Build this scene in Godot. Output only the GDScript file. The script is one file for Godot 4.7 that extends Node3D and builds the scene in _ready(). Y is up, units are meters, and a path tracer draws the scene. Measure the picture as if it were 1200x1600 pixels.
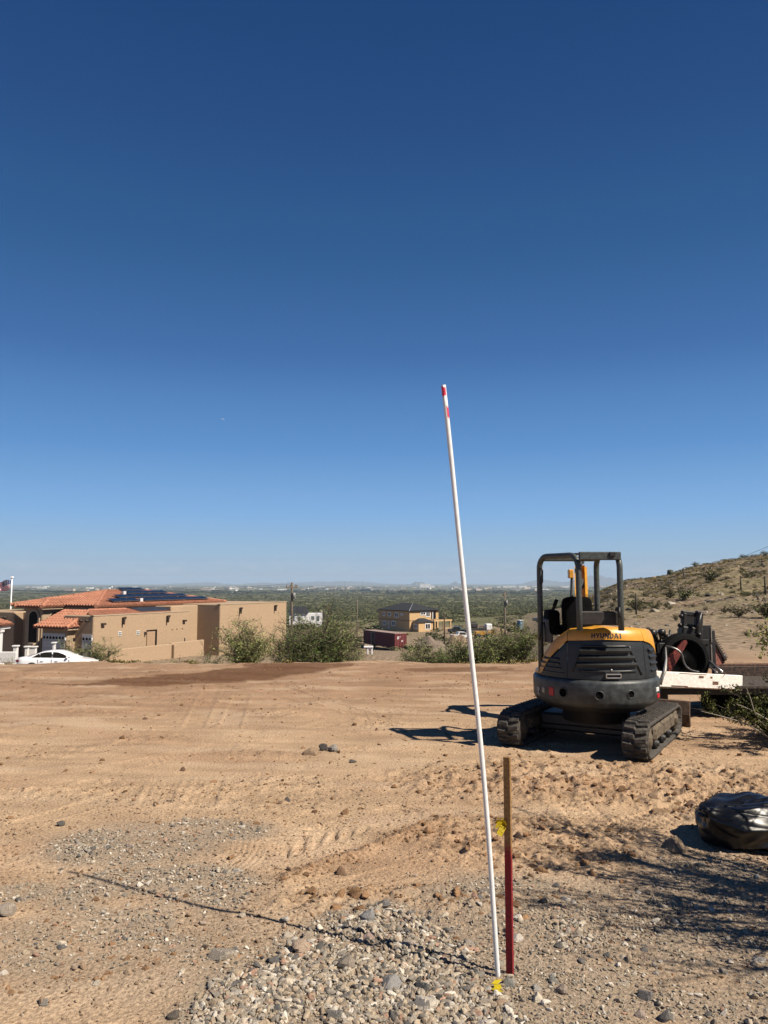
extends Node3D

const PITCH := 5.2
const EYE := 2.08
const FOCAL := 1200.0

var rng := RandomNumberGenerator.new()
var names := {}
var mats := {}
var n_a := FastNoiseLite.new()
var n_b := FastNoiseLite.new()
var n_c := FastNoiseLite.new()
var n_d := FastNoiseLite.new()
var n_e := FastNoiseLite.new()
var rock_meshes: Array = []

# ------------------------------------------------------------------ helpers
func ray(u: float, v: float) -> Vector3:
	var x := (u - 600.0) / FOCAL
	var y := -(v - 800.0) / FOCAL
	var p := deg_to_rad(PITCH)
	return Vector3(x, y * cos(p) + sin(p), -cos(p) + y * sin(p))

func at(u: float, v: float, d: float) -> Vector3:
	var r := ray(u, v)
	return Vector3(0, EYE, 0) + r * (d / -r.z)

func gnd(u: float, v: float, h := 0.0) -> Vector3:
	var r := ray(u, v)
	return Vector3(0, EYE, 0) + r * ((h - EYE) / r.y)

func numbered(called: String, parent: Node) -> String:
	var key := str(parent.get_instance_id()) + "/" + called
	var n: int = names.get(key, 0)
	names[key] = n + 1
	return called if n == 0 else "%s_%03d" % [called, n]

func tag(o: Node, label := "", category := "", group := "", kind := "") -> Node:
	if label != "": o.set_meta("label", label)
	if category != "": o.set_meta("category", category)
	if group != "": o.set_meta("group", group)
	if kind != "": o.set_meta("kind", kind)
	return o

func thing(called: String, label: String, category: String, where := Vector3.ZERO, turn := 0.0, group := "") -> Node3D:
	var o := Node3D.new()
	o.name = numbered(called, self)
	add_child(o, true)
	o.position = where
	o.rotation.y = turn
	tag(o, label, category, group)
	return o

func put(called: String, mesh: Mesh, mat: Material, parent: Node = null, where := Vector3.ZERO) -> MeshInstance3D:
	var p: Node = self if parent == null else parent
	var o := MeshInstance3D.new()
	o.name = numbered(called, p)
	o.mesh = mesh
	if mat != null: o.material_override = mat
	o.position = where
	p.add_child(o, true)
	return o

func begin(smooth := false) -> SurfaceTool:
	var st := SurfaceTool.new()
	st.begin(Mesh.PRIMITIVE_TRIANGLES)
	st.set_smooth_group(0 if smooth else -1)
	return st

func done(called: String, st: SurfaceTool, mat: Material, parent: Node = null, where := Vector3.ZERO) -> MeshInstance3D:
	st.generate_normals()
	return put(called, st.commit(), mat, parent, where)

func tri(st: SurfaceTool, a: Vector3, b: Vector3, c: Vector3) -> void:   # counter-clockwise from outside
	st.add_vertex(a); st.add_vertex(c); st.add_vertex(b)

func quad(st: SurfaceTool, a: Vector3, b: Vector3, c: Vector3, d: Vector3) -> void:
	tri(st, a, b, c); tri(st, a, c, d)

func hexa(st: SurfaceTool, p: Array) -> void:   # 0-3 bottom ring ccw from above, 4-7 top ring
	quad(st, p[3], p[2], p[1], p[0])
	quad(st, p[4], p[5], p[6], p[7])
	for i in 4:
		var j := (i + 1) % 4
		quad(st, p[i], p[j], p[4 + j], p[4 + i])

func box(st: SurfaceTool, c: Vector3, s: Vector3, b := Basis.IDENTITY) -> void:
	var h := s * 0.5
	var p := []
	for y in [-1, 1]:
		for q in [Vector2(-1, 1), Vector2(1, 1), Vector2(1, -1), Vector2(-1, -1)]:
			p.append(c + b * Vector3(q.x * h.x, y * h.y, q.y * h.z))
	hexa(st, p)

# a box with chamfered edges
func cbox(st: SurfaceTool, c: Vector3, s: Vector3, ch := 0.01, b := Basis.IDENTITY) -> void:
	var h := s * 0.5
	ch = min(ch, min(h.x, min(h.y, h.z)) * 0.9)
	var f := func(x: float, y: float, z: float) -> Vector3: return c + b * Vector3(x, y, z)
	var i := h - Vector3.ONE * ch
	# faces
	for s1 in [1.0, -1.0]:
		var qs := [[Vector3(h.x * s1, -i.y, i.z * s1), Vector3(h.x * s1, -i.y, -i.z * s1), Vector3(h.x * s1, i.y, -i.z * s1), Vector3(h.x * s1, i.y, i.z * s1)],
			[Vector3(-i.x, h.y * s1, i.z * s1), Vector3(i.x, h.y * s1, i.z * s1), Vector3(i.x, h.y * s1, -i.z * s1), Vector3(-i.x, h.y * s1, -i.z * s1)],
			[Vector3(-i.x * s1, -i.y, h.z * s1), Vector3(i.x * s1, -i.y, h.z * s1), Vector3(i.x * s1, i.y, h.z * s1), Vector3(-i.x * s1, i.y, h.z * s1)]]
		for q in qs:
			quad(st, c + b * q[0], c + b * q[1], c + b * q[2], c + b * q[3])
	# edges
	for s1 in [1.0, -1.0]:
		for s2 in [1.0, -1.0]:
			_cq(st, c, b, [Vector3(s1 * h.x, s2 * i.y, -i.z), Vector3(s1 * h.x, s2 * i.y, i.z), Vector3(s1 * i.x, s2 * h.y, i.z), Vector3(s1 * i.x, s2 * h.y, -i.z)])
			_cq(st, c, b, [Vector3(s1 * h.x, -i.y, s2 * i.z), Vector3(s1 * h.x, i.y, s2 * i.z), Vector3(s1 * i.x, i.y, s2 * h.z), Vector3(s1 * i.x, -i.y, s2 * h.z)])
			_cq(st, c, b, [Vector3(-i.x, s1 * h.y, s2 * i.z), Vector3(i.x, s1 * h.y, s2 * i.z), Vector3(i.x, s1 * i.y, s2 * h.z), Vector3(-i.x, s1 * i.y, s2 * h.z)])
			for s3 in [1.0, -1.0]:
				_cq(st, c, b, [Vector3(s1 * h.x, s2 * i.y, s3 * i.z), Vector3(s1 * i.x, s2 * h.y, s3 * i.z), Vector3(s1 * i.x, s2 * i.y, s3 * h.z)])

func _cq(st: SurfaceTool, c: Vector3, b: Basis, q: Array) -> void:   # polygon, turned outwards from c
	var n: Vector3 = (q[1] - q[0]).cross(q[2] - q[0])
	var m: Vector3 = q[0] + q[1] + q[2]
	if n.dot(m) < 0: q.reverse()
	tri(st, c + b * q[0], c + b * q[1], c + b * q[2])
	if q.size() == 4: tri(st, c + b * q[0], c + b * q[2], c + b * q[3])

func tube(st: SurfaceTool, pts: Array, rad, sides := 8, cap := true) -> void:
	var n := pts.size()
	var rings := []
	var up := Vector3.UP
	for i in n:
		var d: Vector3 = (pts[min(i + 1, n - 1)] - pts[max(i - 1, 0)]).normalized()
		if i == 0:
			up = Vector3.UP if abs(d.y) < 0.9 else Vector3.RIGHT
		var x := up.cross(d).normalized()
		up = d.cross(x).normalized()
		var r: float = rad[i] if rad is Array else rad
		var ring := []
		for k in sides:
			var a := TAU * k / sides
			ring.append(pts[i] + (x * cos(a) + up * sin(a)) * r)
		rings.append(ring)
	for i in n - 1:
		for k in sides:
			var j := (k + 1) % sides
			quad(st, rings[i][k], rings[i][j], rings[i + 1][j], rings[i + 1][k])
	if cap:
		for k in range(1, sides - 1):
			tri(st, rings[0][0], rings[0][k + 1], rings[0][k])
			tri(st, rings[n - 1][0], rings[n - 1][k], rings[n - 1][k + 1])

# profile: [radius, height] pairs, turned about the axis y through c (basis b)
func lathe(st: SurfaceTool, c: Vector3, prof: Array, sides := 24, b := Basis.IDENTITY) -> void:
	for i in prof.size() - 1:
		for k in sides:
			var a := TAU * k / sides
			var e := TAU * (k + 1) / sides
			var p0: Vector2 = prof[i]
			var p1: Vector2 = prof[i + 1]
			var q := [Vector3(p0.x * cos(a), p0.y, p0.x * sin(a)), Vector3(p1.x * cos(a), p1.y, p1.x * sin(a)), Vector3(p1.x * cos(e), p1.y, p1.x * sin(e)), Vector3(p0.x * cos(e), p0.y, p0.x * sin(e))]
			if p0.x > 0.00001: tri(st, c + b * q[0], c + b * q[1], c + b * q[3])
			if p1.x > 0.00001: tri(st, c + b * q[1], c + b * q[2], c + b * q[3])

# polygon outline (x, y; any winding) extruded along z by depth about the middle
func prism(st: SurfaceTool, outline: Array, depth: float, c := Vector3.ZERO, b := Basis.IDENTITY) -> void:
	var poly := PackedVector2Array(outline)
	if Geometry2D.is_polygon_clockwise(poly): poly.reverse()
	var area := 0.0
	for i in poly.size():
		area += poly[i].cross(poly[(i + 1) % poly.size()])
	if area < 0: poly.reverse()
	var h := depth * 0.5
	var t := Geometry2D.triangulate_polygon(poly)
	for i in range(0, t.size(), 3):
		var q := [poly[t[i]], poly[t[i + 1]], poly[t[i + 2]]]
		if (q[1] - q[0]).cross(q[2] - q[0]) < 0: q.reverse()
		tri(st, c + b * Vector3(q[0].x, q[0].y, h), c + b * Vector3(q[1].x, q[1].y, h), c + b * Vector3(q[2].x, q[2].y, h))
		tri(st, c + b * Vector3(q[2].x, q[2].y, -h), c + b * Vector3(q[1].x, q[1].y, -h), c + b * Vector3(q[0].x, q[0].y, -h))
	for i in poly.size():
		var p: Vector2 = poly[i]
		var q: Vector2 = poly[(i + 1) % poly.size()]
		quad(st, c + b * Vector3(p.x, p.y, h), c + b * Vector3(p.x, p.y, -h), c + b * Vector3(q.x, q.y, -h), c + b * Vector3(q.x, q.y, h))

func lin(r: float, g: float, b: float) -> Color:
	return Color(r, g, b).linear_to_srgb()

func noise_tex(seed_: int, freq: float, lo: Color, hi: Color, size := 512, type := FastNoiseLite.TYPE_SIMPLEX_SMOOTH, octaves := 5) -> ImageTexture:
	var n := FastNoiseLite.new()
	n.seed = seed_; n.frequency = freq; n.noise_type = type; n.fractal_octaves = octaves
	var im := n.get_seamless_image(size, size)
	im.convert(Image.FORMAT_L8)
	var src := im.get_data()
	var out := PackedByteArray()
	out.resize(src.size() * 3)
	var table := PackedByteArray()
	table.resize(768)
	for k in 256:
		var c := lo.lerp(hi, k / 255.0)
		table[k * 3] = int(c.r * 255); table[k * 3 + 1] = int(c.g * 255); table[k * 3 + 2] = int(c.b * 255)
	for i in src.size():
		var s := src[i] * 3
		out[i * 3] = table[s]; out[i * 3 + 1] = table[s + 1]; out[i * 3 + 2] = table[s + 2]
	return ImageTexture.create_from_image(Image.create_from_data(size, size, false, Image.FORMAT_RGB8, out))

func grey_tex(seed_: int, freq: float, size := 512, type := FastNoiseLite.TYPE_SIMPLEX_SMOOTH, octaves := 5) -> ImageTexture:
	var n := FastNoiseLite.new()
	n.seed = seed_; n.frequency = freq; n.noise_type = type; n.fractal_octaves = octaves
	return ImageTexture.create_from_image(n.get_seamless_image(size, size))

# plain painted / worn material: linear base colour, mottled by a tileable noise through triplanar mapping
func mat(key: String, c: Color, rough := 0.8, metal := 0.0, mottle := 0.12, scale := 1.0, bump := 0.0, vcol := false) -> StandardMaterial3D:
	if mats.has(key): return mats[key]
	var m := StandardMaterial3D.new()
	m.albedo_color = Color(c.r, c.g, c.b).linear_to_srgb()
	m.roughness = rough
	m.metallic = metal
	m.vertex_color_use_as_albedo = vcol
	if mottle > 0.0:
		var tk := "mottle%d" % int(mottle * 100)
		if not mats.has(tk):
			mats[tk] = noise_tex(71 + int(mottle * 100), 0.012, Color.WHITE * (1.0 - mottle * 1.6), Color.WHITE, 512)
		m.albedo_texture = mats[tk]
		m.uv1_triplanar = true
		m.uv1_world_triplanar = true
		m.uv1_scale = Vector3.ONE * scale
	if bump > 0.0:
		if not mats.has("bumptex"): mats["bumptex"] = grey_tex(5, 0.03, 512)
		m.heightmap_enabled = true
		m.heightmap_texture = mats["bumptex"]
		m.heightmap_scale = bump
		m.uv1_triplanar = true
		m.uv1_world_triplanar = true
		m.uv1_scale = Vector3.ONE * scale
	if key in ["seat_black", "rim_black", "tyre_rubber", "void_black", "dark_opening"]: m.metallic_specular = 0.12
	mats[key] = m
	return m

func curve(xs: Array, ys: Array, x: float) -> float:
	if x <= xs[0]: return ys[0]
	for i in range(1, xs.size()):
		if x <= xs[i]:
			return lerp(ys[i - 1], ys[i], (x - xs[i - 1]) / (xs[i] - xs[i - 1]))
	return ys[-1]

# ------------------------------------------------------------------ terrain
var PR := [0.0, 20.0, 21.5, 26.0, 34.0, 45.0, 64.0, 100.0, 140.0, 210.0, 400.0, 1000.0, 2500.0, 6000.0, 14000.0]
var PY := [0.0, 0.0, -0.12, -1.2, -2.6, -3.6, -3.9, -7.0, -10.3, -10.5, -16.0, -24.0, -32.0, -38.0, -42.0]
var RA := [5.0, 10.0, 13.0, 15.0, 17.6, 20.4, 22.6, 24.6, 26.6, 34.0, 46.0, 70.0]
var RY := [-10.0, -6.5, -2.6, 0.2, 1.8, 3.1, 4.4, 5.3, 5.9, 8.2, 10.5, 4.0]

func land(x: float, z: float) -> float:
	var r := sqrt(x * x + z * z)
	var az := rad_to_deg(atan2(x, -z))
	var c := curve(PR, PY, r * lerp(1.0, 0.925, smoothstep(-8.0, -25.0, az)))
	if az > 4.0 and az < 100.0 and r > 19.0:
		var ry: float = curve(RA, RY, az)
		var h := 0.0
		if r > 36.0:
			if r < 130.0:
				var t := (r - 36.0) / 94.0
				h = ry * (0.35 * t + 0.65 * t * t * (3.0 - 2.0 * t))
			else:
				var t := smoothstep(130.0, 600.0, r)
				h = lerp(ry, c, t)
			h += n_a.get_noise_2d(x * 1.6, z * 1.6) * 0.9 * smoothstep(36.0, 70.0, r) * (1.0 - smoothstep(150.0, 400.0, r))
		c = lerp(c, h, smoothstep(4.0, 18.0, az))
	if r > 18.0 and r < 40.0:
		c += 0.10 * n_b.get_noise_2d(x * 1.1, z * 1.1) * smoothstep(18.5, 20.5, r) * (1.0 - smoothstep(26.0, 40.0, r))
	if r > 60.0:
		c += n_a.get_noise_2d(x * 0.12, z * 0.12) * min(r * 0.0035, 4.0) * smoothstep(60, 130, r)
	return c

func seg(p: Vector2, a: Vector2, b: Vector2) -> Vector2:   # (distance to the line a-b, place along it in metres; distance is signed)
	var d := b - a
	var l := d.length()
	var t := (p - a).dot(d) / l
	var s := d.cross(p - a) / l
	if t < 0.0: s = sign(s) * max(abs(s), -t)
	if t > l: s = sign(s) * max(abs(s), t - l)
	return Vector2(s, t)

func blob(x: float, z: float, c: Vector3, rx: float, rz: float) -> float:
	var dx := (x - c.x) / rx
	var dz := (z - c.z) / rz
	return 1.0 - smoothstep(0.5, 1.15, sqrt(dx * dx + dz * dz))

var gz: Array = []     # gravel zones: centre, radii, strength
func gravel(x: float, z: float) -> float:
	if z < -8.5: return 0.0
	var g := 0.0
	for q in gz:
		g = max(g, blob(x, z, q[0], q[1], q[2]) * q[3])
	if g <= 0.0: return 0.0
	return clampf(g + (n_b.get_noise_2d(x * 3.0, z * 3.0) * 0.75 + n_c.get_noise_2d(x * 5.0, z * 6.0) * 0.45) * g, 0.0, 1.0)

var berm_a := Vector2.ZERO
var berm_b := Vector2.ZERO
var tread_a := Vector2.ZERO
var tread_b := Vector2.ZERO
var arc_c := Vector2.ZERO
var crawler := []
var ruts: Array = []
var tracks: Array = []

func rough_zone(x: float, z: float) -> float:      # soil churned by the tracks
	var q := 0.0
	q = max(q, blob(x, z, Vector3(2.3, 0, -8.3), 2.6, 1.1))
	q = max(q, blob(x, z, Vector3(4.2, 0, -7.6), 2.4, 1.3))
	q = max(q, blob(x, z, Vector3(1.2, 0, -6.4), 1.2, 0.8) * 0.7)
	q = max(q, blob(x, z, Vector3(0.1, 0, -5.2), 1.1, 0.3) * 0.8)
	return q

func micro(x: float, z: float, r: float) -> float:
	var p := Vector2(x, z)
	var fade := 1.0 - smoothstep(21.0, 25.0, r)
	if fade <= 0.0: return 0.0
	var h := n_a.get_noise_2d(x * 8.0, z * 8.0) * 0.03
	h += n_b.get_noise_2d(x * 6.0, z * 6.0) * 0.007
	h += n_c.get_noise_2d(x * 26.0, z * 30.0) * 0.0032 * (0.25 + smoothstep(-0.15, 0.3, n_a.get_noise_2d(x * 9.0 + 5.0, z * 14.0)))
	# long scrapes left by the grading blade
	var far := smoothstep(6.0, 11.0, r)
	h += n_d.get_noise_2d(x * 1.1 + z * 0.35, z * 11.0 - x * 1.2) * 0.022 * far
	h += n_c.get_noise_2d(x * 3.0, z * 24.0 - x * 3.0) * 0.007 * far
	var patchy := smoothstep(-0.1, 0.45, n_b.get_noise_2d(x * 1.5 + 40.0, z * 2.2))
	h += max(0.0, n_e.get_noise_2d(x * 10.0, z * 10.0) + 0.25) * 0.028 * patchy * (0.35 + 0.65 * smoothstep(5.0, 9.0, r))
	if r < 14.0:
		var q := rough_zone(x, z)
		if q > 0.0:
			h += q * (max(0.0, n_e.get_noise_2d(x * 7.0, z * 7.0) + 0.3) * 0.07 + abs(n_c.get_noise_2d(x * 12.0, z * 12.0)) * 0.03)
		# small berm pushed up between the tyre tracks
		var s := seg(p, berm_a, berm_b)
		if abs(s.x) < 0.3:
			var w := exp(-pow((s.x + n_b.get_noise_2d(x * 5.0, z * 5.0) * 0.08) / 0.075, 2.0))
			h += w * (0.018 + 0.035 * max(0.0, n_e.get_noise_2d(x * 12.0, z * 12.0) + 0.4))
		# chevron tyre print
		var t := seg(p, tread_a, tread_b)
		if abs(t.x) < 0.24:
			var ph := fposmod((t.y + abs(t.x) * 0.9 + n_b.get_noise_2d(x * 7.0, z * 7.0) * 0.06) / 0.17, 1.0)
			h -= 0.024 * smoothstep(0.25, 0.4, ph) * (1.0 - smoothstep(0.8, 0.95, ph)) * (1.0 - smoothstep(0.17, 0.23, abs(t.x))) * clampf(0.5 + 1.5 * n_b.get_noise_2d(x * 6.0 + 9.0, z * 6.0), 0.0, 1.3)
		# curved ribbed tyre tracks
		for c in ruts:
			var dd: float = p.distance_to(c[0]) - c[1]
			if abs(dd) < c[2]:
				var an: float = rad_to_deg(atan2(p.y - c[0].y, p.x - c[0].x))
				var win: float = smoothstep(c[3] - 4.0, c[3] + 4.0, an) * (1.0 - smoothstep(c[4] - 4.0, c[4] + 4.0, an))
				win *= clampf(0.6 + 1.6 * n_b.get_noise_2d(x * 5.0, z * 5.0), 0.0, 1.2)
				h += win * 0.004 * sin((dd + 0.012 * n_c.get_noise_2d(x * 5.0, z * 5.0)) * TAU / 0.045) * (1.0 - pow(abs(dd) / c[2], 4.0)) - win * 0.005
		for c in crawler:
			var t2 := seg(p, c[0], c[1])
			if abs(t2.x) < 0.2:
				var ph2 := fposmod(t2.y / 0.11, 1.0)
				h -= c[2] * (smoothstep(0.0, 0.15, ph2) * (1.0 - smoothstep(0.5, 0.65, ph2)) + 0.4) * (1.0 - smoothstep(0.15, 0.19, abs(t2.x)))
	for c in tracks:
		var t3 := seg(p, c[0], c[1])
		if abs(t3.x) < c[2] + 0.06 and t3.y > 0.0 and t3.y < (c[0] as Vector2).distance_to(c[1]):
			var wob: float = n_b.get_noise_2d(t3.y * 2.0, c[2] * 90.0)
			var pr: float = smoothstep(c[2], c[2] - 0.03, abs(t3.x))
			var ribs: float = smoothstep(-0.2, 0.3, sin(t3.x * TAU / 0.062 + 0.6)) * (0.6 + 0.4 * sin(t3.y * TAU / 0.075))
			h += c[3] * clampf(0.7 + wob * 1.6, 0.0, 1.2) * (-pr * (0.55 + 0.45 * ribs) + 0.7 * smoothstep(0.05, 0.0, abs(abs(t3.x) - c[2] - 0.015)))
	return h * fade

func height(x: float, z: float) -> float:
	return land(x, z) + micro(x, z, sqrt(x * x + z * z))

var SAND := Color(0.475, 0.34, 0.222)
var SAND_RED := Color(0.355, 0.228, 0.145)
var GREY := Color(0.325, 0.262, 0.198)
var DAMP := Color(0.15, 0.078, 0.043)
var CHURN := Color(0.30, 0.19, 0.115)
var damp: Array = []

func soil(x: float, z: float, r: float, g: float) -> Color:
	var c := SAND.lerp(SAND_RED, smoothstep(9.0, 17.0, r))
	var k := n_b.get_noise_2d(x * 1.2, z * 2.0 + 70.0)
	c = c.lerp(SAND_RED, clampf(k * 0.9, 0.0, 0.7))
	c = c * (1.0 + 0.26 * n_d.get_noise_2d(x * 1.4 + z * 0.5, z * 9.0 - x) + 0.16 * n_a.get_noise_2d(x * 7.0, z * 10.0))
	c = c.lerp(Color(0.55, 0.415, 0.288), clampf(n_c.get_noise_2d(x * 0.9 + 30.0, z * 2.6) * 1.5 - 0.1, 0.0, 0.6))
	if r < 16.0:
		c = c.lerp(CHURN, rough_zone(x, z) * 0.55 * clampf(0.6 + n_c.get_noise_2d(x * 4.0, z * 4.0), 0, 1))
		var s := seg(Vector2(x, z), berm_a, berm_b)
		c = c.lerp(CHURN, 0.6 * exp(-pow(s.x / 0.1, 2.0)))
	if g > 0.0:
		c = c.lerp(GREY, clampf(g * 2.0, 0.0, 0.92))
		c = c.lerp(Color(0.235, 0.195, 0.15), smoothstep(0.65, 0.95, g) * 0.7)
	for d in damp:
		var w := blob(x, z, d[0], d[1], d[2]) * 1.6 + n_b.get_noise_2d(x * 1.4, z * 3.0) * 0.7 - 0.25
		if blob(x, z, d[0], d[1] * 1.3, d[2] * 1.3) > 0.0:
			c = c.lerp(DAMP, clampf(w * 2.2, 0.0, d[3]))
	return c

func far_soil(x: float, z: float, r: float) -> Color:
	var az := rad_to_deg(atan2(x, -z))
	var dirt := Color(0.36, 0.27, 0.19)
	var green := Color(0.17, 0.172, 0.082)
	var k := n_b.get_noise_2d(x * 0.11, z * 0.11)
	var plain := dirt.lerp(green, clampf(smoothstep(150.0, 330.0, r) * 0.9 + k * 0.5, 0.0, 1.0))
	var strip := n_d.get_noise_2d(x * 0.004, z * 0.012)
	if r > 1500.0: plain = plain.lerp(Color(0.26, 0.21, 0.15), clampf(strip * 2.0 - 0.25, 0.0, 0.7) * smoothstep(1500.0, 2600.0, r))
	var hill := Color(0.29, 0.222, 0.157).lerp(Color(0.27, 0.232, 0.135), clampf(0.35 + n_b.get_noise_2d(x * 0.45, z * 0.45) * 1.3, 0.0, 1.0)).lerp(Color(0.22, 0.175, 0.13), clampf(n_c.get_noise_2d(x * 0.7, z * 0.7) * 1.4 - 0.1, 0, 0.7))
	return plain.lerp(hill, smoothstep(7.0, 13.0, az) * smoothstep(30.0, 60.0, r) * (1.0 - smoothstep(240.0, 700.0, r)) * (1.0 - smoothstep(80.0, 110.0, az)))

func build_ground() -> void:
	var azs: Array = []
	var a := -180.0
	while a < -40.0: azs.append(a); a += 7.0
	a = -40.0
	while a < 40.0: azs.append(a); a += 0.11
	a = 40.0
	while a <= 180.01: azs.append(a); a += 7.0
	var rs: Array = [0.02, 1.0, 2.0, 2.8]
	var q := 3.0
	while q < 26.0:
		rs.append(q)
		q += max(0.006, q * q * 0.00062 * 0.9) * 0.9
	var near_rows := rs.size()
	rs.append(26.0)
	q = 26.0
	while q < 14000.0:
		q *= 1.022
		rs.append(q)
	var nc := azs.size()
	var nr := rs.size()
	print("ground grid ", nc, " x ", nr, " near rows ", near_rows)
	var ca := PackedFloat32Array(); var sa := PackedFloat32Array()
	for k in nc:
		ca.append(cos(deg_to_rad(azs[k]))); sa.append(sin(deg_to_rad(azs[k])))
	var pos := PackedVector3Array(); pos.resize(nc * nr)
	var col := PackedColorArray(); col.resize(nc * nr)
	for i in nr:
		var r: float = rs[i]
		for k in nc:
			var x := r * sa[k]
			var z := -r * ca[k]
			var y := 0.0
			if r > 18.0: y = land(x, z)
			var c: Color
			if r < 26.0:
				var wide: bool = azs[k] < -41.0 or azs[k] > 41.0
				if not wide and r > 2.5: y += micro(x, z, r)
				var g := gravel(x, z) if r < 9.0 else 0.0
				if g > 0.0 and not wide: y += g * (0.010 + n_c.get_noise_2d(x * 60.0, z * 60.0) * 0.006)
				c = soil(x, z, r, g)
				if r > 20.0: c = c.lerp(far_soil(x, z, r), smoothstep(20.0, 26.0, r) * 0.8)
			else:
				c = far_soil(x, z, r)
			pos[i * nc + k] = Vector3(x, y, z)
			col[i * nc + k] = c
	var nor := PackedVector3Array(); nor.resize(nc * nr)
	var uv := PackedVector2Array(); uv.resize(nc * nr)
	for i in nr:
		for k in nc:
			var i0: int = max(i - 1, 0)
			var i1: int = min(i + 1, nr - 1)
			var k0: int = max(k - 1, 0)
			var k1: int = min(k + 1, nc - 1)
			var n := (pos[i * nc + k1] - pos[i * nc + k0]).cross(pos[i1 * nc + k] - pos[i0 * nc + k])
			nor[i * nc + k] = -n.normalized() if n.y < 0 else n.normalized()
			uv[i * nc + k] = Vector2(pos[i * nc + k].x, pos[i * nc + k].z)
	var split := 0
	while azs[split] < 9.0: split += 1
	for piece in [["ground", 0, near_rows, 0, nc - 1], ["valley_plain", near_rows, nr - 1, 0, split], ["hillside", near_rows, nr - 1, split, nc - 1]]:
		var i0: int = piece[1]; var i1: int = piece[2]; var k0: int = piece[3]; var k1: int = piece[4]
		var w := k1 - k0 + 1
		var p2 := PackedVector3Array(); var n2 := PackedVector3Array(); var u2 := PackedVector2Array(); var c2 := PackedColorArray()
		for i in range(i0, i1 + 1):
			p2.append_array(pos.slice(i * nc + k0, i * nc + k1 + 1))
			n2.append_array(nor.slice(i * nc + k0, i * nc + k1 + 1))
			u2.append_array(uv.slice(i * nc + k0, i * nc + k1 + 1))
			c2.append_array(col.slice(i * nc + k0, i * nc + k1 + 1))
		var idx := PackedInt32Array()
		idx.resize((i1 - i0) * (w - 1) * 6)
		var o := 0
		for i in i1 - i0:
			for k in w - 1:
				var b := i * w + k
				idx[o] = b; idx[o + 1] = b + w; idx[o + 2] = b + 1
				idx[o + 3] = b + 1; idx[o + 4] = b + w; idx[o + 5] = b + w + 1
				o += 6
		var arr := []
		arr.resize(Mesh.ARRAY_MAX)
		arr[Mesh.ARRAY_VERTEX] = p2; arr[Mesh.ARRAY_NORMAL] = n2; arr[Mesh.ARRAY_TEX_UV] = u2; arr[Mesh.ARRAY_COLOR] = c2; arr[Mesh.ARRAY_INDEX] = idx
		var me := ArrayMesh.new()
		me.add_surface_from_arrays(Mesh.PRIMITIVE_TRIANGLES, arr)
		var lab: String = {"ground": "graded brown dirt lot with gravel patches and tyre tracks", "valley_plain": "green brush covered valley plain reaching the horizon", "hillside": "dry tan hillside with scattered desert shrubs at right"}[piece[0]]
		tag(put(piece[0], me, soil_mat(piece[0] == "ground")), lab, "ground", "", "structure")

func soil_mat(near: bool) -> StandardMaterial3D:
	var m := StandardMaterial3D.new()
	m.vertex_color_use_as_albedo = true
	m.roughness = 0.96
	m.metallic_specular = 0.2
	if near:
		var n := FastNoiseLite.new()
		n.seed = 11; n.frequency = 0.05; n.fractal_octaves = 5; n.fractal_gain = 0.72
		var im := n.get_seamless_image(1024, 1024)
		m.heightmap_enabled = true
		m.heightmap_texture = ImageTexture.create_from_image(im)
		m.heightmap_scale = 0.8
		m.albedo_texture = noise_tex(12, 0.06, Color(0.70, 0.69, 0.68), Color(1.0, 1.0, 1.0), 1024, FastNoiseLite.TYPE_SIMPLEX, 6)
		m.uv1_scale = Vector3(0.47, 0.47, 0.47)
	else:
		m.albedo_texture = noise_tex(14, 0.03, Color(0.55, 0.55, 0.54), Color(1.0, 1.0, 1.0), 1024, FastNoiseLite.TYPE_SIMPLEX, 6)
		m.uv1_scale = Vector3(0.06, 0.06, 0.06)
	return m

# ------------------------------------------------------------------ stones
func make_rocks() -> void:
	for k in 10:
		var base := SphereMesh.new()
		base.radial_segments = 14; base.rings = 8; base.radius = 1.0; base.height = 2.0
		var arr := base.get_mesh_arrays()
		var vs: PackedVector3Array = arr[Mesh.ARRAY_VERTEX]
		var ids: PackedInt32Array = arr[Mesh.ARRAY_INDEX]
		var planes := []
		for j in 11:
			planes.append([Vector3(rng.randfn(), rng.randfn(), rng.randfn()).normalized(), rng.randf_range(0.45, 0.95)])
		var sc := Vector3(rng.randf_range(0.9, 1.5), rng.randf_range(0.55, 0.95), rng.randf_range(0.7, 1.0))
		for i in vs.size():
			var d := vs[i].normalized()
			var r := 1.15
			for pl in planes:
				var dt: float = d.dot(pl[0])
				if dt > 0.05: r = min(r, pl[1] / dt)
			vs[i] = d * r * sc
		var st := SurfaceTool.new()
		st.begin(Mesh.PRIMITIVE_TRIANGLES)
		st.set_smooth_group(-1)
		for i in ids: st.add_vertex(vs[i])
		st.generate_normals()
		rock_meshes.append(st.commit())

func stone_tone() -> Color:
	var k := rng.randf()
	var c := Color(0.30, 0.255, 0.205)
	if k < 0.28: c = Color(0.27, 0.245, 0.21)
	elif k < 0.48: c = Color(0.42, 0.37, 0.30)
	elif k < 0.64: c = Color(0.54, 0.50, 0.44)
	elif k < 0.79: c = Color(0.115, 0.11, 0.105)
	elif k < 0.84: c = Color(0.36, 0.235, 0.175)
	return c * rng.randf_range(0.95, 1.45)

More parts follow.
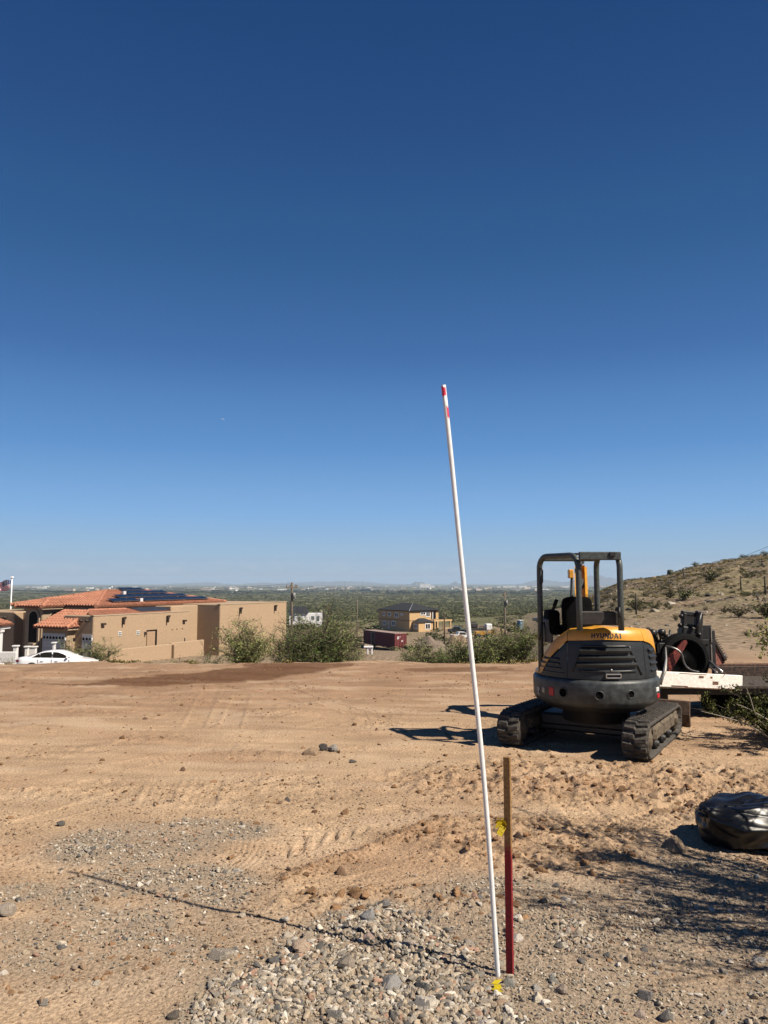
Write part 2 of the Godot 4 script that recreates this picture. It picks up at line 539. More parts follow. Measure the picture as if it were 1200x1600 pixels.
func scatter(called: String, label: String, xf: Array, cols: Array, mesh: Mesh, m: Material, category: String) -> MultiMeshInstance3D:
	var mm := MultiMesh.new()
	mm.transform_format = MultiMesh.TRANSFORM_3D
	mm.use_colors = true
	mm.mesh = mesh
	mm.instance_count = xf.size()
	var buf := PackedFloat32Array()
	buf.resize(xf.size() * 16)
	for i in xf.size():
		var t: Transform3D = xf[i]
		var o := i * 16
		for r in 3:
			buf[o + r * 4] = t.basis.x[r]; buf[o + r * 4 + 1] = t.basis.y[r]; buf[o + r * 4 + 2] = t.basis.z[r]; buf[o + r * 4 + 3] = t.origin[r]
		var c: Color = cols[i]
		buf[o + 12] = c.r; buf[o + 13] = c.g; buf[o + 14] = c.b; buf[o + 15] = 1.0
	mm.buffer = buf
	var o2 := MultiMeshInstance3D.new()
	o2.name = numbered(called, self)
	o2.multimesh = mm
	o2.material_override = m
	add_child(o2, true)
	tag(o2, label, category, "", "stuff")
	return o2

func rand_basis(s: float, flat := false) -> Basis:
	var b := Basis(Vector3.UP, rng.randf() * TAU)
	if not flat: b = b * Basis(Vector3(rng.randfn(), rng.randfn() * 0.3, rng.randfn()).normalized(), rng.randf() * 0.7)
	return b.scaled(Vector3(s, s * rng.randf_range(0.75, 1.1), s * rng.randf_range(0.8, 1.2)))

func stone_mat() -> StandardMaterial3D:
	if mats.has("stone"): return mats["stone"]
	var m := StandardMaterial3D.new()
	m.vertex_color_use_as_albedo = true
	m.roughness = 0.92
	m.metallic_specular = 0.25
	m.albedo_texture = noise_tex(31, 0.04, Color(0.62, 0.6, 0.58), Color.WHITE, 256)
	m.uv1_triplanar = true; m.uv1_world_triplanar = true
	m.uv1_scale = Vector3.ONE * 9.0
	mats["stone"] = m
	return m

func build_gravel() -> void:
	for w in 5:
		var xf := []
		var cols := []
		var tries := 80000
		for i in tries:
			var az := deg_to_rad(rng.randf_range(-33.0, 33.0))
			var r := 3.3 + 5.2 * pow(rng.randf(), 1.15)
			var x := r * sin(az)
			var z := -r * cos(az)
			var g := gravel(x, z)
			if rng.randf() > g * g * 0.56 + 0.035: continue
			var s := 0.0030 * exp(absf(rng.randfn()) * 0.8)
			if g > 0.7 and rng.randf() < 0.30: s *= 2.4
			elif x < -0.15 and z < -4.4:
				s = min(s * 1.15, 0.013)
				if rng.randf() < 0.08: s *= 1.8
			elif g <= 0.7:
				s = min(s * 0.85, 0.011)
				if rng.randf() < 0.05: s *= 2.2
			s = min(s, 0.024)
			xf.append(Transform3D(rand_basis(s), Vector3(x, height(x, z) + s * 0.25 + g * 0.012, z)))
			var c := stone_tone()
			if g < 0.3: c = c.lerp(Color(0.33, 0.205, 0.115), 0.55)
			elif rng.randf() < 0.3: c = c.lerp(Color(0.46, 0.36, 0.25), 0.6)
			cols.append(c)
		scatter("gravel", ["grey and tan crushed gravel spread over the dirt at the front", "dark angular gravel chips mixed through the front dirt", "pale gravel grains thick around the foot of the pole", "brown gravel grains thinly strewn over the sand", "rounded gravel bits lying between the larger stones"][w], xf, cols, rock_meshes[w * 2], stone_mat(), "gravel")
	# clods of dug soil
	for w in 2:
		var xf := []
		var cols := []
		for i in 34000:
			var az := deg_to_rad(rng.randf_range(-30.0, 33.0))
			var r := 4.5 + 15.0 * pow(rng.randf(), 1.3)
			var x := r * sin(az)
			var z := -r * cos(az)
			var q := rough_zone(x, z)
			var bm := exp(-pow(seg(Vector2(x, z), berm_a, berm_b).x / 0.1, 2.0))
			if rng.randf() > 0.045 + q * 0.15 + bm * 0.5 + 0.12 * smoothstep(0.2, 0.5, n_b.get_noise_2d(x * 1.5 + 40.0, z * 2.2)): continue
			var s := 0.006 * exp(absf(rng.randfn()) * 0.65) * (1.0 + q * 0.5)
			s = min(s, 0.042)
			xf.append(Transform3D(rand_basis(s), Vector3(x, height(x, z) + s * 0.2, z)))
			cols.append(Color(0.34, 0.205, 0.115) * rng.randf_range(0.55, 1.1))
		scatter("soil_clods", ["crumbled brown soil clods around the excavator tracks", "small dry dirt lumps strewn across the graded lot"][w], xf, cols, rock_meshes[w * 2 + 1], stone_mat(), "soil")

# ------------------------------------------------------------------ pole, stake, ribbon
func build_markers() -> void:
	var foot := gnd(780, 1527)
	var top := at(693, 602, 4.2)
	var pts := []
	for i in 25:
		var t := i / 24.0
		var p := foot.lerp(top, t) - Vector3(0, 0.1 * (1.0 - t), 0)
		p += Vector3(0.020, 0.0, 0.0) * sin(PI * t) * (1.0 + 0.4 * sin(TAU * t))
		pts.append(p)
	var pole := thing("marker_pole", "tall white plastic pipe leaning left with red paint near its tip", "pole", foot)
	var off := -foot
	var st := begin(true)
	var loc := []
	for p in pts: loc.append(p + off)
	tube(st, loc, 0.0133, 14)
	done("pipe", st, mat("pvc", Color(0.68, 0.69, 0.70), 0.35, 0.0, 0.05, 3.0), pole)
	var ax: Vector3 = (loc[24] - loc[22]).normalized()
	var red := mat("red_paint", Color(0.85, 0.03, 0.09), 0.5, 0.0, 0.2, 9.0)
	for q in [[0.985, 0.90, -200.0, 130.0], [0.80, 0.70, 100.0, 285.0]]:
		var s := begin(true)
		var x := Vector3(0, 0, 1).cross(ax).normalized()
		var z := ax.cross(x).normalized()
		var n := 14
		for i in n:
			for j in 6:
				var f := func(ii: int, jj: int) -> Vector3:
					var a := deg_to_rad(lerp(q[2], q[3], ii / float(n)))
					var h: float = lerp(q[1], q[0], jj / 6.0) * 1.0
					if jj == 0: h += 0.012 * sin(ii * 2.1)
					if jj == 6: h += 0.012 * sin(ii * 1.3 + 1.0)
					var u := 1.0 - (1.0 - h)     # metres below the tip are scaled to the upper fifth of the pipe
					var c: Vector3 = loc[24] + ax * (u - 1.0) * 0.62
					return c + (x * cos(a) + z * sin(a)) * 0.0137
				quad(s, f.call(i, j), f.call(i + 1, j), f.call(i + 1, j + 1), f.call(i, j + 1))
		done("red_band", s, red, pole)

	var sf := gnd(797, 1525)
	var stake := thing("survey_stake", "square wooden survey stake painted red below, standing beside the white pole", "stake", sf, deg_to_rad(-33))
	var sm := begin()
	var wood := Color(0.36, 0.195, 0.07)
	var paint := Color(0.30, 0.005, 0.012)
	var mt := mat("stake_wood", Color.WHITE, 0.8, 0.0, 0.25, 6.0, 0.15, true)
	var hh := 1.132
	var n := 60
	for i in n:
		var y0 := -0.05 + (hh + 0.05) * i / n
		var y1 := -0.05 + (hh + 0.05) * (i + 1) / n
		for side in 4:
			var corners := [Vector2(-0.0185, 0.0095), Vector2(0.0185, 0.0095), Vector2(0.0185, -0.0095), Vector2(-0.0185, -0.0095)]
			var a: Vector2 = corners[side]
			var b: Vector2 = corners[(side + 1) % 4]
			var c0 := paint.lerp(wood, smoothstep(0.62, 0.72, y0 + 0.03 * sin(side * 2.0)))
			var c1 := paint.lerp(wood, smoothstep(0.62, 0.72, y1 + 0.03 * sin(side * 2.0)))
			var v := [Vector3(a.x, y0, a.y), Vector3(b.x, y0, b.y), Vector3(b.x, y1, b.y), Vector3(a.x, y1, a.y)]
			for k in [0, 2, 1, 0, 3, 2]:
				sm.set_color(c0 if k < 2 else c1)
				sm.add_vertex(v[k])
	sm.set_color(wood)
	quad(sm, Vector3(-0.0185, hh, 0.0095), Vector3(0.0185, hh, 0.0095), Vector3(0.0185, hh, -0.0095), Vector3(-0.0185, hh, -0.0095))
	done("shaft", sm, mt, stake)

	# yellow flagging tape
	var yel := mat("yellow_tape", Color(0.72, 0.56, 0.02), 0.45, 0.0, 0.1, 8.0)
	yel.backlight_enabled = true
	yel.backlight = Color(0.3, 0.22, 0.02)
	var rb := thing("flagging_tape", "crumpled yellow tape knot tied behind the wooden stake", "ribbon", sf + Vector3(-0.024, 0.775, 0.004))
	var s2 := begin()
	for k in 7:
		var pa := Vector3(0.005, 0.0, -0.004)
		var d := Vector3(rng.randf_range(-1.0, 0.1), rng.randf_range(-0.9, 0.9), rng.randf_range(-0.5, 0.3)).normalized() * 0.055
		var w := Vector3(rng.randfn(), rng.randfn(), rng.randfn()).cross(d).normalized() * 0.017
		for i in 3:
			var p0 := pa + d * i / 3.0
			var p1 := pa + d * (i + 1) / 3.0 + Vector3(0, -0.004 * i, 0.004 * sin(i * 2.0 + k))
			quad(s2, p0 - w, p0 + w, p1 + w, p1 - w)
			quad(s2, p0 - w, p1 - w, p1 + w, p0 + w)
	done("knot", s2, yel, rb)
	var s3 := begin(true)
	var yo := gnd(777, 1545, 0.02)
	var strip := [Vector3(0.035, 0.02, -0.035), Vector3(0.012, 0.03, -0.03), Vector3(-0.012, 0.012, -0.022), Vector3(0.0, 0.02, -0.004), Vector3(0.004, 0.006, 0.008), Vector3(-0.018, 0.012, 0.022), Vector3(0.008, 0.004, 0.036)]
	for i in strip.size() - 1:
		var a: Vector3 = strip[i]
		var b: Vector3 = strip[i + 1]
		var w := Vector3(0.017, 0.004 * (i % 2), 0.006)
		quad(s3, a - w, a + w, b + w, b - w)
		quad(s3, a - w + Vector3(0, -0.001, 0), b - w + Vector3(0, -0.001, 0), b + w + Vector3(0, -0.001, 0), a + w + Vector3(0, -0.001, 0))
	tag(done("flagging_tape_scrap", s3, yel, null, yo), "torn scrap of yellow tape lying at the foot of the pole", "ribbon")

# ------------------------------------------------------------------ excavator
const XO := Vector3(2.74, 0, -10.12)

func xl(u: float, v: float, d: float) -> Vector3:
	return at(u, v, d) - XO

func drum(th: float, y: float, r: float) -> Vector3:
	return Vector3(r * 0.928 * sin(th), y, r * 0.928 * cos(th))

# a curved shell between angles, with a profile function y0(th), y1(th), r(y)
func shell(called: String, parent: Node, m: Material, a0: float, a1: float, rows: int, f: Callable, cols := 20) -> MeshInstance3D:
	var st := begin(true)
	for i in cols:
		var t0 := deg_to_rad(lerp(a0, a1, i / float(cols)))
		var t1 := deg_to_rad(lerp(a0, a1, (i + 1) / float(cols)))
		for j in rows:
			quad(st, f.call(t0, j / float(rows)), f.call(t1, j / float(rows)), f.call(t1, (j + 1) / float(rows)), f.call(t0, (j + 1) / float(rows)))
	return done(called, st, m, parent)

var XA := [-120.0, -90.0, -75.0, -61.0, -41.5, -3.0, 37.0, 50.0, 62.0, 78.0, 110.0]
var XT := [0.96, 0.98, 1.20, 1.36, 1.505, 1.535, 1.51, 1.50, 1.49, 1.47, 1.42]     # top of the yellow cover
var XB := [0.91, 0.915, 0.92, 1.14, 1.36, 1.385, 1.36, 1.32, 1.25, 1.10, 0.95]     # its lower edge

func hood_r(y: float) -> float:
	return 0.815 - 0.03 * smoothstep(0.9, 1.4, y)

func slat(st: SurfaceTool, a0: float, a1: float, y: float, hgt: float, r: float, out: float) -> void:
	var n := 10
	for i in n:
		var t0 := deg_to_rad(lerp(a0, a1, i / float(n)))
		var t1 := deg_to_rad(lerp(a0, a1, (i + 1) / float(n)))
		var p := func(t: float) -> Array:
			return [drum(t, y - hgt * 0.5, r - 0.01), drum(t, y - hgt * 0.42, r + out * 0.8), drum(t, y - hgt * 0.05, r + out), drum(t, y + hgt * 0.5, r - 0.004)]
		var q0: Array = p.call(t0)
		var q1: Array = p.call(t1)
		for k in 3: quad(st, q0[k], q1[k], q1[k + 1], q0[k + 1])
		if i == 0: quad(st, q0[0], q0[1], q0[2], q0[3])
		if i == n - 1: quad(st, q1[3], q1[2], q1[1], q1[0])

func th_of(u: float, r: float) -> float:      # angle on the drum seen at that column
	var best := 0.0
	var err := 1e9
	for k in range(-75, 60):
		var t := deg_to_rad(k)
		var p := XO + drum(t, 0, r)
		var e := absf(600.0 + FOCAL * p.x / -p.z - u)
		if e < err: err = e; best = k
	return best

func build_excavator() -> void:
	var ex := thing("mini_excavator", "yellow and charcoal mini excavator with open canopy, tail towards the viewer", "excavator", XO)
	var dark := mat("charcoal_plastic", Color(0.020, 0.025, 0.029), 0.48, 0.0, 0.25, 2.0)
	var cast := mat("counterweight_paint", Color(0.062, 0.073, 0.077), 0.5, 0.0, 0.35, 1.6, 0.12)
	var yellow := mat("machine_yellow", Color(0.66, 0.30, 0.022), 0.36, 0.0, 0.10, 1.6)
	yellow.clearcoat_enabled = true
	yellow.clearcoat = 0.4
	var black := mat("black_steel", Color(0.014, 0.014, 0.015), 0.55, 0.0, 0.2, 2.0)
	var rops := mat("canopy_paint", Color(0.070, 0.082, 0.078), 0.48, 0.0, 0.25, 3.0)
	var rubber := mat("track_rubber", Color(0.115, 0.098, 0.082), 0.85, 0.0, 0.5, 3.0, 0.3)
	var dusty := mat("dusty_steel", Color(0.24, 0.185, 0.125), 0.85, 0.0, 0.45, 3.0, 0.3)

	# inner house so that the gaps between panels are dark
	var st := begin(true)
	lathe(st, Vector3.ZERO, [Vector2(0.30, 0.30), Vector2(0.42, 0.32), Vector2(0.42, 0.47), Vector2(0.60, 0.49), Vector2(0.66, 0.56), Vector2(0.69, 0.60), Vector2(0.69, 1.05), Vector2(0.0, 1.05)], 40)
	done("house_frame", st, black, ex)
	st = begin()
	box(st, Vector3(0.08, 1.2, 0.2), Vector3(0.8, 0.40, 0.7))
	done("engine_bay", st, black, ex)

	# counterweight with its ledge
	var prof := [Vector2(0.60, 0.545), Vector2(0.765, 0.56), Vector2(0.825, 0.595), Vector2(0.848, 0.64), Vector2(0.852, 0.85), Vector2(0.845, 0.875), Vector2(0.825, 0.892), Vector2(0.79, 0.905), Vector2(0.74, 0.91)]
	var cw := shell("counterweight", ex, cast, -150, 140, prof.size() - 1, func(t: float, v: float) -> Vector3:
		var p: Vector2 = prof[int(round(v * (prof.size() - 1)))]
		return drum(t, p.y, p.x), 72)
	for hu in [[930.0, 1087.0, 0.047], [979.0, 1085.0, 0.042], [875.0, 1082.0, 0.050]]:
		var th := deg_to_rad(th_of(hu[0], 0.852))
		var pz := (XO + drum(th, 0, 0.852)).z
		var hy: float = at(hu[0], hu[1], -pz).y
		var b := Basis(Vector3.UP, th) * Basis(Vector3.RIGHT, PI / 2)
		var s := begin(true)
		var rr: float = hu[2]
		lathe(s, drum(th, hy, 0.846), [Vector2(rr * 1.25, 0.0), Vector2(rr * 1.22, 0.010), Vector2(rr * 1.08, 0.014), Vector2(rr, 0.010)], 24, b)
		done("hole_rim", s, cast, cw)
		s = begin(true)
		lathe(s, drum(th, hy, 0.846), [Vector2(rr, 0.010), Vector2(rr * 0.95, 0.0062), Vector2(0.0, 0.0062)], 24, b)
		done("bolt_hole", s, mat("void_black", Color(0.004, 0.004, 0.004), 0.9, 0.0, 0.0), cw)
	for dq in [[857.0, 1080.0, 0.075, 0.10, Color(0.45, 0.01, 0.02), "red_reflector"], [845.0, 1078.0, 0.05, 0.065, Color(0.33, 0.30, 0.25), "data_plate"], [1021.0, 1087.0, 0.10, 0.05, Color(0.45, 0.02, 0.02), "red_reflector"], [1020.0, 1077.0, 0.10, 0.05, Color(0.7, 0.68, 0.66), "white_reflector"]]:
		var th := deg_to_rad(th_of(dq[0], 0.852))
		var pz := (XO + drum(th, 0, 0.852)).z
		var hy: float = at(dq[0], dq[1], -pz).y
		var s := begin()
		cbox(s, drum(th, hy, 0.853), Vector3(dq[2], dq[3], 0.012), 0.003, Basis(Vector3.UP, th))
		done(dq[5], s, mat("decal" + str(dq[4]), dq[4], 0.4, 0.0, 0.1, 5.0), cw)
	letters("35Z", "model_letter", cw, [830.5, 834.0, 838.0], 1079.0, 0.855, 0.085, mat("decal_grey", Color(0.30, 0.30, 0.30), 0.5, 0.0, 0.0))

	# dark panels and yellow covers, split at the seams
	for sec in [["left_side_panel", "left_cover", -118.0, -41.4], ["rear_hood", "rear_cover", -40.9, 36.8], ["right_side_panel", "right_cover", 37.3, 108.0]]:
		var pan := shell(sec[0], ex, dark, sec[2], sec[3], 8, func(t: float, v: float) -> Vector3:
			var y: float = lerp(0.905, curve(XA, XB, rad_to_deg(t)), v)
			var r := hood_r(y)
			if v > 0.95: r -= 0.012
			return drum(t, y, r), 26)
		var cov := shell(sec[1], ex, yellow, sec[2], sec[3], 9, func(t: float, v: float) -> Vector3:
			var yb: float = curve(XA, XB, rad_to_deg(t))
			var yt: float = curve(XA, XT, rad_to_deg(t))
			var w: float = min(v / 0.78, 1.0)
			var y: float = lerp(yb, yt, sin(w * PI * 0.5))
			var r: float = hood_r(yb) + 0.008 - 0.10 * (1.0 - cos(w * PI * 0.5)) - 0.55 * max(0.0, v - 0.78) / 0.22 * (0.9 if absf(rad_to_deg(t) + 5.0) < 60 else 0.3)
			if v > 0.9: y += 0.012
			return drum(t, y, r), 26)
		if sec[0] == "rear_hood":
			var rows := [[904.0, 978.0, 1017.0, 0.062], [902.0, 984.0, 1028.0, 0.062], [899.0, 988.0, 1039.0, 0.064]]
			for q in rows:
				var s := begin(true)
				s.set_smooth_group(-1)
				slat(s, th_of(q[0], 0.8), th_of(q[1], 0.8), at(945, q[2], 9.32).y, q[3], hood_r(1.2) - 0.004, 0.06)
				done("louvre_slat", s, dark, pan)
			# raised surround of the grille
			var fr := begin(true)
			for side in [[[905.0, 1011.0], [979.0, 1011.0]], [[905.0, 1011.0], [891.0, 1052.0]], [[979.0, 1011.0], [995.0, 1056.0]], [[900.0, 1050.0], [986.0, 1050.0]]]:
				var pl := []
				for i in 9:
					var uu: float = lerp(side[0][0], side[1][0], i / 8.0)
					var vv: float = lerp(side[0][1], side[1][1], i / 8.0)
					var yy := at(945, vv, 9.32).y
					pl.append(drum(deg_to_rad(lerp(th_of(side[0][0], 0.8), th_of(side[1][0], 0.8), i / 8.0)), yy, hood_r(yy) + 0.002))
				tube(fr, pl, 0.016, 8)
			done("grille_surround", fr, dark, pan)
			var hs := begin()
			var th := deg_to_rad(th_of(953, 0.8))
			var hy := at(953, 1057, 9.33).y
			var b := Basis(Vector3.UP, th)
			var hp := drum(th, hy, hood_r(hy))
			for o in [[Vector3(0, 0.022, 0.012), Vector3(0.19, 0.014, 0.03)], [Vector3(0, -0.022, 0.012), Vector3(0.17, 0.014, 0.03)], [Vector3(-0.088, 0, 0.012), Vector3(0.014, 0.05, 0.03)], [Vector3(0.088, 0, 0.012), Vector3(0.014, 0.05, 0.03)]]:
				cbox(hs, hp + b * o[0], o[1], 0.005, b)
			done("hood_handle", hs, mat("chrome", Color(0.62, 0.62, 0.62), 0.25, 0.9, 0.05, 5.0), pan)
			hs = begin(true)
			lathe(hs, drum(th - 0.03, at(947, 1048, 9.33).y, hood_r(hy)), [Vector2(0.017, 0), Vector2(0.017, 0.014), Vector2(0.0, 0.016)], 14, Basis(Vector3.UP, th) * Basis(Vector3.RIGHT, PI / 2))
			done("key_lock", hs, mat("dull_metal", Color(0.25, 0.25, 0.25), 0.4, 0.7, 0.1), pan)
			letters("HYUNDAI", "letter", cov, [923.5, 930.4, 937.4, 944.8, 952.0, 959.2, 965.4], 993.5, hood_r(1.4) - 0.0015, 0.058, mat("print_black", Color(0.012, 0.012, 0.014), 0.5, 0.0, 0.0), -0.262)
		elif sec[0] == "left_side_panel":
			for q in [[-70.0, -50.0, 1.13], [-76.0, -49.0, 1.075], [-78.0, -47.0, 1.02], [-79.0, -44.0, 0.965]]:
				var s := begin()
				slat(s, q[0], q[1], q[2], 0.04, hood_r(1.1), 0.018)
				done("louvre_slat", s, dark, pan)
		else:
			for q in [[44.0, 56.0, 1.24], [45.0, 62.0, 1.16], [46.0, 66.0, 1.08], [47.0, 69.0, 1.0]]:
				var s := begin()
				slat(s, q[0], q[1], q[2], 0.045, hood_r(1.1) - 0.005, 0.03)
				done("louvre_slat", s, dark, pan)
	# deck under the covers' inner edge
	st = begin()
	var deck := []
	for k in range(-90, 91, 10):
		var t := deg_to_rad(k - 5.0)
		var yt: float = curve(XA, XT, rad_to_deg(t))
		deck.append(drum(t, 0, 0.60 if absf(k) < 65 else 0.66))
	for i in deck.size() - 1:
		var a: Vector3 = deck[i] + Vector3(0, 1.50, 0)
		var b: Vector3 = deck[i + 1] + Vector3(0, 1.50, 0)
		if absf(-90 + i * 10) < 50: tri(st, Vector3(0.05, 1.495, -0.1), a, b)
	done("engine_deck", st, black, ex)

	# canopy: two bent tubes, beams, rear panel
	var ty := 2.405
	var lf := at(843, 900, 10.0) - XO
	var lr := at(904, 900, 9.30) - XO
	var rr2 := at(968.5, 900, 9.25) - XO
	var rf := at(932, 900, 10.15) - XO
	for pr in [[lf, lr, 0.9, 1.50, 0.036], [rf, rr2, 1.35, 1.50, 0.036]]:
		var a: Vector3 = pr[0]
		var b: Vector3 = pr[1]
		var d := (b - a)
		d.y = 0
		var pl := [Vector3(a.x, pr[2], a.z), Vector3(a.x, 1.8, a.z), Vector3(a.x, ty - 0.19, a.z)]
		for i in range(1, 7):
			var q := i / 6.0 * PI / 2
			pl.append(Vector3(a.x, ty - 0.16, a.z) + d.normalized() * 0.15 * (1.0 - cos(q)) + Vector3(0, 0.16 * sin(q), 0))
		for i in range(0, 7):
			var q := i / 6.0 * PI / 2
			pl.append(Vector3(b.x, ty - 0.16, b.z) - d.normalized() * 0.15 * (1.0 - sin(q)) + Vector3(0, 0.16 * cos(q), 0))
		pl.append(Vector3(b.x, 1.8, b.z)); pl.append(Vector3(b.x, pr[3], b.z))
		var s := begin(true)
		tube(s, pl, pr[4], 14)
		done("canopy_frame", s, rops, ex)
	st = begin()
	var mid := (lr + rr2) * 0.5
	cbox(st, Vector3(mid.x, ty - 0.015, mid.z + 0.045), Vector3(rr2.x - lr.x + 0.02, 0.10, 0.05), 0.01)
	done("rear_beam", st, rops, ex)
	st = begin()
	mid = (lf + rf) * 0.5
	cbox(st, Vector3(mid.x, ty - 0.03, mid.z + 0.1), Vector3(rf.x - lf.x - 0.05, 0.06, 0.06), 0.01)
	done("front_beam", st, rops, ex)
	st = begin()
	var rooftop := [Vector3(lf.x + 0.06, ty + 0.016, lf.z + 0.2), Vector3(lr.x + 0.02, ty + 0.016, lr.z - 0.1), Vector3(rr2.x - 0.02, ty + 0.016, rr2.z - 0.1), Vector3(rf.x - 0.06, ty + 0.016, rf.z + 0.2)]
	for k in 4: rooftop.append(rooftop[k] + Vector3(0, 0.012, 0))
	hexa(st, rooftop)
	done("roof_plate", st, rops, ex)
	st = begin(true)
	var ring := []
	for i in 11:
		var q := PI * i / 10.0
		ring.append(xl(917, 866, 9.22) + Vector3(0.030 * cos(q), -0.005 + 0.032 * sin(q), 0))
	tube(st, ring, 0.006, 6)
	tube(st, [xl(909, 868, 9.22), xl(926, 868, 9.22)], 0.007, 6)
	done("lifting_ring", st, black, ex)
	st = begin()
	cbox(st, xl(956, 866, 9.22), Vector3(0.075, 0.055, 0.07), 0.008)
	done("work_lamp_bracket", st, black, ex)
	st = begin()
	cbox(st, (xl(905, 966, 9.36) + xl(966, 966, 9.32)) * 0.5, Vector3(0.50, 0.17, 0.05), 0.015)
	done("rear_guard", st, mat("guard_brown", Color(0.035, 0.029, 0.026), 0.5, 0.0, 0.2, 2.0), ex)
	st = begin(true)
	tube(st, [xl(963, 955, 9.25), xl(964, 950, 9.24), xl(967, 949, 9.22), xl(968, 965, 9.22)], 0.02, 8)
	done("latch", st, black, ex)
	# grab handles
	st = begin(true)
	tube(st, [xl(843, 888, 9.97), xl(846, 888, 9.95), xl(847.5, 891, 9.94), xl(847.5, 909, 9.94), xl(846, 912, 9.95), xl(843, 912, 9.97)], 0.011, 8)
	done("grab_handle", st, black, ex)
	st = begin(true)
	tube(st, [xl(843, 1000, 9.9), xl(846, 975, 9.9), xl(850, 972, 9.9), xl(852, 985, 9.9), xl(853, 1003, 9.9)], 0.013, 8)
	done("grab_handle", st, black, ex)
	# operator's place
	var seatm := mat("seat_black", Color(0.0045, 0.0045, 0.005), 0.8, 0.0, 0.1, 3.0)
	var seat := Node3D.new()
	seat.name = "seat"
	ex.add_child(seat)
	st = begin(true)
	soft_box(st, xl(902, 962, 9.85), Vector3(0.19, 0.24, 0.08), Basis(Vector3.UP, 0.1) * Basis(Vector3.RIGHT, -0.12))
	done("backrest", st, seatm, seat)
	st = begin(true)
	soft_box(st, xl(902, 985, 10.05), Vector3(0.24, 0.07, 0.25))
	done("cushion", st, seatm, seat)
	for q in [[862.0, 10.05, "console"], [925.0, 10.1, "console"]]:
		st = begin(true)
		soft_box(st, xl(q[0], 972, q[1]), Vector3(0.075, 0.16, 0.2))
		done(q[2], st, seatm, ex)
	st = begin(true)
	tube(st, [xl(858, 972, 10.1), xl(863, 955, 10.12), xl(868, 943, 10.14)], [0.03, 0.02, 0.018], 8)
	soft_box(st, xl(868, 942, 10.14), Vector3(0.022, 0.05, 0.025), Basis(Vector3.BACK, -0.4))
	soft_box(st, xl(861, 962, 10.08), Vector3(0.05, 0.06, 0.05))
	tube(st, [xl(872, 965, 10.0), xl(873, 958, 10.0)], 0.018, 8)
	done("control_lever", st, seatm, ex)
	st = begin()
	cbox(st, xl(853, 985, 10.05), Vector3(0.05, 0.30, 0.35), 0.01, Basis(Vector3.UP, 0.2))
	done("floor_plate", st, mat("grey_plate", Color(0.12, 0.12, 0.12), 0.5, 0.3, 0.1), ex)

	# boom, arm and bucket beyond the cab, in line with the sight
	var dir := Vector3(0.25, 0, -1).normalized()
	var sid := Vector3(1, 0, 0.25).normalized()
	var bp := func(d: float, y: float, x: float) -> Vector3: return Vector3(2.84, 0, -11.1) - XO + dir * d + sid * x + Vector3(0, y, 0)
	var boom := Node3D.new()
	boom.name = "boom"
	ex.add_child(boom)
	st = begin()
	var yb2 := Basis(dir, Vector3.UP, sid)
	var bo := [Vector2(0, 0.75), Vector2(0.18, 0.75), Vector2(0.55, 1.70), Vector2(1.05, 2.20), Vector2(1.0, 2.32), Vector2(0.85, 2.30), Vector2(0.32, 1.9)]
	for x in [-0.075, 0.075]:
		st = begin()
		prism(st, bo, 0.035, bp.call(0, 0, x), yb2)
		done("boom_plate", st, yellow, boom)
	st = begin()
	prism(st, [Vector2(0.05, 0.8), Vector2(0.15, 0.8), Vector2(0.5, 1.72), Vector2(0.95, 2.2), Vector2(0.9, 2.24), Vector2(0.36, 1.85)], 0.10, bp.call(0, 0, 0), yb2)
	done("boom_web", st, yellow, boom)
	st = begin(true)
	tube(st, [bp.call(0.3, 1.1, 0.0), bp.call(0.62, 2.12, 0.0)], 0.04, 10)
	tube(st, [bp.call(0.25, 1.2, -0.17), bp.call(0.45, 2.2, -0.13)], 0.022, 8)
	tube(st, [bp.call(0.45, 2.28, -0.03), bp.call(0.55, 2.37, 0.0), bp.call(0.8, 2.38, 0.03)], 0.03, 8)
	done("boom_cylinder", st, black, boom)
	st = begin()
	cbox(st, bp.call(0.42, 2.2, -0.15), Vector3(0.07, 0.13, 0.1), 0.01)
	done("work_lamp", st, yellow, boom)
	st = begin()
	prism(st, [Vector2(0.92, 2.34), Vector2(1.12, 2.3), Vector2(1.75, 0.95), Vector2(1.65, 0.9)], 0.12, bp.call(0, 0, 0), yb2)
	done("dipper_arm", st, yellow, ex)
	st = begin()
	prism(st, [Vector2(1.6, 0.95), Vector2(1.8, 0.95), Vector2(1.75, 0.5), Vector2(1.5, 0.12), Vector2(1.2, 0.08), Vector2(1.15, 0.2), Vector2(1.45, 0.3), Vector2(1.55, 0.6)], 0.5, bp.call(0, 0, 0), yb2)
	done("bucket", st, black, ex)
	st = begin(true)
	tube(st, [bp.call(0.0, 0.45, 0), bp.call(0.0, 1.0, 0)], 0.09, 12)
	done("swing_post", st, black, ex)

	# undercarriage
	var uc := Vector3(2.78, 0, -10.40) - XO
	var f := Vector3(0.51, 0, -0.86).normalized()
	var rt := Vector3(-f.z, 0, f.x)
	var ub := Basis(f, Vector3.UP, rt)     # x forward, y up, z to the machine's right
	st = begin()
	cbox(st, uc + Vector3(0, 0.30, 0), Vector3(0.9, 0.16, 1.15), 0.03, ub)
	cbox(st, uc + f * -0.3 + Vector3(0, 0.24, 0), Vector3(0.25, 0.18, 1.2), 0.03, ub)
	done("track_carriage", st, black, ex)
	st = begin()
	cbox(st, uc + f * -0.46 + Vector3(0.0, 0.33, 0) + rt * 0.1, Vector3(0.03, 0.07, 0.05), 0.005, ub)
	done("grease_cover", st, dusty, ex)
	var lug_mesh: Mesh = null
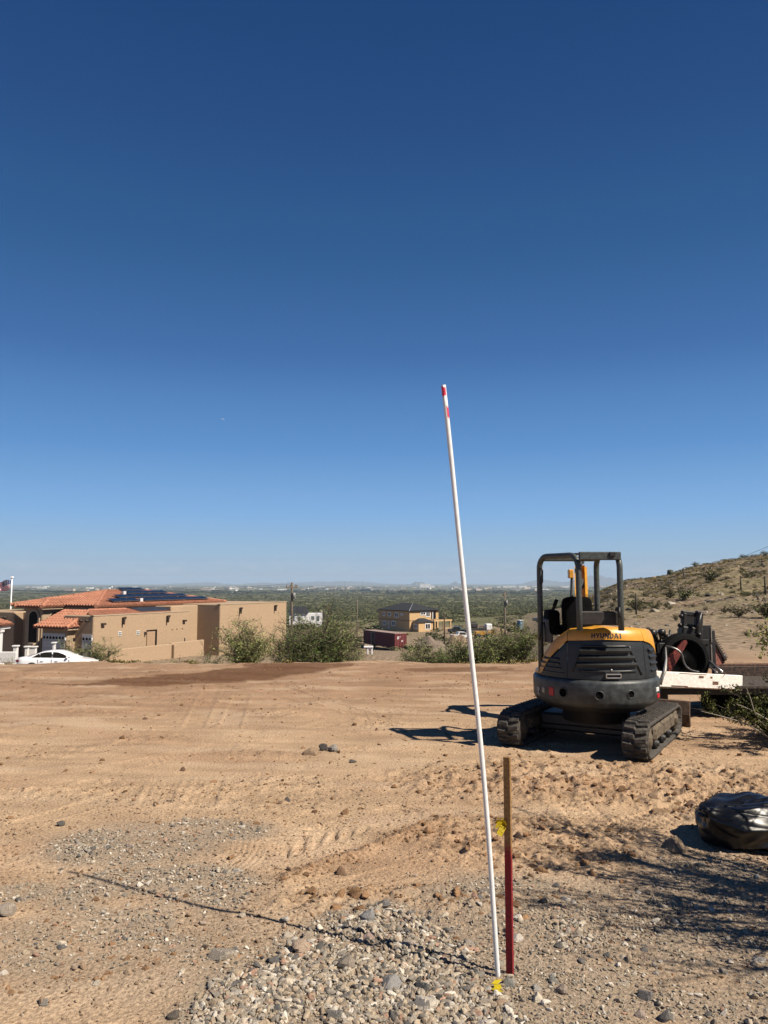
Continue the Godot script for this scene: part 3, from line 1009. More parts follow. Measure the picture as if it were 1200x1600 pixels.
	for side in [-1.0, 1.0]:
		var tr := Node3D.new()
		tr.name = numbered("track", ex)
		ex.add_child(tr)
		var o: Vector3 = uc + rt * 0.775 * side
		# belt outline in (forward, up): raised drive wheel end, sloping run, flat on the ground
		var path := []
		for i in range(0, 9):
			var q := PI / 2 + PI * i / 8.0
			path.append(Vector2(-0.82 + 0.205 * cos(q), 0.225 + 0.205 * sin(q)))
		path.append(Vector2(-0.55, 0.015)); path.append(Vector2(0.62, 0.015))
		for i in range(0, 9):
			var q := -PI / 2 + PI * i / 8.0
			path.append(Vector2(0.84 + 0.19 * cos(q), 0.215 + 0.19 * sin(q)))
		path.append(Vector2(0.3, 0.412)); path.append(Vector2(-0.3, 0.425))
		st = begin(true)
		var m := path.size()
		var P := func(k: int, inn: float, x: float) -> Vector3:
			var a: Vector2 = path[posmod(k - 1, m)]
			var b: Vector2 = path[posmod(k + 1, m)]
			var nn := (b - a).normalized()
			var q: Vector2 = path[posmod(k, m)] + Vector2(nn.y, -nn.x) * -inn
			return o + ub * Vector3(q.x * 1.07, q.y, x)
		for k in m:
			quad(st, P.call(k, 0, 0.15), P.call(k, 0, -0.15), P.call(k + 1, 0, -0.15), P.call(k + 1, 0, 0.15))
			quad(st, P.call(k, 0.035, -0.15), P.call(k, 0.035, 0.15), P.call(k + 1, 0.035, 0.15), P.call(k + 1, 0.035, -0.15))
			quad(st, P.call(k, 0.035, 0.15), P.call(k, 0, 0.15), P.call(k + 1, 0, 0.15), P.call(k + 1, 0.035, 0.15))
			quad(st, P.call(k, 0, -0.15), P.call(k, 0.035, -0.15), P.call(k + 1, 0.035, -0.15), P.call(k + 1, 0, -0.15))
		st.set_smooth_group(-1)
		done("track_belt", st, rubber, tr)
		# lugs
		if lug_mesh == null:
			var ls := begin()
			hexa(ls, [Vector3(-0.045, -0.004, 0.135), Vector3(0.02, -0.004, 0.135), Vector3(0.035, -0.004, -0.135 + 0.13), Vector3(-0.03, -0.004, -0.135 + 0.13), Vector3(-0.033, 0.026, 0.13), Vector3(0.004, 0.026, 0.13), Vector3(0.022, 0.026, 0.01), Vector3(-0.018, 0.026, 0.01)])
			ls.generate_normals()
			lug_mesh = ls.commit()
		var lens := [0.0]
		for k in m: lens.append(lens[-1] + (path[(k + 1) % m] as Vector2).distance_to(path[k]))
		var total: float = lens[-1]
		var count := 46
		for k in count:
			var s := total * k / count
			for half in [0, 1]:
				var s2 := fposmod(s + half * total / count * 0.5, total)
				var j := 0
				while lens[j + 1] < s2: j += 1
				var t: float = (s2 - lens[j]) / (lens[j + 1] - lens[j])
				var a: Vector2 = path[j]
				var b: Vector2 = path[(j + 1) % m]
				var q := a.lerp(b, t)
				var tg := (b - a).normalized()
				var nm := Vector2(tg.y, -tg.x)
				if q.y < 0.03 and q.x > -0.5 and q.x < 0.6: continue    # pressed into the soil
				var lb := ub * Basis(Vector3(-tg.x, -tg.y, 0), Vector3(nm.x, nm.y, 0), Vector3(0, 0, 1 if half == 0 else -1))
				if half == 0: lb = ub * Basis(Vector3(tg.x, tg.y, 0), Vector3(nm.x, nm.y, 0), Vector3(0, 0, 1))
				if half == 1: lb = ub * Basis(Vector3(tg.x, tg.y, 0), Vector3(nm.x, nm.y, 0), Vector3(0, 0, -1))
				var l := put("tread_lug", lug_mesh, rubber, tr)
				l.transform = Transform3D(lb, o + ub * Vector3(q.x * 1.07, q.y, 0))
		# wheels and dusty side frames
		for w in [[-0.82, 0.225, 0.165, "drive_sprocket"], [0.84, 0.215, 0.15, "idler_wheel"], [-0.4, 0.115, 0.07, "track_roller"], [0.0, 0.115, 0.07, "track_roller"], [0.4, 0.115, 0.07, "track_roller"]]:
			st = begin(true)
			var wb := ub * Basis(Vector3.RIGHT, PI / 2)
			lathe(st, o + ub * Vector3(w[0], w[1], -0.11), [Vector2(0, 0), Vector2(w[2] * 0.9, 0), Vector2(w[2], 0.02), Vector2(w[2], 0.20), Vector2(w[2] * 0.9, 0.22), Vector2(w[2] * 0.5, 0.225), Vector2(w[2] * 0.45, 0.245), Vector2(0, 0.245)], 20, wb)
			done(w[3], st, dusty if w[3] != "track_roller" else black, tr)
		var last := 0.0
		for w in [[-0.60, -0.14, 0.20], [-0.13, 0.33, 0.21], [0.34, 0.60, 0.205]]:
			st = begin()
			cbox(st, o + ub * Vector3((w[0] + w[1]) * 0.5, 0.25, side * 0.012), Vector3(w[1] - w[0], w[2] * 0.88, 0.262), 0.035, ub)
			done("side_frame", st, dusty, tr)
	# blade and its arms
	st = begin()
	prism(st, [Vector2(1.42, 0.03), Vector2(1.50, 0.03), Vector2(1.46, 0.2), Vector2(1.52, 0.38), Vector2(1.44, 0.38), Vector2(1.38, 0.2)], 1.95, uc, ub)
	done("dozer_blade", st, mat("rusty_blade", Color(0.16, 0.10, 0.065), 0.75, 0.2, 0.4, 2.5), ex)
	st = begin()
	for x in [-0.35, 0.35]:
		st = begin()
		cbox(st, uc + ub * Vector3(0.95, 0.22, x), Vector3(0.95, 0.09, 0.08), 0.01, ub)
		done("blade_arm", st, black, ex)

func letters(text: String, called: String, parent: Node, us: Array, v: float, r: float, size: float, m: Material, tilt := 0.0) -> void:
	var font := SystemFont.new()
	font.font_names = PackedStringArray(["Droid Sans"])
	font.font_weight = 700
	for i in text.length():
		var tm := TextMesh.new()
		tm.text = text[i]
		tm.font = font
		tm.font_size = 64
		tm.pixel_size = size / 46.0
		tm.depth = 0.006
		var th := deg_to_rad(th_fine(us[i], r))
		var pz := (XO + drum(th, 0, r)).z
		var y: float = at(us[i], v, -pz).y
		var me: Mesh = tm
		if text[i] == "I":      # a plain bar, without the serifs of the font
			var bar := begin()
			box(bar, Vector3.ZERO, Vector3(size * 0.22, size, 0.006))
			bar.generate_normals()
			me = bar.commit()
		var o := put(called, me, m, parent)
		o.transform = Transform3D(Basis(Vector3.UP, th) * Basis(Vector3.RIGHT, tilt), drum(th, y, r + 0.004))

func th_fine(u: float, r: float) -> float:
	var lo := -78.0
	var hi := 60.0
	for k in 30:
		var md := (lo + hi) * 0.5
		var p := XO + drum(deg_to_rad(md), 0, r)
		if 600.0 + FOCAL * p.x / -p.z < u: lo = md
		else: hi = md
	return lo

# rounded cushion-like box (superellipsoid), half sizes h
func soft_box(st: SurfaceTool, c: Vector3, h: Vector3, b := Basis.IDENTITY, e := 0.35) -> void:
	var n := 18
	var m := 12
	var P := func(i: int, j: int) -> Vector3:
		var a := TAU * i / n
		var q := PI * (j / float(m) - 0.5)
		var f := func(x: float) -> float: return sign(x) * pow(absf(x), e)
		return c + b * Vector3(h.x * f.call(cos(q)) * f.call(cos(a)), h.y * f.call(sin(q)), -h.z * f.call(cos(q)) * f.call(sin(a)))
	for j in m:
		for i in n:
			var p0: Vector3 = P.call(i, j)
			var p1: Vector3 = P.call(i + 1, j)
			var p2: Vector3 = P.call(i + 1, j + 1)
			var p3: Vector3 = P.call(i, j + 1)
			if j > 0: tri(st, p0, p1, p2)
			if j < m - 1: tri(st, p0, p2, p3)

# ------------------------------------------------------------------ trailer and trencher
func build_trailer() -> void:
	var o := Vector3(5.4, 0, -12.6)
	var T := func(u: float, v: float, d: float) -> Vector3: return at(u, v, d) - o
	var black := mat("black_steel", Color(0.014, 0.014, 0.015), 0.55, 0.0, 0.2, 2.0)
	var white := mat("chipped_white", Color(0.86, 0.81, 0.74), 0.6, 0.0, 0.12, 2.5, 0.1)
	var rust := mat("rust", Color(0.17, 0.075, 0.04), 0.85, 0.1, 0.5, 3.0, 0.2)
	var brown := mat("brown_rail", Color(0.115, 0.062, 0.042), 0.8, 0.0, 0.5, 2.5, 0.2)
	var tr := thing("utility_trailer", "low rusty trailer with a chipped white side beam, right of the excavator", "trailer", o)
	var st := begin()
	var a: Vector3 = T.call(1016, 1060, 11.45)
	var b: Vector3 = T.call(1158, 1067, 12.0)
	var d := (b - a)
	var bb := Basis(d.normalized(), Vector3.UP, d.normalized().cross(Vector3.UP))
	bb = Basis(d.normalized(), (bb.z.cross(d.normalized())).normalized(), bb.z)
	cbox(st, (a + b) * 0.5, Vector3(d.length(), 0.225, 0.07), 0.008, bb)
	var beam := done("side_beam", st, white, tr)
	st = begin()
	var spots := mat("rust_light", Color(0.34, 0.17, 0.10), 0.85, 0.0, 0.5, 6.0)
	for q in [[0.05, 0.06, 0.09, 0.035], [0.32, -0.02, 0.11, 0.05], [0.24, 0.06, 0.04, 0.03], [-0.34, -0.09, 0.3, 0.02], [0.1, -0.103, 0.7, 0.014], [-0.1, 0.1, 0.5, 0.01], [0.55, -0.1, 0.25, 0.02]]:
		st = begin()
		cbox(st, (a + b) * 0.5 + bb * Vector3(q[0], q[1], 0.0355), Vector3(q[2], q[3], 0.004), 0.001, bb)
		done("rust_stain", st, spots, beam)
	# far rail and deck
	st = begin()
	var c: Vector3 = T.call(1112, 1049, 13.3)
	cbox(st, c + Vector3(1.6, -0.02, 0.05), Vector3(3.3, 0.25, 0.08), 0.01, Basis(Vector3.UP, 0.06))
	done("side_rail", st, brown, tr)
	st = begin()
	cbox(st, c + Vector3(1.6, 0.115, -0.02), Vector3(3.3, 0.03, 0.16), 0.008, Basis(Vector3.UP, 0.06))
	done("rail_cap", st, rust, tr)
	var plank_mesh: Mesh = null
	for k in 9:
		st = begin()
		cbox(st, Vector3(0.55, 0.475, 0.6 - k * 0.155), Vector3(3.6, 0.045, 0.145), 0.006)
		st.generate_normals()
		if plank_mesh == null: plank_mesh = st.commit()
		put("deck_plank", plank_mesh, mat("grey_plank", Color(0.13, 0.10, 0.075), 0.9, 0.0, 0.5, 3.0, 0.2), tr, Vector3(0, 0.0, -k * 0.155))
	st = begin()
	for z in [0.55, -0.65]:
		cbox(st, Vector3(0.55, 0.40, z), Vector3(3.6, 0.10, 0.06), 0.006)
	for x in [-1.2, -0.4, 0.4, 1.2, 2.0]:
		cbox(st, Vector3(x, 0.40, -0.05), Vector3(0.05, 0.08, 1.2), 0.006)
	done("chassis", st, black, tr)
	st = begin()
	cbox(st, T.call(1035.5, 1055, 12.15), Vector3(0.115, 1.0, 0.10), 0.01)
	done("corner_post", st, black, tr)
	for q in [[1122.0, 12.15], [1175.0, 12.15]]:
		var w: Vector3 = T.call(q[0], 1095, q[1])
		w.y = 0.25
		var wh := Node3D.new()
		wh.name = numbered("wheel", tr)
		tr.add_child(wh)
		wheel(wh, w, 0.25, 0.2, 0.0)
	# strap, straps' bars, chain
	st = begin(true)
	tube(st, [T.call(1040, 1012, 11.9), T.call(1041, 1030, 11.7), T.call(1039, 1047, 11.48), T.call(1036, 1058, 11.44), T.call(1032, 1070, 11.44)], [0.010, 0.016, 0.028, 0.014, 0.02], 6)
	done("ratchet_strap", st, mat("strap_pale", Color(0.45, 0.43, 0.40), 0.5, 0.3, 0.3, 6.0), tr)
	st = begin(true)
	tube(st, [T.call(1108, 1033, 12.2), T.call(1129, 1050, 11.9)], 0.017, 8)
	tube(st, [T.call(1106, 1040, 12.2), T.call(1120, 1051, 11.8)], 0.013, 8)
	tube(st, [T.call(1133, 1053, 11.86), T.call(1120, 1068, 11.82)], 0.008, 6)
	done("tie_rod", st, mat("bright_rod", Color(0.5, 0.5, 0.5), 0.3, 0.8, 0.2, 3.0), tr)
	for k in 7:
		st = begin(true)
		var p: Vector3 = T.call(1019.5 + 1.5 * sin(k * 1.3), 1044 + k * 3.6, 11.6)
		var pl := []
		for i in 9:
			var q := TAU * i / 8.0
			pl.append(p + Vector3((0.018 * cos(q)) if k % 2 == 0 else 0.004 * cos(q), 0.026 * sin(q), 0.0 if k % 2 == 0 else 0.018 * cos(q)))
		tube(st, pl, 0.006, 6, false)
		done("chain_link", st, mat("rusty_chain", Color(0.09, 0.065, 0.05), 0.7, 0.4, 0.3, 5.0), tr)

	# the trencher riding on it
	var oo := Vector3(4.75, 0.5, -12.4)
	T = func(u: float, v: float, d2: float) -> Vector3: return at(u, v, d2) - oo
	var red := mat("faded_red", Color(0.30, 0.045, 0.03), 0.6, 0.0, 0.4, 3.0)
	var te := thing("trencher", "black and red digging machine with one large tyre, sitting on the rusty trailer", "machine", oo)
	var wn := Node3D.new()
	wn.name = "wheel"
	te.add_child(wn)
	wheel(wn, T.call(1067, 1032, 12.2), 0.425, 0.20, 0.18)
	st = begin()
	cbox(st, T.call(1088, 1012, 12.9), Vector3(0.44, 0.62, 0.5), 0.02)
	cbox(st, T.call(1050, 1030, 12.9), Vector3(0.5, 0.35, 0.4), 0.02)
	done("body", st, black, te)
	st = begin()
	cbox(st, T.call(1100, 990, 12.62), Vector3(0.24, 0.27, 0.03), 0.006)
	cbox(st, T.call(1095, 1003, 12.55), Vector3(0.36, 0.08, 0.12), 0.006)
	done("side_box", st, black, te)
	st = begin()
	cbox(st, T.call(1110.5, 992, 12.5), Vector3(0.02, 0.24, 0.05), 0.004)
	cbox(st, T.call(1111, 1022, 12.5), Vector3(0.022, 0.30, 0.05), 0.004)
	done("pale_edge", st, mat("worn_edge", Color(0.33, 0.29, 0.25), 0.6, 0.2, 0.3, 6.0), te)
	# coupler plates with the opening between
	st = begin()
	var tl := Basis(Vector3.BACK, -0.10)
	for q in [[1068.0, 974.0, 0.075, 0.36, 12.5], [1091.0, 976.0, 0.11, 0.44, 12.45]]:
		cbox(st, T.call(q[0], q[1], q[4]), Vector3(q[2], q[3], 0.12), 0.02, tl)
	cbox(st, T.call(1079, 959, 12.5), Vector3(0.30, 0.08, 0.10), 0.015, tl)
	cbox(st, T.call(1079, 978, 12.5), Vector3(0.22, 0.05, 0.12), 0.012, tl)
	cbox(st, T.call(1079, 990, 12.5), Vector3(0.34, 0.22, 0.20), 0.02, tl)
	cbox(st, T.call(1080, 975, 12.75), Vector3(0.30, 0.34, 0.06), 0.02, tl)
	done("coupler", st, black, te)
	st = begin(true)
	var pin := mat("worn_black", Color(0.04, 0.037, 0.036), 0.4, 0.3, 0.3, 4.0)
	for q in [[1064.0, 963.0], [1062.0, 977.0], [1095.0, 960.0], [1092.0, 992.0], [1066.0, 997.0]]:
		st = begin(true)
		tube(st, [T.call(q[0], q[1], 12.5), T.call(q[0], q[1], 12.33)], 0.035, 10)
		done("pivot_pin", st, pin, te)
	st = begin(true)
	tube(st, [T.call(1095, 957, 12.35), T.call(1088, 990, 12.3)], 0.03, 8)
	tube(st, [T.call(1071, 993, 12.35), T.call(1076, 998, 12.3), T.call(1084, 998, 12.3)], 0.022, 8)
	done("coupler_ram", st, mat("worn_black", Color(0.04, 0.037, 0.036), 0.4, 0.3, 0.3, 4.0), te)
	# control cluster at the left
	st = begin(true)
	for k in 15:
		var u := 1013.0 + fmod(k * 7.3, 32.0)
		var p: Vector3 = T.call(u, 1006 + fmod(k * 5.1, 14.0), 12.4 + 0.03 * (k % 4))
		var q: Vector3 = T.call(u + 4 * sin(k * 2.0), 984 + fmod(k * 3.7, 12.0), 12.4)
		tube(st, [p, (p + q) * 0.5 + Vector3(0.03, 0.0, 0), q], 0.016, 7)
		if k % 3 == 0: soft_box(st, q, Vector3(0.03, 0.035, 0.03))
	for q in [[1020.0, 989.0, 0.06], [1034.0, 988.0, 0.055], [1043.0, 996.0, 0.05]]:
		lathe(st, T.call(q[0], q[1], 12.3), [Vector2(0, -0.05), Vector2(q[2], -0.04), Vector2(q[2], 0.04), Vector2(0, 0.05)], 14, Basis(Vector3.RIGHT, PI / 2))
	done("control_lever", st, mat("worn_black", Color(0.04, 0.037, 0.036), 0.4, 0.3, 0.3, 4.0), te)
	st = begin()
	cbox(st, T.call(1030, 1012, 12.55), Vector3(0.33, 0.22, 0.25), 0.02)
	cbox(st, T.call(1018, 1000, 12.5), Vector3(0.10, 0.26, 0.2), 0.02)
	done("valve_block", st, black, te)
	st = begin()
	cbox(st, T.call(1022, 1031, 12.5), Vector3(0.13, 0.17, 0.12), 0.01)
	done("worn_box", st, mat("worn_brown", Color(0.12, 0.075, 0.05), 0.8, 0.0, 0.4, 4.0), te)
	# red brace in front of the wheel
	st = begin()
	var r0: Vector3 = T.call(1046, 1049, 11.95)
	var poly := []
	for q in [[1043.0, 1028.0], [1066.0, 1002.0], [1072.0, 1000.0], [1073.0, 1005.0], [1049.0, 1047.0], [1044.0, 1050.0]]:
		var pp: Vector3 = T.call(q[0], q[1], 11.95)
		poly.append(Vector2(pp.x, pp.y))
	prism(st, poly, 0.05, Vector3(0, 0, r0.z))
	done("red_brace", st, red, te)
	# digging chain boom slanting down at the right
	st = begin()
	cbox(st, T.call(1119, 1026, 12.9), Vector3(0.16, 0.30, 0.05), 0.01, Basis(Vector3.BACK, 0.5))
	done("red_guard", st, mat("pink_red", Color(0.46, 0.16, 0.11), 0.7, 0.0, 0.3, 4.0), te)
	var tooth: Mesh = null
	for k in 14:
		st = begin()
		cbox(st, Vector3.ZERO, Vector3(0.05, 0.045, 0.10), 0.008)
		tube(st, [Vector3(0, 0.02, 0), Vector3(0.02, 0.07, 0)], [0.016, 0.006], 6)
		st.generate_normals()
		if tooth == null: tooth = st.commit()
		var t := k / 13.0
		var p: Vector3 = (T.call(1106, 985, 12.9) as Vector3).lerp(T.call(1131, 1029, 12.9), t)
		var l := put("chain_tooth", tooth, mat("rusty_chain", Color(0.09, 0.065, 0.05), 0.7, 0.4, 0.3, 5.0), te, p)
		l.rotation.z = -0.9
	st = begin(true)
	tube(st, [T.call(1104, 992, 12.95), T.call(1128, 1034, 12.95)], 0.05, 8)
	tube(st, [T.call(1129, 1022, 12.9), T.call(1131, 1032, 12.9)], 0.05, 10)
	done("digging_boom", st, black, te)
	st = begin(true)
	tube(st, smooth_path([T.call(1040, 1010, 11.95), T.call(1048, 1011, 11.9), T.call(1058, 1015, 11.88), T.call(1065, 1022, 11.86), T.call(1068, 1033, 11.86), T.call(1072, 1041, 11.86), T.call(1080, 1047, 11.86), T.call(1092, 1050, 11.9)], 6), 0.015, 8)
	done("hose", st, mat("steel_hose", Color(0.42, 0.41, 0.40), 0.3, 0.6, 0.5, 9.0), te)

func smooth_path(p: Array, n: int) -> Array:
	var out := []
	for i in p.size() - 1:
		var a: Vector3 = p[max(i - 1, 0)]
		var b: Vector3 = p[i]
		var c: Vector3 = p[i + 1]
		var d: Vector3 = p[min(i + 2, p.size() - 1)]
		for k in n: out.append(b.cubic_interpolate(c, a, d, k / float(n)))
	out.append(p[-1])
	return out

func wheel(parent: Node3D, c: Vector3, r: float, w: float, yaw: float) -> void:
	var b := Basis(Vector3.UP, yaw) * Basis(Vector3.RIGHT, PI / 2)
	var st := begin(true)
	lathe(st, c, [Vector2(r * 0.74, w * 0.30), Vector2(r * 0.78, w * 0.44), Vector2(r * 0.80, w * 0.48), Vector2(r * 0.82, w * 0.44), Vector2(r * 0.90, w * 0.46), Vector2(r * 0.96, w * 0.40), Vector2(r, w * 0.28), Vector2(r * 0.985, w * 0.26), Vector2(r * 0.985, w * 0.2), Vector2(r, w * 0.18), Vector2(r, -w * 0.18), Vector2(r * 0.985, -w * 0.2), Vector2(r * 0.985, -w * 0.26), Vector2(r, -w * 0.28), Vector2(r * 0.9, -w * 0.46), Vector2(r * 0.60, -w * 0.40)], 44, b)
	done("tyre", st, mat("tyre_rubber", Color(0.016, 0.016, 0.016), 0.7, 0.0, 0.3, 5.0), parent)
	st = begin(true)
	lathe(st, c, [Vector2(0, w * 0.16), Vector2(r * 0.16, w * 0.16), Vector2(r * 0.2, w * 0.06), Vector2(r * 0.66, w * 0.04), Vector2(r * 0.72, w * 0.30), Vector2(r * 0.80, w * 0.42)], 32, b)
	done("rim", st, mat("rim_black", Color(0.005, 0.005, 0.005), 0.6, 0.2, 0.2, 4.0), parent)

# ------------------------------------------------------------------ bag
func build_bag() -> void:
	var c := at(1184, 1300, 6.35)
	c.y = height(c.x, c.z)
	var bag := thing("rubbish_bag", "shiny black plastic bag lying on the dirt at the right edge", "bag", c)
	var n := 170
	var m := 100
	var fn := FastNoiseLite.new()
	fn.seed = 5; fn.frequency = 1.0; fn.fractal_octaves = 2; fn.noise_type = FastNoiseLite.TYPE_SIMPLEX; fn.fractal_type = FastNoiseLite.FRACTAL_RIDGED
	var pts := []
	for j in m + 1:
		var row := []
		for i in n:
			var a := TAU * i / n
			var q := PI * (j / float(m) - 0.5)
			var f := func(x: float, e: float) -> float: return sign(x) * pow(absf(x), e)
			var d := Vector3(f.call(cos(q), 0.7) * f.call(cos(a), 0.75), f.call(sin(q), 0.75), f.call(cos(q), 0.7) * f.call(sin(a), 0.75))
			var p := Vector3(d.x * 0.43, 0.155 + d.y * 0.175, d.z * 0.33)
			if p.y > 0.17: p.y -= 0.07 * smoothstep(0.1, 0.5, p.x) + 0.04 * smoothstep(-0.1, -0.4, p.x) * 0.0
			p.y = max(p.y, -0.01)
			var nk := d - Vector3(-0.8, 0.45, 0.3)
			var fan := atan2(nk.z, nk.y + 0.001) + 0.5 * n_b.get_noise_3d(p.x * 6.0, p.y * 6.0, p.z * 6.0)
			var crease := pow(absf(sin(fan * 5.0 + 1.6 * n_b.get_noise_3d(p.x * 9.0 + 3.0, p.y * 9.0, p.z * 9.0))), 0.6)
			var fold := fn.get_noise_3d(p.x * 0.8 + p.y * 1.2, p.y * 3.2 - p.x * 0.6, p.z * 3.0)
			p += d * (0.055 * n_b.get_noise_3d(p.x * 6.0, p.y * 7.0, p.z * 6.0) + 0.016 * crease * smoothstep(1.6, 0.3, nk.length()) + 0.030 * fold)
			var k := fold
			# gathered neck pulled out to the left near the top
			var neck := exp(-pow((d - Vector3(-0.72, 0.55, 0.35)).length() / 0.32, 2.0))
			p += Vector3(-0.075, 0.045, 0.03) * neck * (1.0 + 0.6 * k)
			row.append(p)
		pts.append(row)
	var st := begin(true)
	for j in m:
		for i in n:
			quad(st, pts[j][(i + 1) % n], pts[j][i], pts[j + 1][i], pts[j + 1][(i + 1) % n])
	var plastic := mat("bin_plastic", Color(0.004, 0.004, 0.005), 0.36, 0.0, 0.0)
	done("sack", st, plastic, bag)
	st = begin(true)
	var e0 := Vector3(-0.39, 0.26, 0.12)
	tube(st, [e0 + Vector3(0.06, -0.02, 0), e0, e0 + Vector3(-0.06, 0.02, 0.01), e0 + Vector3(-0.10, 0.025, 0.015)], [0.06, 0.05, 0.028, 0.012], 9)
	for k in 6:
		var a := k * 1.05
		tube(st, [e0 + Vector3(0.02, 0, 0), e0 + Vector3(-0.03, 0.03 * sin(a), 0.03 * cos(a)), e0 + Vector3(-0.085 - 0.01 * k, 0.035 * sin(a) + 0.02, 0.035 * cos(a))], [0.02, 0.016, 0.006], 5)
	done("knotted_end", st, plastic, bag)

# ------------------------------------------------------------------ stones that can be told apart
func stone(u: float, v: float, w_px: float, h_px: float, col: Color, label: String, kind: int, group := "") -> MeshInstance3D:
	var p := gnd(u, v + h_px * 0.4)
	var sx := w_px / FOCAL * -p.z * 0.5
	var sy := h_px / FOCAL * -p.z * 0.55
	var o := MeshInstance3D.new()
	o.name = numbered("stone", self)
	var src: ArrayMesh = rock_meshes[kind % rock_meshes.size()]
	o.mesh = src
	var key := "stone%d" % int(col.r * 40) + str(int(col.b * 40))
	if not mats.has(key):
		var m := StandardMaterial3D.new()
		m.albedo_color = Color(col.r, col.g, col.b).linear_to_srgb()
		m.roughness = 0.9
		m.albedo_texture = stone_mat().albedo_texture
		m.uv1_triplanar = true; m.uv1_world_triplanar = true; m.uv1_scale = Vector3.ONE * 12.0
		m.heightmap_enabled = true
		m.heightmap_texture = grey_or_make()
		m.heightmap_scale = 0.6
		mats[key] = m
	o.material_override = mats[key]
	var bb := src.get_aabb().size
	o.transform = Transform3D(Basis(Vector3.UP, rng.randf_range(-0.4, 0.4)).scaled_local(Vector3(sx * 2.0 / bb.x, sy * 2.0 / bb.y, (sx + sy) / bb.z)), Vector3(p.x, height(p.x, p.z) + sy * 0.38, p.z))
	add_child(o, true)
	tag(o, label, "stone", group)
	return o

func grey_or_make() -> Texture2D:
	if not mats.has("bumptex"): mats["bumptex"] = grey_tex(5, 0.03, 512)
	return mats["bumptex"]

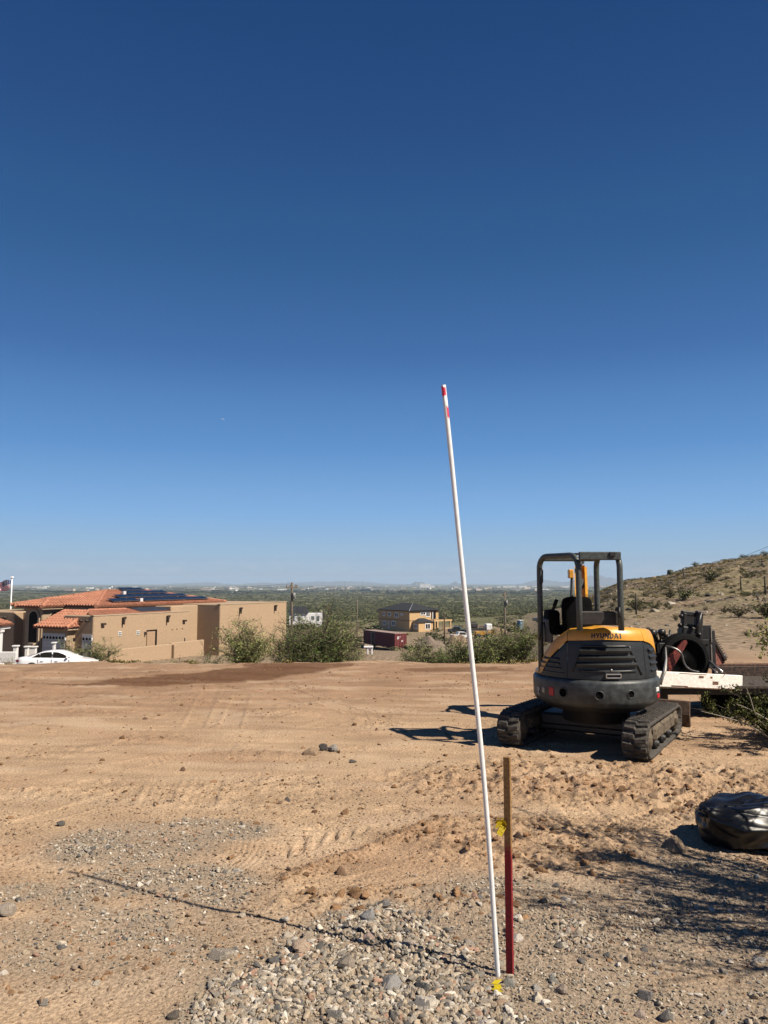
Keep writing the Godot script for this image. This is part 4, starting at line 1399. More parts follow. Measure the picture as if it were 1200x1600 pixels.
func build_stones() -> void:
	var tan := Color(0.36, 0.25, 0.16)
	var grey := Color(0.26, 0.24, 0.21)
	var pale := Color(0.55, 0.49, 0.42)
	var dark := Color(0.09, 0.08, 0.075)
	for q in [
		[1055, 1322, 32, 30, Color(0.30, 0.22, 0.15), "rounded pitted brown stone in the twig shadow left of the black bag", 1],
		[1033, 1261, 33, 16, Color(0.42, 0.28, 0.17), "flat sandy boulder lying up and left of the black bag", 3],
		[486, 1172, 26, 15, tan, "blunt tan rock, leftmost of the pair alone on the open dirt", 5],
		[505, 1167, 14, 14, dark, "small pointed dark rock beside the blunt tan one on open dirt", 0],
		[521, 1169, 17, 13, Color(0.33, 0.31, 0.28), "broken grey rock at right of the small pile on open dirt", 2],
		[551, 1188, 12, 6, dark, "small black stone right of the little rock pile", 4],
		[665, 1563, 44, 26, Color(0.66, 0.60, 0.51), "large flat whitish stone at bottom centre in the gravel", 3],
		[613, 1531, 34, 28, Color(0.34, 0.33, 0.32), "rounded grey stone above left of the flat whitish one", 1],
		[574, 1432, 22, 20, Color(0.30, 0.30, 0.30), "upright blue grey stone at the gravel's upper edge", 7],
		[597, 1420, 22, 16, Color(0.20, 0.19, 0.185), "dark grey stone just right of the upright one at gravel edge", 9],
		[611, 1437, 11, 10, Color(0.66, 0.63, 0.58), "small bright white stone on the gravel's upper edge", 1],
		[535, 1437, 16, 12, Color(0.38, 0.23, 0.14), "reddish brown stone at the left end of the gravel's upper edge", 5],
		[534, 1357, 13, 14, Color(0.20, 0.12, 0.07), "dark brown clod standing alone on the smooth sand", 8],
		[10, 1422, 26, 22, Color(0.46, 0.40, 0.33), "light stone at the left edge of the picture", 0],
		[795, 1536, 20, 15, Color(0.22, 0.22, 0.20), "grey stone wedged at the foot of the wooden stake", 4],
		[840, 1556, 18, 18, Color(0.68, 0.62, 0.50), "cream coloured stone right of the yellow tape scrap", 6],
		[878, 1546, 16, 16, Color(0.36, 0.29, 0.24), "pinkish grey stone right of the cream one", 2],
		[866, 1530, 15, 14, Color(0.22, 0.21, 0.20), "dark stone up and right of the cream one", 8],
		[839, 1543, 14, 12, Color(0.40, 0.38, 0.35), "grey stone just above the cream one", 4],
		[1009, 1551, 27, 18, Color(0.20, 0.19, 0.185), "dark grey stone at bottom right of the dirt", 3],
		[1000, 1580, 18, 14, Color(0.38, 0.30, 0.26), "pale pinkish stone in the bottom right dirt", 5],
		[1037, 1583, 20, 20, Color(0.19, 0.18, 0.17), "dark lump of stone close to the bottom right", 9],
		[880, 1479, 15, 11, Color(0.62, 0.56, 0.47), "white chip of stone on the dirt right of the stake", 1],
		[872, 1480, 13, 13, Color(0.14, 0.13, 0.12), "black stone beside the white chip right of the stake", 7],
		[902, 1460, 15, 10, Color(0.32, 0.27, 0.22), "tan stone right of and above the white chip", 5],
		[849, 1411, 14, 8, Color(0.10, 0.09, 0.085), "dark clod right of the stake in the twig shadow", 2],
		[884, 1404, 16, 8, Color(0.60, 0.56, 0.50), "pale flat stone in the left end of the twig shadow", 3],
		[896, 1409, 9, 7, Color(0.58, 0.53, 0.48), "small pale stone just right of the pale flat one", 1],
		[975, 1537, 24, 8, Color(0.55, 0.47, 0.36), "long pale chip of stone in the bottom right dirt", 3],
		[748, 1410, 15, 11, Color(0.16, 0.15, 0.145), "round dark stone left of the pole at mid height of the stake", 1],
		[758, 1394, 24, 12, Color(0.32, 0.28, 0.24), "grey slab of stone left of the pole above the dark round one", 3],
		[870, 1293, 14, 8, Color(0.40, 0.29, 0.19), "tan stone right of the yellow tape on the stake", 5],
		[812, 1305, 12, 12, Color(0.14, 0.09, 0.06), "dark clod right of the yellow tape on the stake", 8],
		[863, 1215, 17, 13, Color(0.17, 0.10, 0.06), "dark brown clod behind the stake, below the right track", 8],
		[1021, 1246, 15, 12, Color(0.36, 0.24, 0.15), "tan clod above the flat sandy boulder", 0],
		[1080, 1253, 18, 10, Color(0.22, 0.13, 0.08), "reddish clod left of the black bag's top", 5],
		[271, 1388, 20, 8, Color(0.40, 0.35, 0.29), "flat stone beside the pole's shadow near its far end", 3],
		[370, 1361, 16, 7, Color(0.55, 0.50, 0.44), "pale stone right of the thin gravel patch at left", 3],
		[95, 1478, 16, 8, Color(0.21, 0.20, 0.19), "dark flat stone on the bare dirt at left", 3],
		[265, 1438, 20, 11, Color(0.36, 0.29, 0.22), "tan stone on the bare dirt below the pole's shadow", 5],
		[205, 1437, 12, 11, Color(0.34, 0.28, 0.22), "smaller tan stone left of the tan one below the shadow", 1],
		[70, 1563, 14, 12, Color(0.27, 0.25, 0.22), "grey stone on the sand at bottom left", 1],
		[151, 1531, 13, 10, Color(0.52, 0.46, 0.38), "pale stone between bare sand and gravel at bottom left", 1],
		[5, 1517, 14, 10, Color(0.58, 0.53, 0.47), "whitish stone at the left edge near the bottom", 6],
		[270, 1583, 18, 14, Color(0.13, 0.11, 0.09), "dark stone at the very bottom left of the gravel", 7],
		[345, 1492, 42, 18, Color(0.40, 0.345, 0.275), "broad flat stone on the gravel's left side", 3],
		[470, 1482, 24, 26, Color(0.52, 0.40, 0.30), "pinkish tan block of stone in the upper left of the gravel", 0],
		[482, 1462, 20, 17, Color(0.42, 0.34, 0.26), "tan block of stone just above the pinkish one", 4],
		[541, 1505, 26, 24, Color(0.30, 0.27, 0.21), "brownish grey boulder left of the rounded grey stone", 2],
		[575, 1462, 24, 16, Color(0.38, 0.28, 0.24), "reddish grey stone in the pole's shadow on the gravel", 5],
		[640, 1473, 22, 14, Color(0.50, 0.43, 0.36), "buff stone below the pole's shadow on the gravel", 0],
		[589, 1508, 20, 13, Color(0.56, 0.50, 0.43), "pale stone in the middle of the gravel", 6],
		[632, 1508, 14, 18, Color(0.55, 0.46, 0.35), "cream upright stone in the middle of the gravel", 8],
		[433, 1502, 20, 14, Color(0.15, 0.15, 0.15), "dark angular stone on the left of the gravel", 4],
		[487, 1511, 18, 10, Color(0.58, 0.53, 0.46), "pale flat stone below the pinkish tan block", 3],
		[524, 1585, 30, 22, Color(0.27, 0.255, 0.23), "large flat grey stone at the bottom of the gravel", 3],
		[660, 1538, 26, 22, Color(0.12, 0.12, 0.12), "dark slate stone right of the rounded grey one", 3],
		[757, 1595, 26, 16, Color(0.52, 0.47, 0.43), "pale rounded stone at the bottom edge by the yellow scrap", 1],
		[726, 1496, 16, 16, Color(0.26, 0.23, 0.20), "grey brown stone in the pole's shadow near its foot", 8],
		[785, 1566, 18, 14, Color(0.48, 0.34, 0.23), "orange tan chip of stone below the yellow tape scrap", 0],
		[450, 1247, 9, 8, dark, "small dark stone at the top of the curved tyre track", 8],
		[437, 1253, 8, 5, Color(0.2, 0.13, 0.08), "small brown clod left of the curved tyre track's top", 5],
		[228, 1122, 9, 4, Color(0.16, 0.09, 0.06), "little dark clod far out on the open dirt", 8],
		[287, 1201, 8, 7, Color(0.15, 0.09, 0.06), "little dark clod left of the rock pile on open dirt", 8],
		[1188, 1495, 24, 9, Color(0.62, 0.58, 0.52), "white flake of stone at the right edge", 3],
	]:
		stone(q[0], q[1], q[2], q[3], q[4], q[5], q[6])
	# the rest of the stones big enough to count, scattered through the gravel
	for k in 170:
		for tries in 40:
			var u := rng.randf_range(330, 810)
			var v := rng.randf_range(1425, 1598)
			if k > 110: u = rng.randf_range(90, 400); v = rng.randf_range(1270, 1420)
			if k > 135: u = rng.randf_range(810, 1190); v = rng.randf_range(1380, 1598)
			var p := gnd(u, v)
			if rng.randf() > gravel(p.x, p.z) + (0.2 if k > 110 else 0.0): continue
			var w := rng.randf_range(9, 17) * (0.75 if k > 110 else 1.0)
			var c := stone_tone()
			var lum := (c.r + c.g + c.b) / 3.0
			var tone := "reddish" if c.r > c.b * 1.9 else ("black" if lum < 0.15 else ("grey" if lum < 0.33 else ("buff" if lum < 0.45 else "whitish")))
			var big := "largish" if w > 13.5 else ("middling" if w > 11.0 else "small")
			var spot := ("upper " if v < 1510 else "lower ") + ("left" if u < 480 else ("middle" if u < 620 else "right"))
			if k > 110: spot = ("upper " if v < 1340 else "lower ") + ("left" if u < 240 else "right")
			if k > 135: spot = ("upper " if v < 1490 else "lower ") + ("left" if u < 960 else ("middle" if u < 1080 else "right"))
			stone(u, v, w, w * rng.randf_range(0.5, 0.85), c, big + " " + tone + [" stone lying loose in the main gravel's %s part", " pebble in the %s part of the thin gravel patch at left", " pebble in the %s part of the dirt right of the stake"][0 if k <= 110 else (1 if k <= 135 else 2)] % spot, k, ["stones in the main gravel patch", "pebbles in the left gravel patch", "pebbles on the right hand dirt"][0 if k <= 110 else (1 if k <= 135 else 2)])
			break

# ------------------------------------------------------------------ plants
func leaf_mat(key: String, back: Color) -> StandardMaterial3D:
	if mats.has(key): return mats[key]
	var m := StandardMaterial3D.new()
	m.vertex_color_use_as_albedo = true
	m.roughness = 0.65
	m.metallic_specular = 0.3
	m.cull_mode = BaseMaterial3D.CULL_DISABLED
	m.backlight_enabled = true
	m.backlight = back
	mats[key] = m
	return m

# a many stemmed desert shrub: arching stems, twigs and leaf sized faces
func shrub_meshes(h: float, w: float, stems: int, leaves: int, size: float, ca: Color, cb: Color, upright := 0.7, low := 0.22, strand := 0.0) -> Array:
	var st := begin(true)
	var V := PackedVector3Array()
	var N := PackedVector3Array()
	var C := PackedColorArray()
	var tips := []
	for s in stems:
		var a := rng.randf() * TAU
		var out := sqrt(rng.randf()) * w * 0.5
		var top := h * rng.randf_range(0.55, 1.0) * (1.0 - 0.35 * pow(out / (w * 0.5), 2.0))
		var dir := Vector3(cos(a), 0, sin(a))
		var pl := []
		var bend := rng.randf_range(-0.25, 0.25) * w
		for i in 7:
			var t := i / 6.0
			pl.append(Vector3(0.03 * rng.randfn(), 0, 0.03 * rng.randfn()) * (0.5 + t) + dir * out * pow(t, upright + 0.6) + Vector3.UP * (top * pow(t, 0.85) - 0.15 * h * t * t * (out / w)) + Vector3(-dir.z, 0, dir.x) * bend * t * t * 0.5)
		var rad := []
		for i in 7: rad.append(h * 0.007 * (1.0 - 0.75 * i / 6.0) + 0.0012)
		tube(st, pl, rad, 5, false)
		for k in 7:
			var t := rng.randf_range(low, 0.95)
			var b: Vector3 = (pl[int(t * 6)] as Vector3).lerp(pl[min(int(t * 6) + 1, 6)], fmod(t * 6, 1.0))
			var d := (dir * rng.randf_range(-0.3, 1.0) + Vector3(rng.randfn(), rng.randf_range(0.2, 1.2), rng.randfn()) * 0.7).normalized() * h * rng.randf_range(0.10, 0.26)
			tube(st, [b, b + d * 0.5 + Vector3(0, 0.01 * h, 0), b + d], [h * 0.004 + 0.001, h * 0.003 + 0.001, 0.001], 4, false)
			tips.append([b, d])
	for i in leaves:
		var tp: Array = tips[rng.randi() % tips.size()]
		var p: Vector3 = tp[0] + tp[1] * rng.randf_range(0.1, 1.15) + Vector3(rng.randfn(), rng.randfn(), rng.randfn()) * h * 0.028
		var x := (Vector3(rng.randfn(), rng.randfn() + 0.4, rng.randfn()) + (tp[1] as Vector3).normalized() * strand).normalized()
		var y := x.cross(Vector3(rng.randfn(), rng.randfn(), rng.randfn())).normalized() * (1.0 if strand < 0.5 else 0.45)
		var s := size * rng.randf_range(0.6, 1.4)
		var n := x.cross(y)
		if n.y < 0: n = -n
		var c := ca.lerp(cb, rng.randf()) * rng.randf_range(0.8, 1.2)
		V.append(p - x * s - y * s * 0.1); V.append(p + y * s * 0.42); V.append(p + x * s)
		V.append(p - x * s); V.append(p + x * s); V.append(p - y * s * 0.42)
		for k in 6:
			N.append(n); C.append(c)
	st.generate_normals()
	var arr := []
	arr.resize(Mesh.ARRAY_MAX)
	arr[Mesh.ARRAY_VERTEX] = V; arr[Mesh.ARRAY_NORMAL] = N; arr[Mesh.ARRAY_COLOR] = C
	var me := ArrayMesh.new()
	me.add_surface_from_arrays(Mesh.PRIMITIVE_TRIANGLES, arr)
	return [st.commit(), me]

func shrub(called: String, label: String, where: Vector3, h: float, w: float, stems: int, leaves: int, size: float, ca: Color, cb: Color, group := "", upright := 0.7, bark := Color(0.20, 0.16, 0.11), strand := 1.6) -> Node3D:
	var t := thing(called, label, "shrub", where, rng.randf() * TAU, group)
	var m := shrub_meshes(h, w, stems, leaves, size, ca, cb, upright, 0.15, strand)
	put("stem", m[0], mat("bark" + str(bark), bark, 0.9, 0.0, 0.3, 4.0), t)
	put("foliage", m[1], leaf_mat("leaf", Color(0.30, 0.38, 0.12)), t)
	return t

func on_land(u: float, d: float, dy := 0.0) -> Vector3:
	var x := (u - 600.0) / FOCAL * d
	return Vector3(x, land(x, -d) + dy, -d)

func build_plants() -> void:
	var pv := [Color(0.26, 0.305, 0.10), Color(0.40, 0.42, 0.175)]
	var gr := [Color(0.135, 0.195, 0.055), Color(0.265, 0.335, 0.115)]
	var dg := [Color(0.09, 0.115, 0.042), Color(0.15, 0.17, 0.068)]
	shrub("palo_verde_bush", "rounded yellow green bush in front of the tan house's right wing", on_land(386, 24.0), 1.92, 2.1, 70, 22000, 0.030, pv[0], pv[1])
	shrub("desert_bush", "wide mid green bush right of the yellow green one", on_land(463, 27.0), 2.5, 2.2, 60, 16000, 0.034, gr[0], gr[1])
	shrub("desert_bush", "tallest dark green bush in the row behind the dirt lot", on_land(500, 27.5), 3.0, 2.2, 60, 18000, 0.034, gr[0], gr[1])
	shrub("desert_bush", "lower green bush left of the red container", on_land(533, 28.0), 2.5, 2.0, 50, 12000, 0.034, gr[0], pv[1])
	shrub("desert_bush", "small grey green bush beside the white tank", on_land(552, 25.5), 1.1, 0.9, 20, 1800, 0.028, dg[1], pv[1])
	shrub("desert_bush", "thin bush between the green bush and the container's end", on_land(585, 26.5), 0.95, 1.2, 20, 1500, 0.028, gr[0], gr[1])
	shrub("desert_broom", "feathery green bush just right of the red container", on_land(652, 27.0), 1.8, 1.5, 50, 9000, 0.034, gr[0], pv[1], "", 0.5)
	shrub("desert_broom", "feathery green bush below the dark utility pole", on_land(683, 27.5), 1.5, 1.2, 40, 7000, 0.034, gr[1], pv[0], "", 0.5)
	shrub("desert_broom", "broad feathery bush left of the white pole at the lot's far edge", on_land(716, 26.5), 1.7, 1.6, 50, 8000, 0.034, gr[0], gr[1], "", 0.5)
	shrub("desert_broom", "feathery bush just right of the white pole at the lot's far edge", on_land(752, 26.0), 1.55, 1.5, 50, 8000, 0.034, gr[1], pv[0], "", 0.5)
	shrub("desert_broom", "tall feathery bush behind the two others at the lot's far edge", on_land(785, 27.5), 1.95, 1.6, 50, 9000, 0.034, gr[0], pv[1], "", 0.5)
	shrub("desert_broom", "feathery bush left of the excavator's canopy post", on_land(815, 26.5), 1.5, 1.4, 46, 7000, 0.034, gr[0], pv[0], "", 0.5)
	shrub("desert_bush", "leafy olive bush behind the white car's bonnet", on_land(158, 53.5), 2.3, 3.6, 34, 4500, 0.06, dg[1], pv[0])
	shrub("desert_bush", "small bush behind the white car's door", on_land(118, 53.0), 2.5, 1.8, 22, 1500, 0.06, dg[0], gr[1])
	shrub("desert_bush", "low scrub at the corner of the patio wall", on_land(296, 36.0), 1.75, 1.4, 22, 1600, 0.05, dg[1], pv[0])
	shrub("desert_bush", "low scrub in the shade beside the yellow green bush", on_land(330, 40.0), 2.3, 2.0, 22, 2200, 0.05, dg[0], gr[1])
	shrub("desert_bush", "dry tuft at the left behind the car's boot", on_land(18, 44.0), 1.7, 1.2, 16, 700, 0.05, pv[1], Color(0.32, 0.27, 0.15))

	# creosote bush at the right edge, in front of the trailer
	var cr := at(1222, 1120, 10.2)
	cr.y = 0.0
	var cb := shrub("creosote_bush", "sprawling dark green bush with bare pale twigs at the right edge", cr, 0.86, 2.2, 46, 34000, 0.017, Color(0.055, 0.066, 0.02), Color(0.15, 0.15, 0.05), "", 0.45, Color(0.09, 0.07, 0.05), 0.0)
	var tw := begin(true)
	for q in [[[1198, 1150], [1165, 1131], [1130, 1120], [1095, 1111]], [[1200, 1140], [1182, 1120], [1172, 1090], [1166, 1075]], [[1200, 1125], [1170, 1108], [1150, 1100]], [[1200, 1152], [1178, 1130], [1160, 1120], [1140, 1122]]]:
		var pl := []
		for p in q: pl.append(cb.transform.affine_inverse() * at(p[0], p[1], 9.75))
		pl = smooth_path(pl, 4)
		var rad := []
		for i in pl.size(): rad.append(0.011 - 0.008 * i / pl.size())
		tube(tw, pl, rad, 6)
	done("bare_twig", tw, mat("bark_pale", Color(0.36, 0.31, 0.25), 0.9, 0.0, 0.3, 6.0), cb)

	# the tree just outside the frame whose twigs shade the ground
	var tp := Vector3(4.9, 0, -3.9)
	var tree := thing("desert_tree", "thin leaved desert tree whose branch tip hangs into view at the right edge", "tree", tp)
	var wood := begin(true)
	var V := PackedVector3Array(); var N := PackedVector3Array(); var C := PackedColorArray()
	tube(wood, [Vector3(0, -0.1, 0), Vector3(-0.08, 0.5, -0.05), Vector3(-0.05, 1.0, -0.1)], [0.09, 0.075, 0.06], 8)
	var limbs := []
	for k in 30:
		var a := rng.randf_range(-PI, PI)
		var reach := rng.randf_range(0.8, 1.7)
		var tip := Vector3(cos(a) * reach, rng.randf_range(1.3, 2.6), sin(a) * reach)
		if k < 23:      # the side towards the view
			tip = Vector3(rng.randf_range(-2.35, -0.9), rng.randf_range(1.0, 2.5), rng.randf_range(-2.1, 0.15))
			if tip.y < 1.5: tip.x = max(tip.x, -1.9)
		tip.x = max(tip.x, 0.56 * -(tip.z + tp.z) - tp.x)
		limbs.append(tip)
	limbs.append(at(1181, 1006, 5.05) - tp)
	limbs.append(at(1190, 990, 5.1) - tp)
	for tip in limbs:
		var s := Vector3(-0.05, rng.randf_range(0.6, 1.0), -0.08)
		var pl := smooth_path([s, s.lerp(tip, 0.35) + Vector3(0, 0.28, 0), s.lerp(tip, 0.7) + Vector3(0, 0.2, 0), tip], 5)
		var rad := []
		for i in pl.size(): rad.append(0.019 - 0.016 * i / pl.size())
		tube(wood, pl, rad, 6)
		for k in 20:
			var t := rng.randf_range(0.3, 1.0)
			var b: Vector3 = pl[int(t * (pl.size() - 1))]
			var d: Vector3 = ((tip - s).normalized() * 0.8 + Vector3(rng.randfn(), rng.randfn() * 0.7, rng.randfn()) * 0.5).normalized() * rng.randf_range(0.2, 0.6)
			if (b + d).x + tp.x < 0.525 * -((b + d).z + tp.z) and limbs.find(tip) < 30: d = Vector3(absf(d.x), d.y, absf(d.z)) * 0.5
			if limbs.find(tip) >= 30: d = d * 0.3
			tube(wood, [b, b + d * 0.5 + Vector3(0, 0.03, 0), b + d], [0.007, 0.005, 0.002], 4, false)
			for m in 46:
				var p := b + d * rng.randf_range(0.15, 1.05) + Vector3(rng.randfn(), rng.randfn(), rng.randfn()) * 0.035
				var x := Vector3(rng.randfn(), rng.randfn(), rng.randfn()).normalized()
				var y := x.cross(Vector3(rng.randfn(), rng.randfn(), rng.randfn())).normalized()
				var sz := rng.randf_range(0.009, 0.017)
				var n := x.cross(y)
				V.append(p - x * sz); V.append(p + y * sz * 0.5); V.append(p + x * sz)
				V.append(p - x * sz); V.append(p + x * sz); V.append(p - y * sz * 0.5)
				var c := Color(0.13, 0.15, 0.04).lerp(Color(0.22, 0.22, 0.08), rng.randf())
				for i in 6: N.append(n); C.append(c)
	done("trunk", wood, mat("bark_tree", Color(0.16, 0.13, 0.09), 0.9, 0.0, 0.3, 4.0), tree)
	var arr := []
	arr.resize(Mesh.ARRAY_MAX)
	arr[Mesh.ARRAY_VERTEX] = V; arr[Mesh.ARRAY_NORMAL] = N; arr[Mesh.ARRAY_COLOR] = C
	var me := ArrayMesh.new()
	me.add_surface_from_arrays(Mesh.PRIMITIVE_TRIANGLES, arr)
	put("crown", me, leaf_mat("leaf", Color(0.30, 0.38, 0.12)), tree)

	build_hill_plants()
	build_valley()

func build_hill_plants() -> void:
	var protos := []
	for k in 5:
		protos.append(shrub_meshes(1.0, 1.5, 26, 700, 0.05, [Color(0.10, 0.11, 0.05), Color(0.15, 0.145, 0.07), Color(0.20, 0.175, 0.10), Color(0.12, 0.14, 0.055), Color(0.17, 0.15, 0.09)][k], [Color(0.16, 0.17, 0.075), Color(0.22, 0.205, 0.10), Color(0.30, 0.26, 0.15), Color(0.19, 0.21, 0.09), Color(0.26, 0.225, 0.135)][k], 0.6, 0.05))
	var bark := mat("bark_hill", Color(0.16, 0.12, 0.09), 0.9, 0.0, 0.3, 4.0)
	var plant := func(called: String, label: String, p: Vector3, h: float, k: int, group: String, wide: float) -> void:
		var t := thing(called, label, "shrub", p, rng.randf() * TAU, group)
		t.scale = Vector3(h * wide * 0.45, h * 0.52, h * wide * 0.45)
		put("stem", protos[k][0], bark, t)
		put("foliage", protos[k][1], leaf_mat("leaf", Color(0.30, 0.38, 0.12)), t)
	# the larger bushes along the foot of the hill, each told apart
	for q in [[1150.0, 40.0, 1.55, 0, 1.3, "dark green bush at the hill's foot, beyond the trencher's chain boom"], [1192.0, 39.0, 2.3, 3, 1.3, "biggest green bush at the hill's foot, at the right edge"], [1128.0, 43.0, 1.0, 1, 1.2, "small olive bush left of the dark green one at the hill's foot"], [1108.0, 68.0, 2.6, 3, 1.35, "green bush halfway up the hill, left of the split bush"], [1166.0, 72.0, 2.9, 0, 0.9, "tall split green bush halfway up the hill at right"], [1066.0, 56.0, 2.3, 3, 1.35, "broad green bush above the trencher's coupler"], [1044.0, 58.0, 1.7, 1, 1.2, "low olive bush left of the broad green one above the trencher"], [1019.0, 52.0, 1.6, 0, 1.2, "dark bush right of the canopy's right post"], [990.0, 50.0, 2.0, 3, 1.5, "wide bush behind the canopy's right post"], [1038.0, 50.0, 1.0, 0, 1.0, "small round dark bush left of the trencher's top"], [1052.0, 40.0, 0.9, 2, 1.0, "dry tuft on the graded dirt left of the trencher's top"], [1157.0, 56.0, 0.9, 0, 1.0, "small dark bush below the tall split one on the hill"], [1185.0, 57.0, 1.3, 0, 1.5, "low dark spreading bush under the fence posts at right"], [1160.0, 30.0, 0.55, 2, 1.2, "grey weed clump on the flat dirt beyond the trailer"], [1185.0, 27.0, 0.4, 2, 1.2, "dry weed on the flat dirt at the right edge"], [1162.0, 118.0, 1.9, 0, 1.3, "dark bush on the hill's crest at right"], [1085.0, 110.0, 1.7, 0, 1.3, "dark bush near the crest in the middle of the hill"], [1195.0, 112.0, 1.9, 0, 1.2, "dark bush near the crest at the right edge"]]:
		plant.call("desert_bush", q[5], on_land(q[0], q[1]), q[2], q[3], "", q[4])
	for k in 240:
		var d := 44.0 + 92.0 * pow(rng.randf(), 0.8)
		var az := rng.randf_range(12.5, 28.5)
		var x := tan(deg_to_rad(az)) * d
		var kind := rng.randi() % 5
		var lab: String = ["dark green", "olive", "dry tan", "fresh green", "brownish"][kind] + " small shrub on the " + ("foot" if d < 66.0 else ("middle" if d < 95.0 else "upper slope")) + " of the hill, " + ("behind the excavator" if az < 17.5 else ("above the trencher" if az < 23.0 else "near the right edge"))
		plant.call("hill_shrub", lab, Vector3(x, land(x, -d) - 0.05, -d), rng.randf_range(0.35, 1.0) * (1.0 if d < 95.0 else 0.7), kind, "shrubs on the hillside", rng.randf_range(1.0, 1.5))
	# tufts of dry grass and stones too small to tell apart
	var xf := []
	var cols := []
	for k in 15000:
		var d := 38.0 + 110.0 * sqrt(rng.randf())
		var az := rng.randf_range(8.0, 34.0)
		var x := tan(deg_to_rad(az)) * d
		var s := rng.randf_range(0.07, 0.24) * (1.0 + d / 250.0)
		if n_b.get_noise_2d(x * 0.5, d * 0.5) < -0.1: s *= 0.5
		xf.append(Transform3D(Basis(Vector3.UP, rng.randf() * TAU).scaled(Vector3(s * 1.3, s, s * 1.3)), Vector3(x, land(x, -d) - 0.03, -d)))
		cols.append((Color(1.5, 1.4, 1.0) if rng.randf() < 0.62 else Color(0.62, 0.66, 0.55)) * rng.randf_range(0.7, 1.3))
	var g := scatter("dry_grass", "dry yellow grass tufts all over the hillside", xf, cols, shrub_meshes(1.0, 1.6, 9, 70, 0.11, Color(0.15, 0.125, 0.055), Color(0.23, 0.19, 0.095), 0.6)[1], leaf_mat("leaf", Color(0.30, 0.38, 0.12)), "grass")
	xf = []; cols = []
	for k in 2600:
		var d := 40.0 + 105.0 * sqrt(rng.randf())
		var az := rng.randf_range(11.0, 34.0)
		var x := tan(deg_to_rad(az)) * d
		var s := rng.randf_range(0.16, 0.42) * (1.0 if d < 100.0 else 0.8)
		if n_b.get_noise_2d(x * 0.35 + 20.0, d * 0.35) < -0.15: continue
		xf.append(Transform3D(Basis(Vector3.UP, rng.randf() * TAU).scaled(Vector3(s * 1.2, s * 0.85, s * 1.2)), Vector3(x, land(x, -d) - 0.03, -d)))
		cols.append(Color(0.11, 0.115, 0.055).lerp(Color(0.19, 0.165, 0.10), rng.randf()) * rng.randf_range(0.75, 1.2))
	scatter("hillside_scrub", "low grey green scrub thickly dotted between the hill's larger shrubs", xf, cols, shrub_meshes(1.0, 1.5, 16, 260, 0.075, Color(0.8, 0.8, 0.8), Color(1, 1, 1), 0.5, 0.05)[1], leaf_mat("leaf", Color(0.30, 0.38, 0.12)), "scrub")
	# dry weeds and lumps along the lot's far edge
	xf = []; cols = []
	for k in 900:
		var az := rng.randf_range(-19.5, 14.0)
		var r := rng.randf_range(21.2, 26.0)
		var x := sin(deg_to_rad(az)) * r
		var z := -cos(deg_to_rad(az)) * r
		if n_b.get_noise_2d(x * 1.2, z * 0.6 + 11.0) < 0.0: continue
		var s := rng.randf_range(0.06, 0.22)
		xf.append(Transform3D(Basis(Vector3.UP, rng.randf() * TAU).scaled(Vector3(s, s, s)), Vector3(x, land(x, z) - 0.03, z)))
		cols.append((Color(1.3, 1.25, 0.9) if rng.randf() < 0.5 else Color(0.75, 0.9, 0.55)) * rng.randf_range(0.7, 1.2))
	scatter("edge_weeds", "dry weeds along the far edge of the dirt lot", xf, cols, g.multimesh.mesh, leaf_mat("leaf", Color(0.30, 0.38, 0.12)), "weeds")
	xf = []; cols = []
	for k in 5000:
		var d := 26.0 + 110.0 * sqrt(rng.randf())
		var az := rng.randf_range(10.0, 34.0)
		var x := tan(deg_to_rad(az)) * d
		var s := 0.04 * exp(absf(rng.randfn()) * 0.9)
		s = min(s, 0.4)
		xf.append(Transform3D(rand_basis(s), Vector3(x, land(x, -d), -d)))
		cols.append(stone_tone() * 0.75)
	scatter("hillside_stones", "stones strewn over the hillside", xf, cols, rock_meshes[4], stone_mat(), "stones")

func build_valley() -> void:
	var m := leaf_mat("leaf", Color(0.30, 0.38, 0.12))
	for w in 3:
		var mesh: Mesh = shrub_meshes(1.0, 1.5, 14, 260, 0.085, Color(0.8, 0.8, 0.8), Color(1, 1, 1), 0.5)[1]
		var xf := []
		var cols := []
		for k in 15000:
			var az := rng.randf_range(-32.0, 32.0)
			var d := 130.0 * pow(24.0, pow(rng.randf(), 0.9))
			if d < 420.0 and rng.randf() > 0.35 and az > -3.0: continue
			if az > -8.0 and az < 12.0 and d < 330.0 and rng.randf() > 0.12: continue
			if az > 10.0 and d < 300.0: continue
			var x := tan(deg_to_rad(az)) * d
			var s := rng.randf_range(1.0, 2.6) * (1.0 + d / 1500.0)
			xf.append(Transform3D(Basis(Vector3.UP, rng.randf() * TAU).scaled(Vector3(s * 1.5, s * 0.6, s * 1.5)), Vector3(x, land(x, -d) - 0.1, -d)))
			cols.append(Color(0.26, 0.26, 0.13).lerp(Color(0.15, 0.165, 0.075), rng.randf()) * rng.randf_range(0.75, 1.35))
		scatter("valley_brush", ["green desert brush covering the valley floor", "olive desert brush filling in the valley floor", "dark desert brush across the valley floor"][w], xf, cols, mesh, m, "brush")

# ------------------------------------------------------------------ buildings
func rb(st: SurfaceTool, s0: float, s1: float, y0: float, y1: float, t0: float, t1: float) -> void:   # box by ranges; t runs away from the viewer's right (local -z)
	box(st, Vector3((s0 + s1) * 0.5, (y0 + y1) * 0.5, -(t0 + t1) * 0.5), Vector3(absf(s1 - s0), absf(y1 - y0), absf(t1 - t0)))

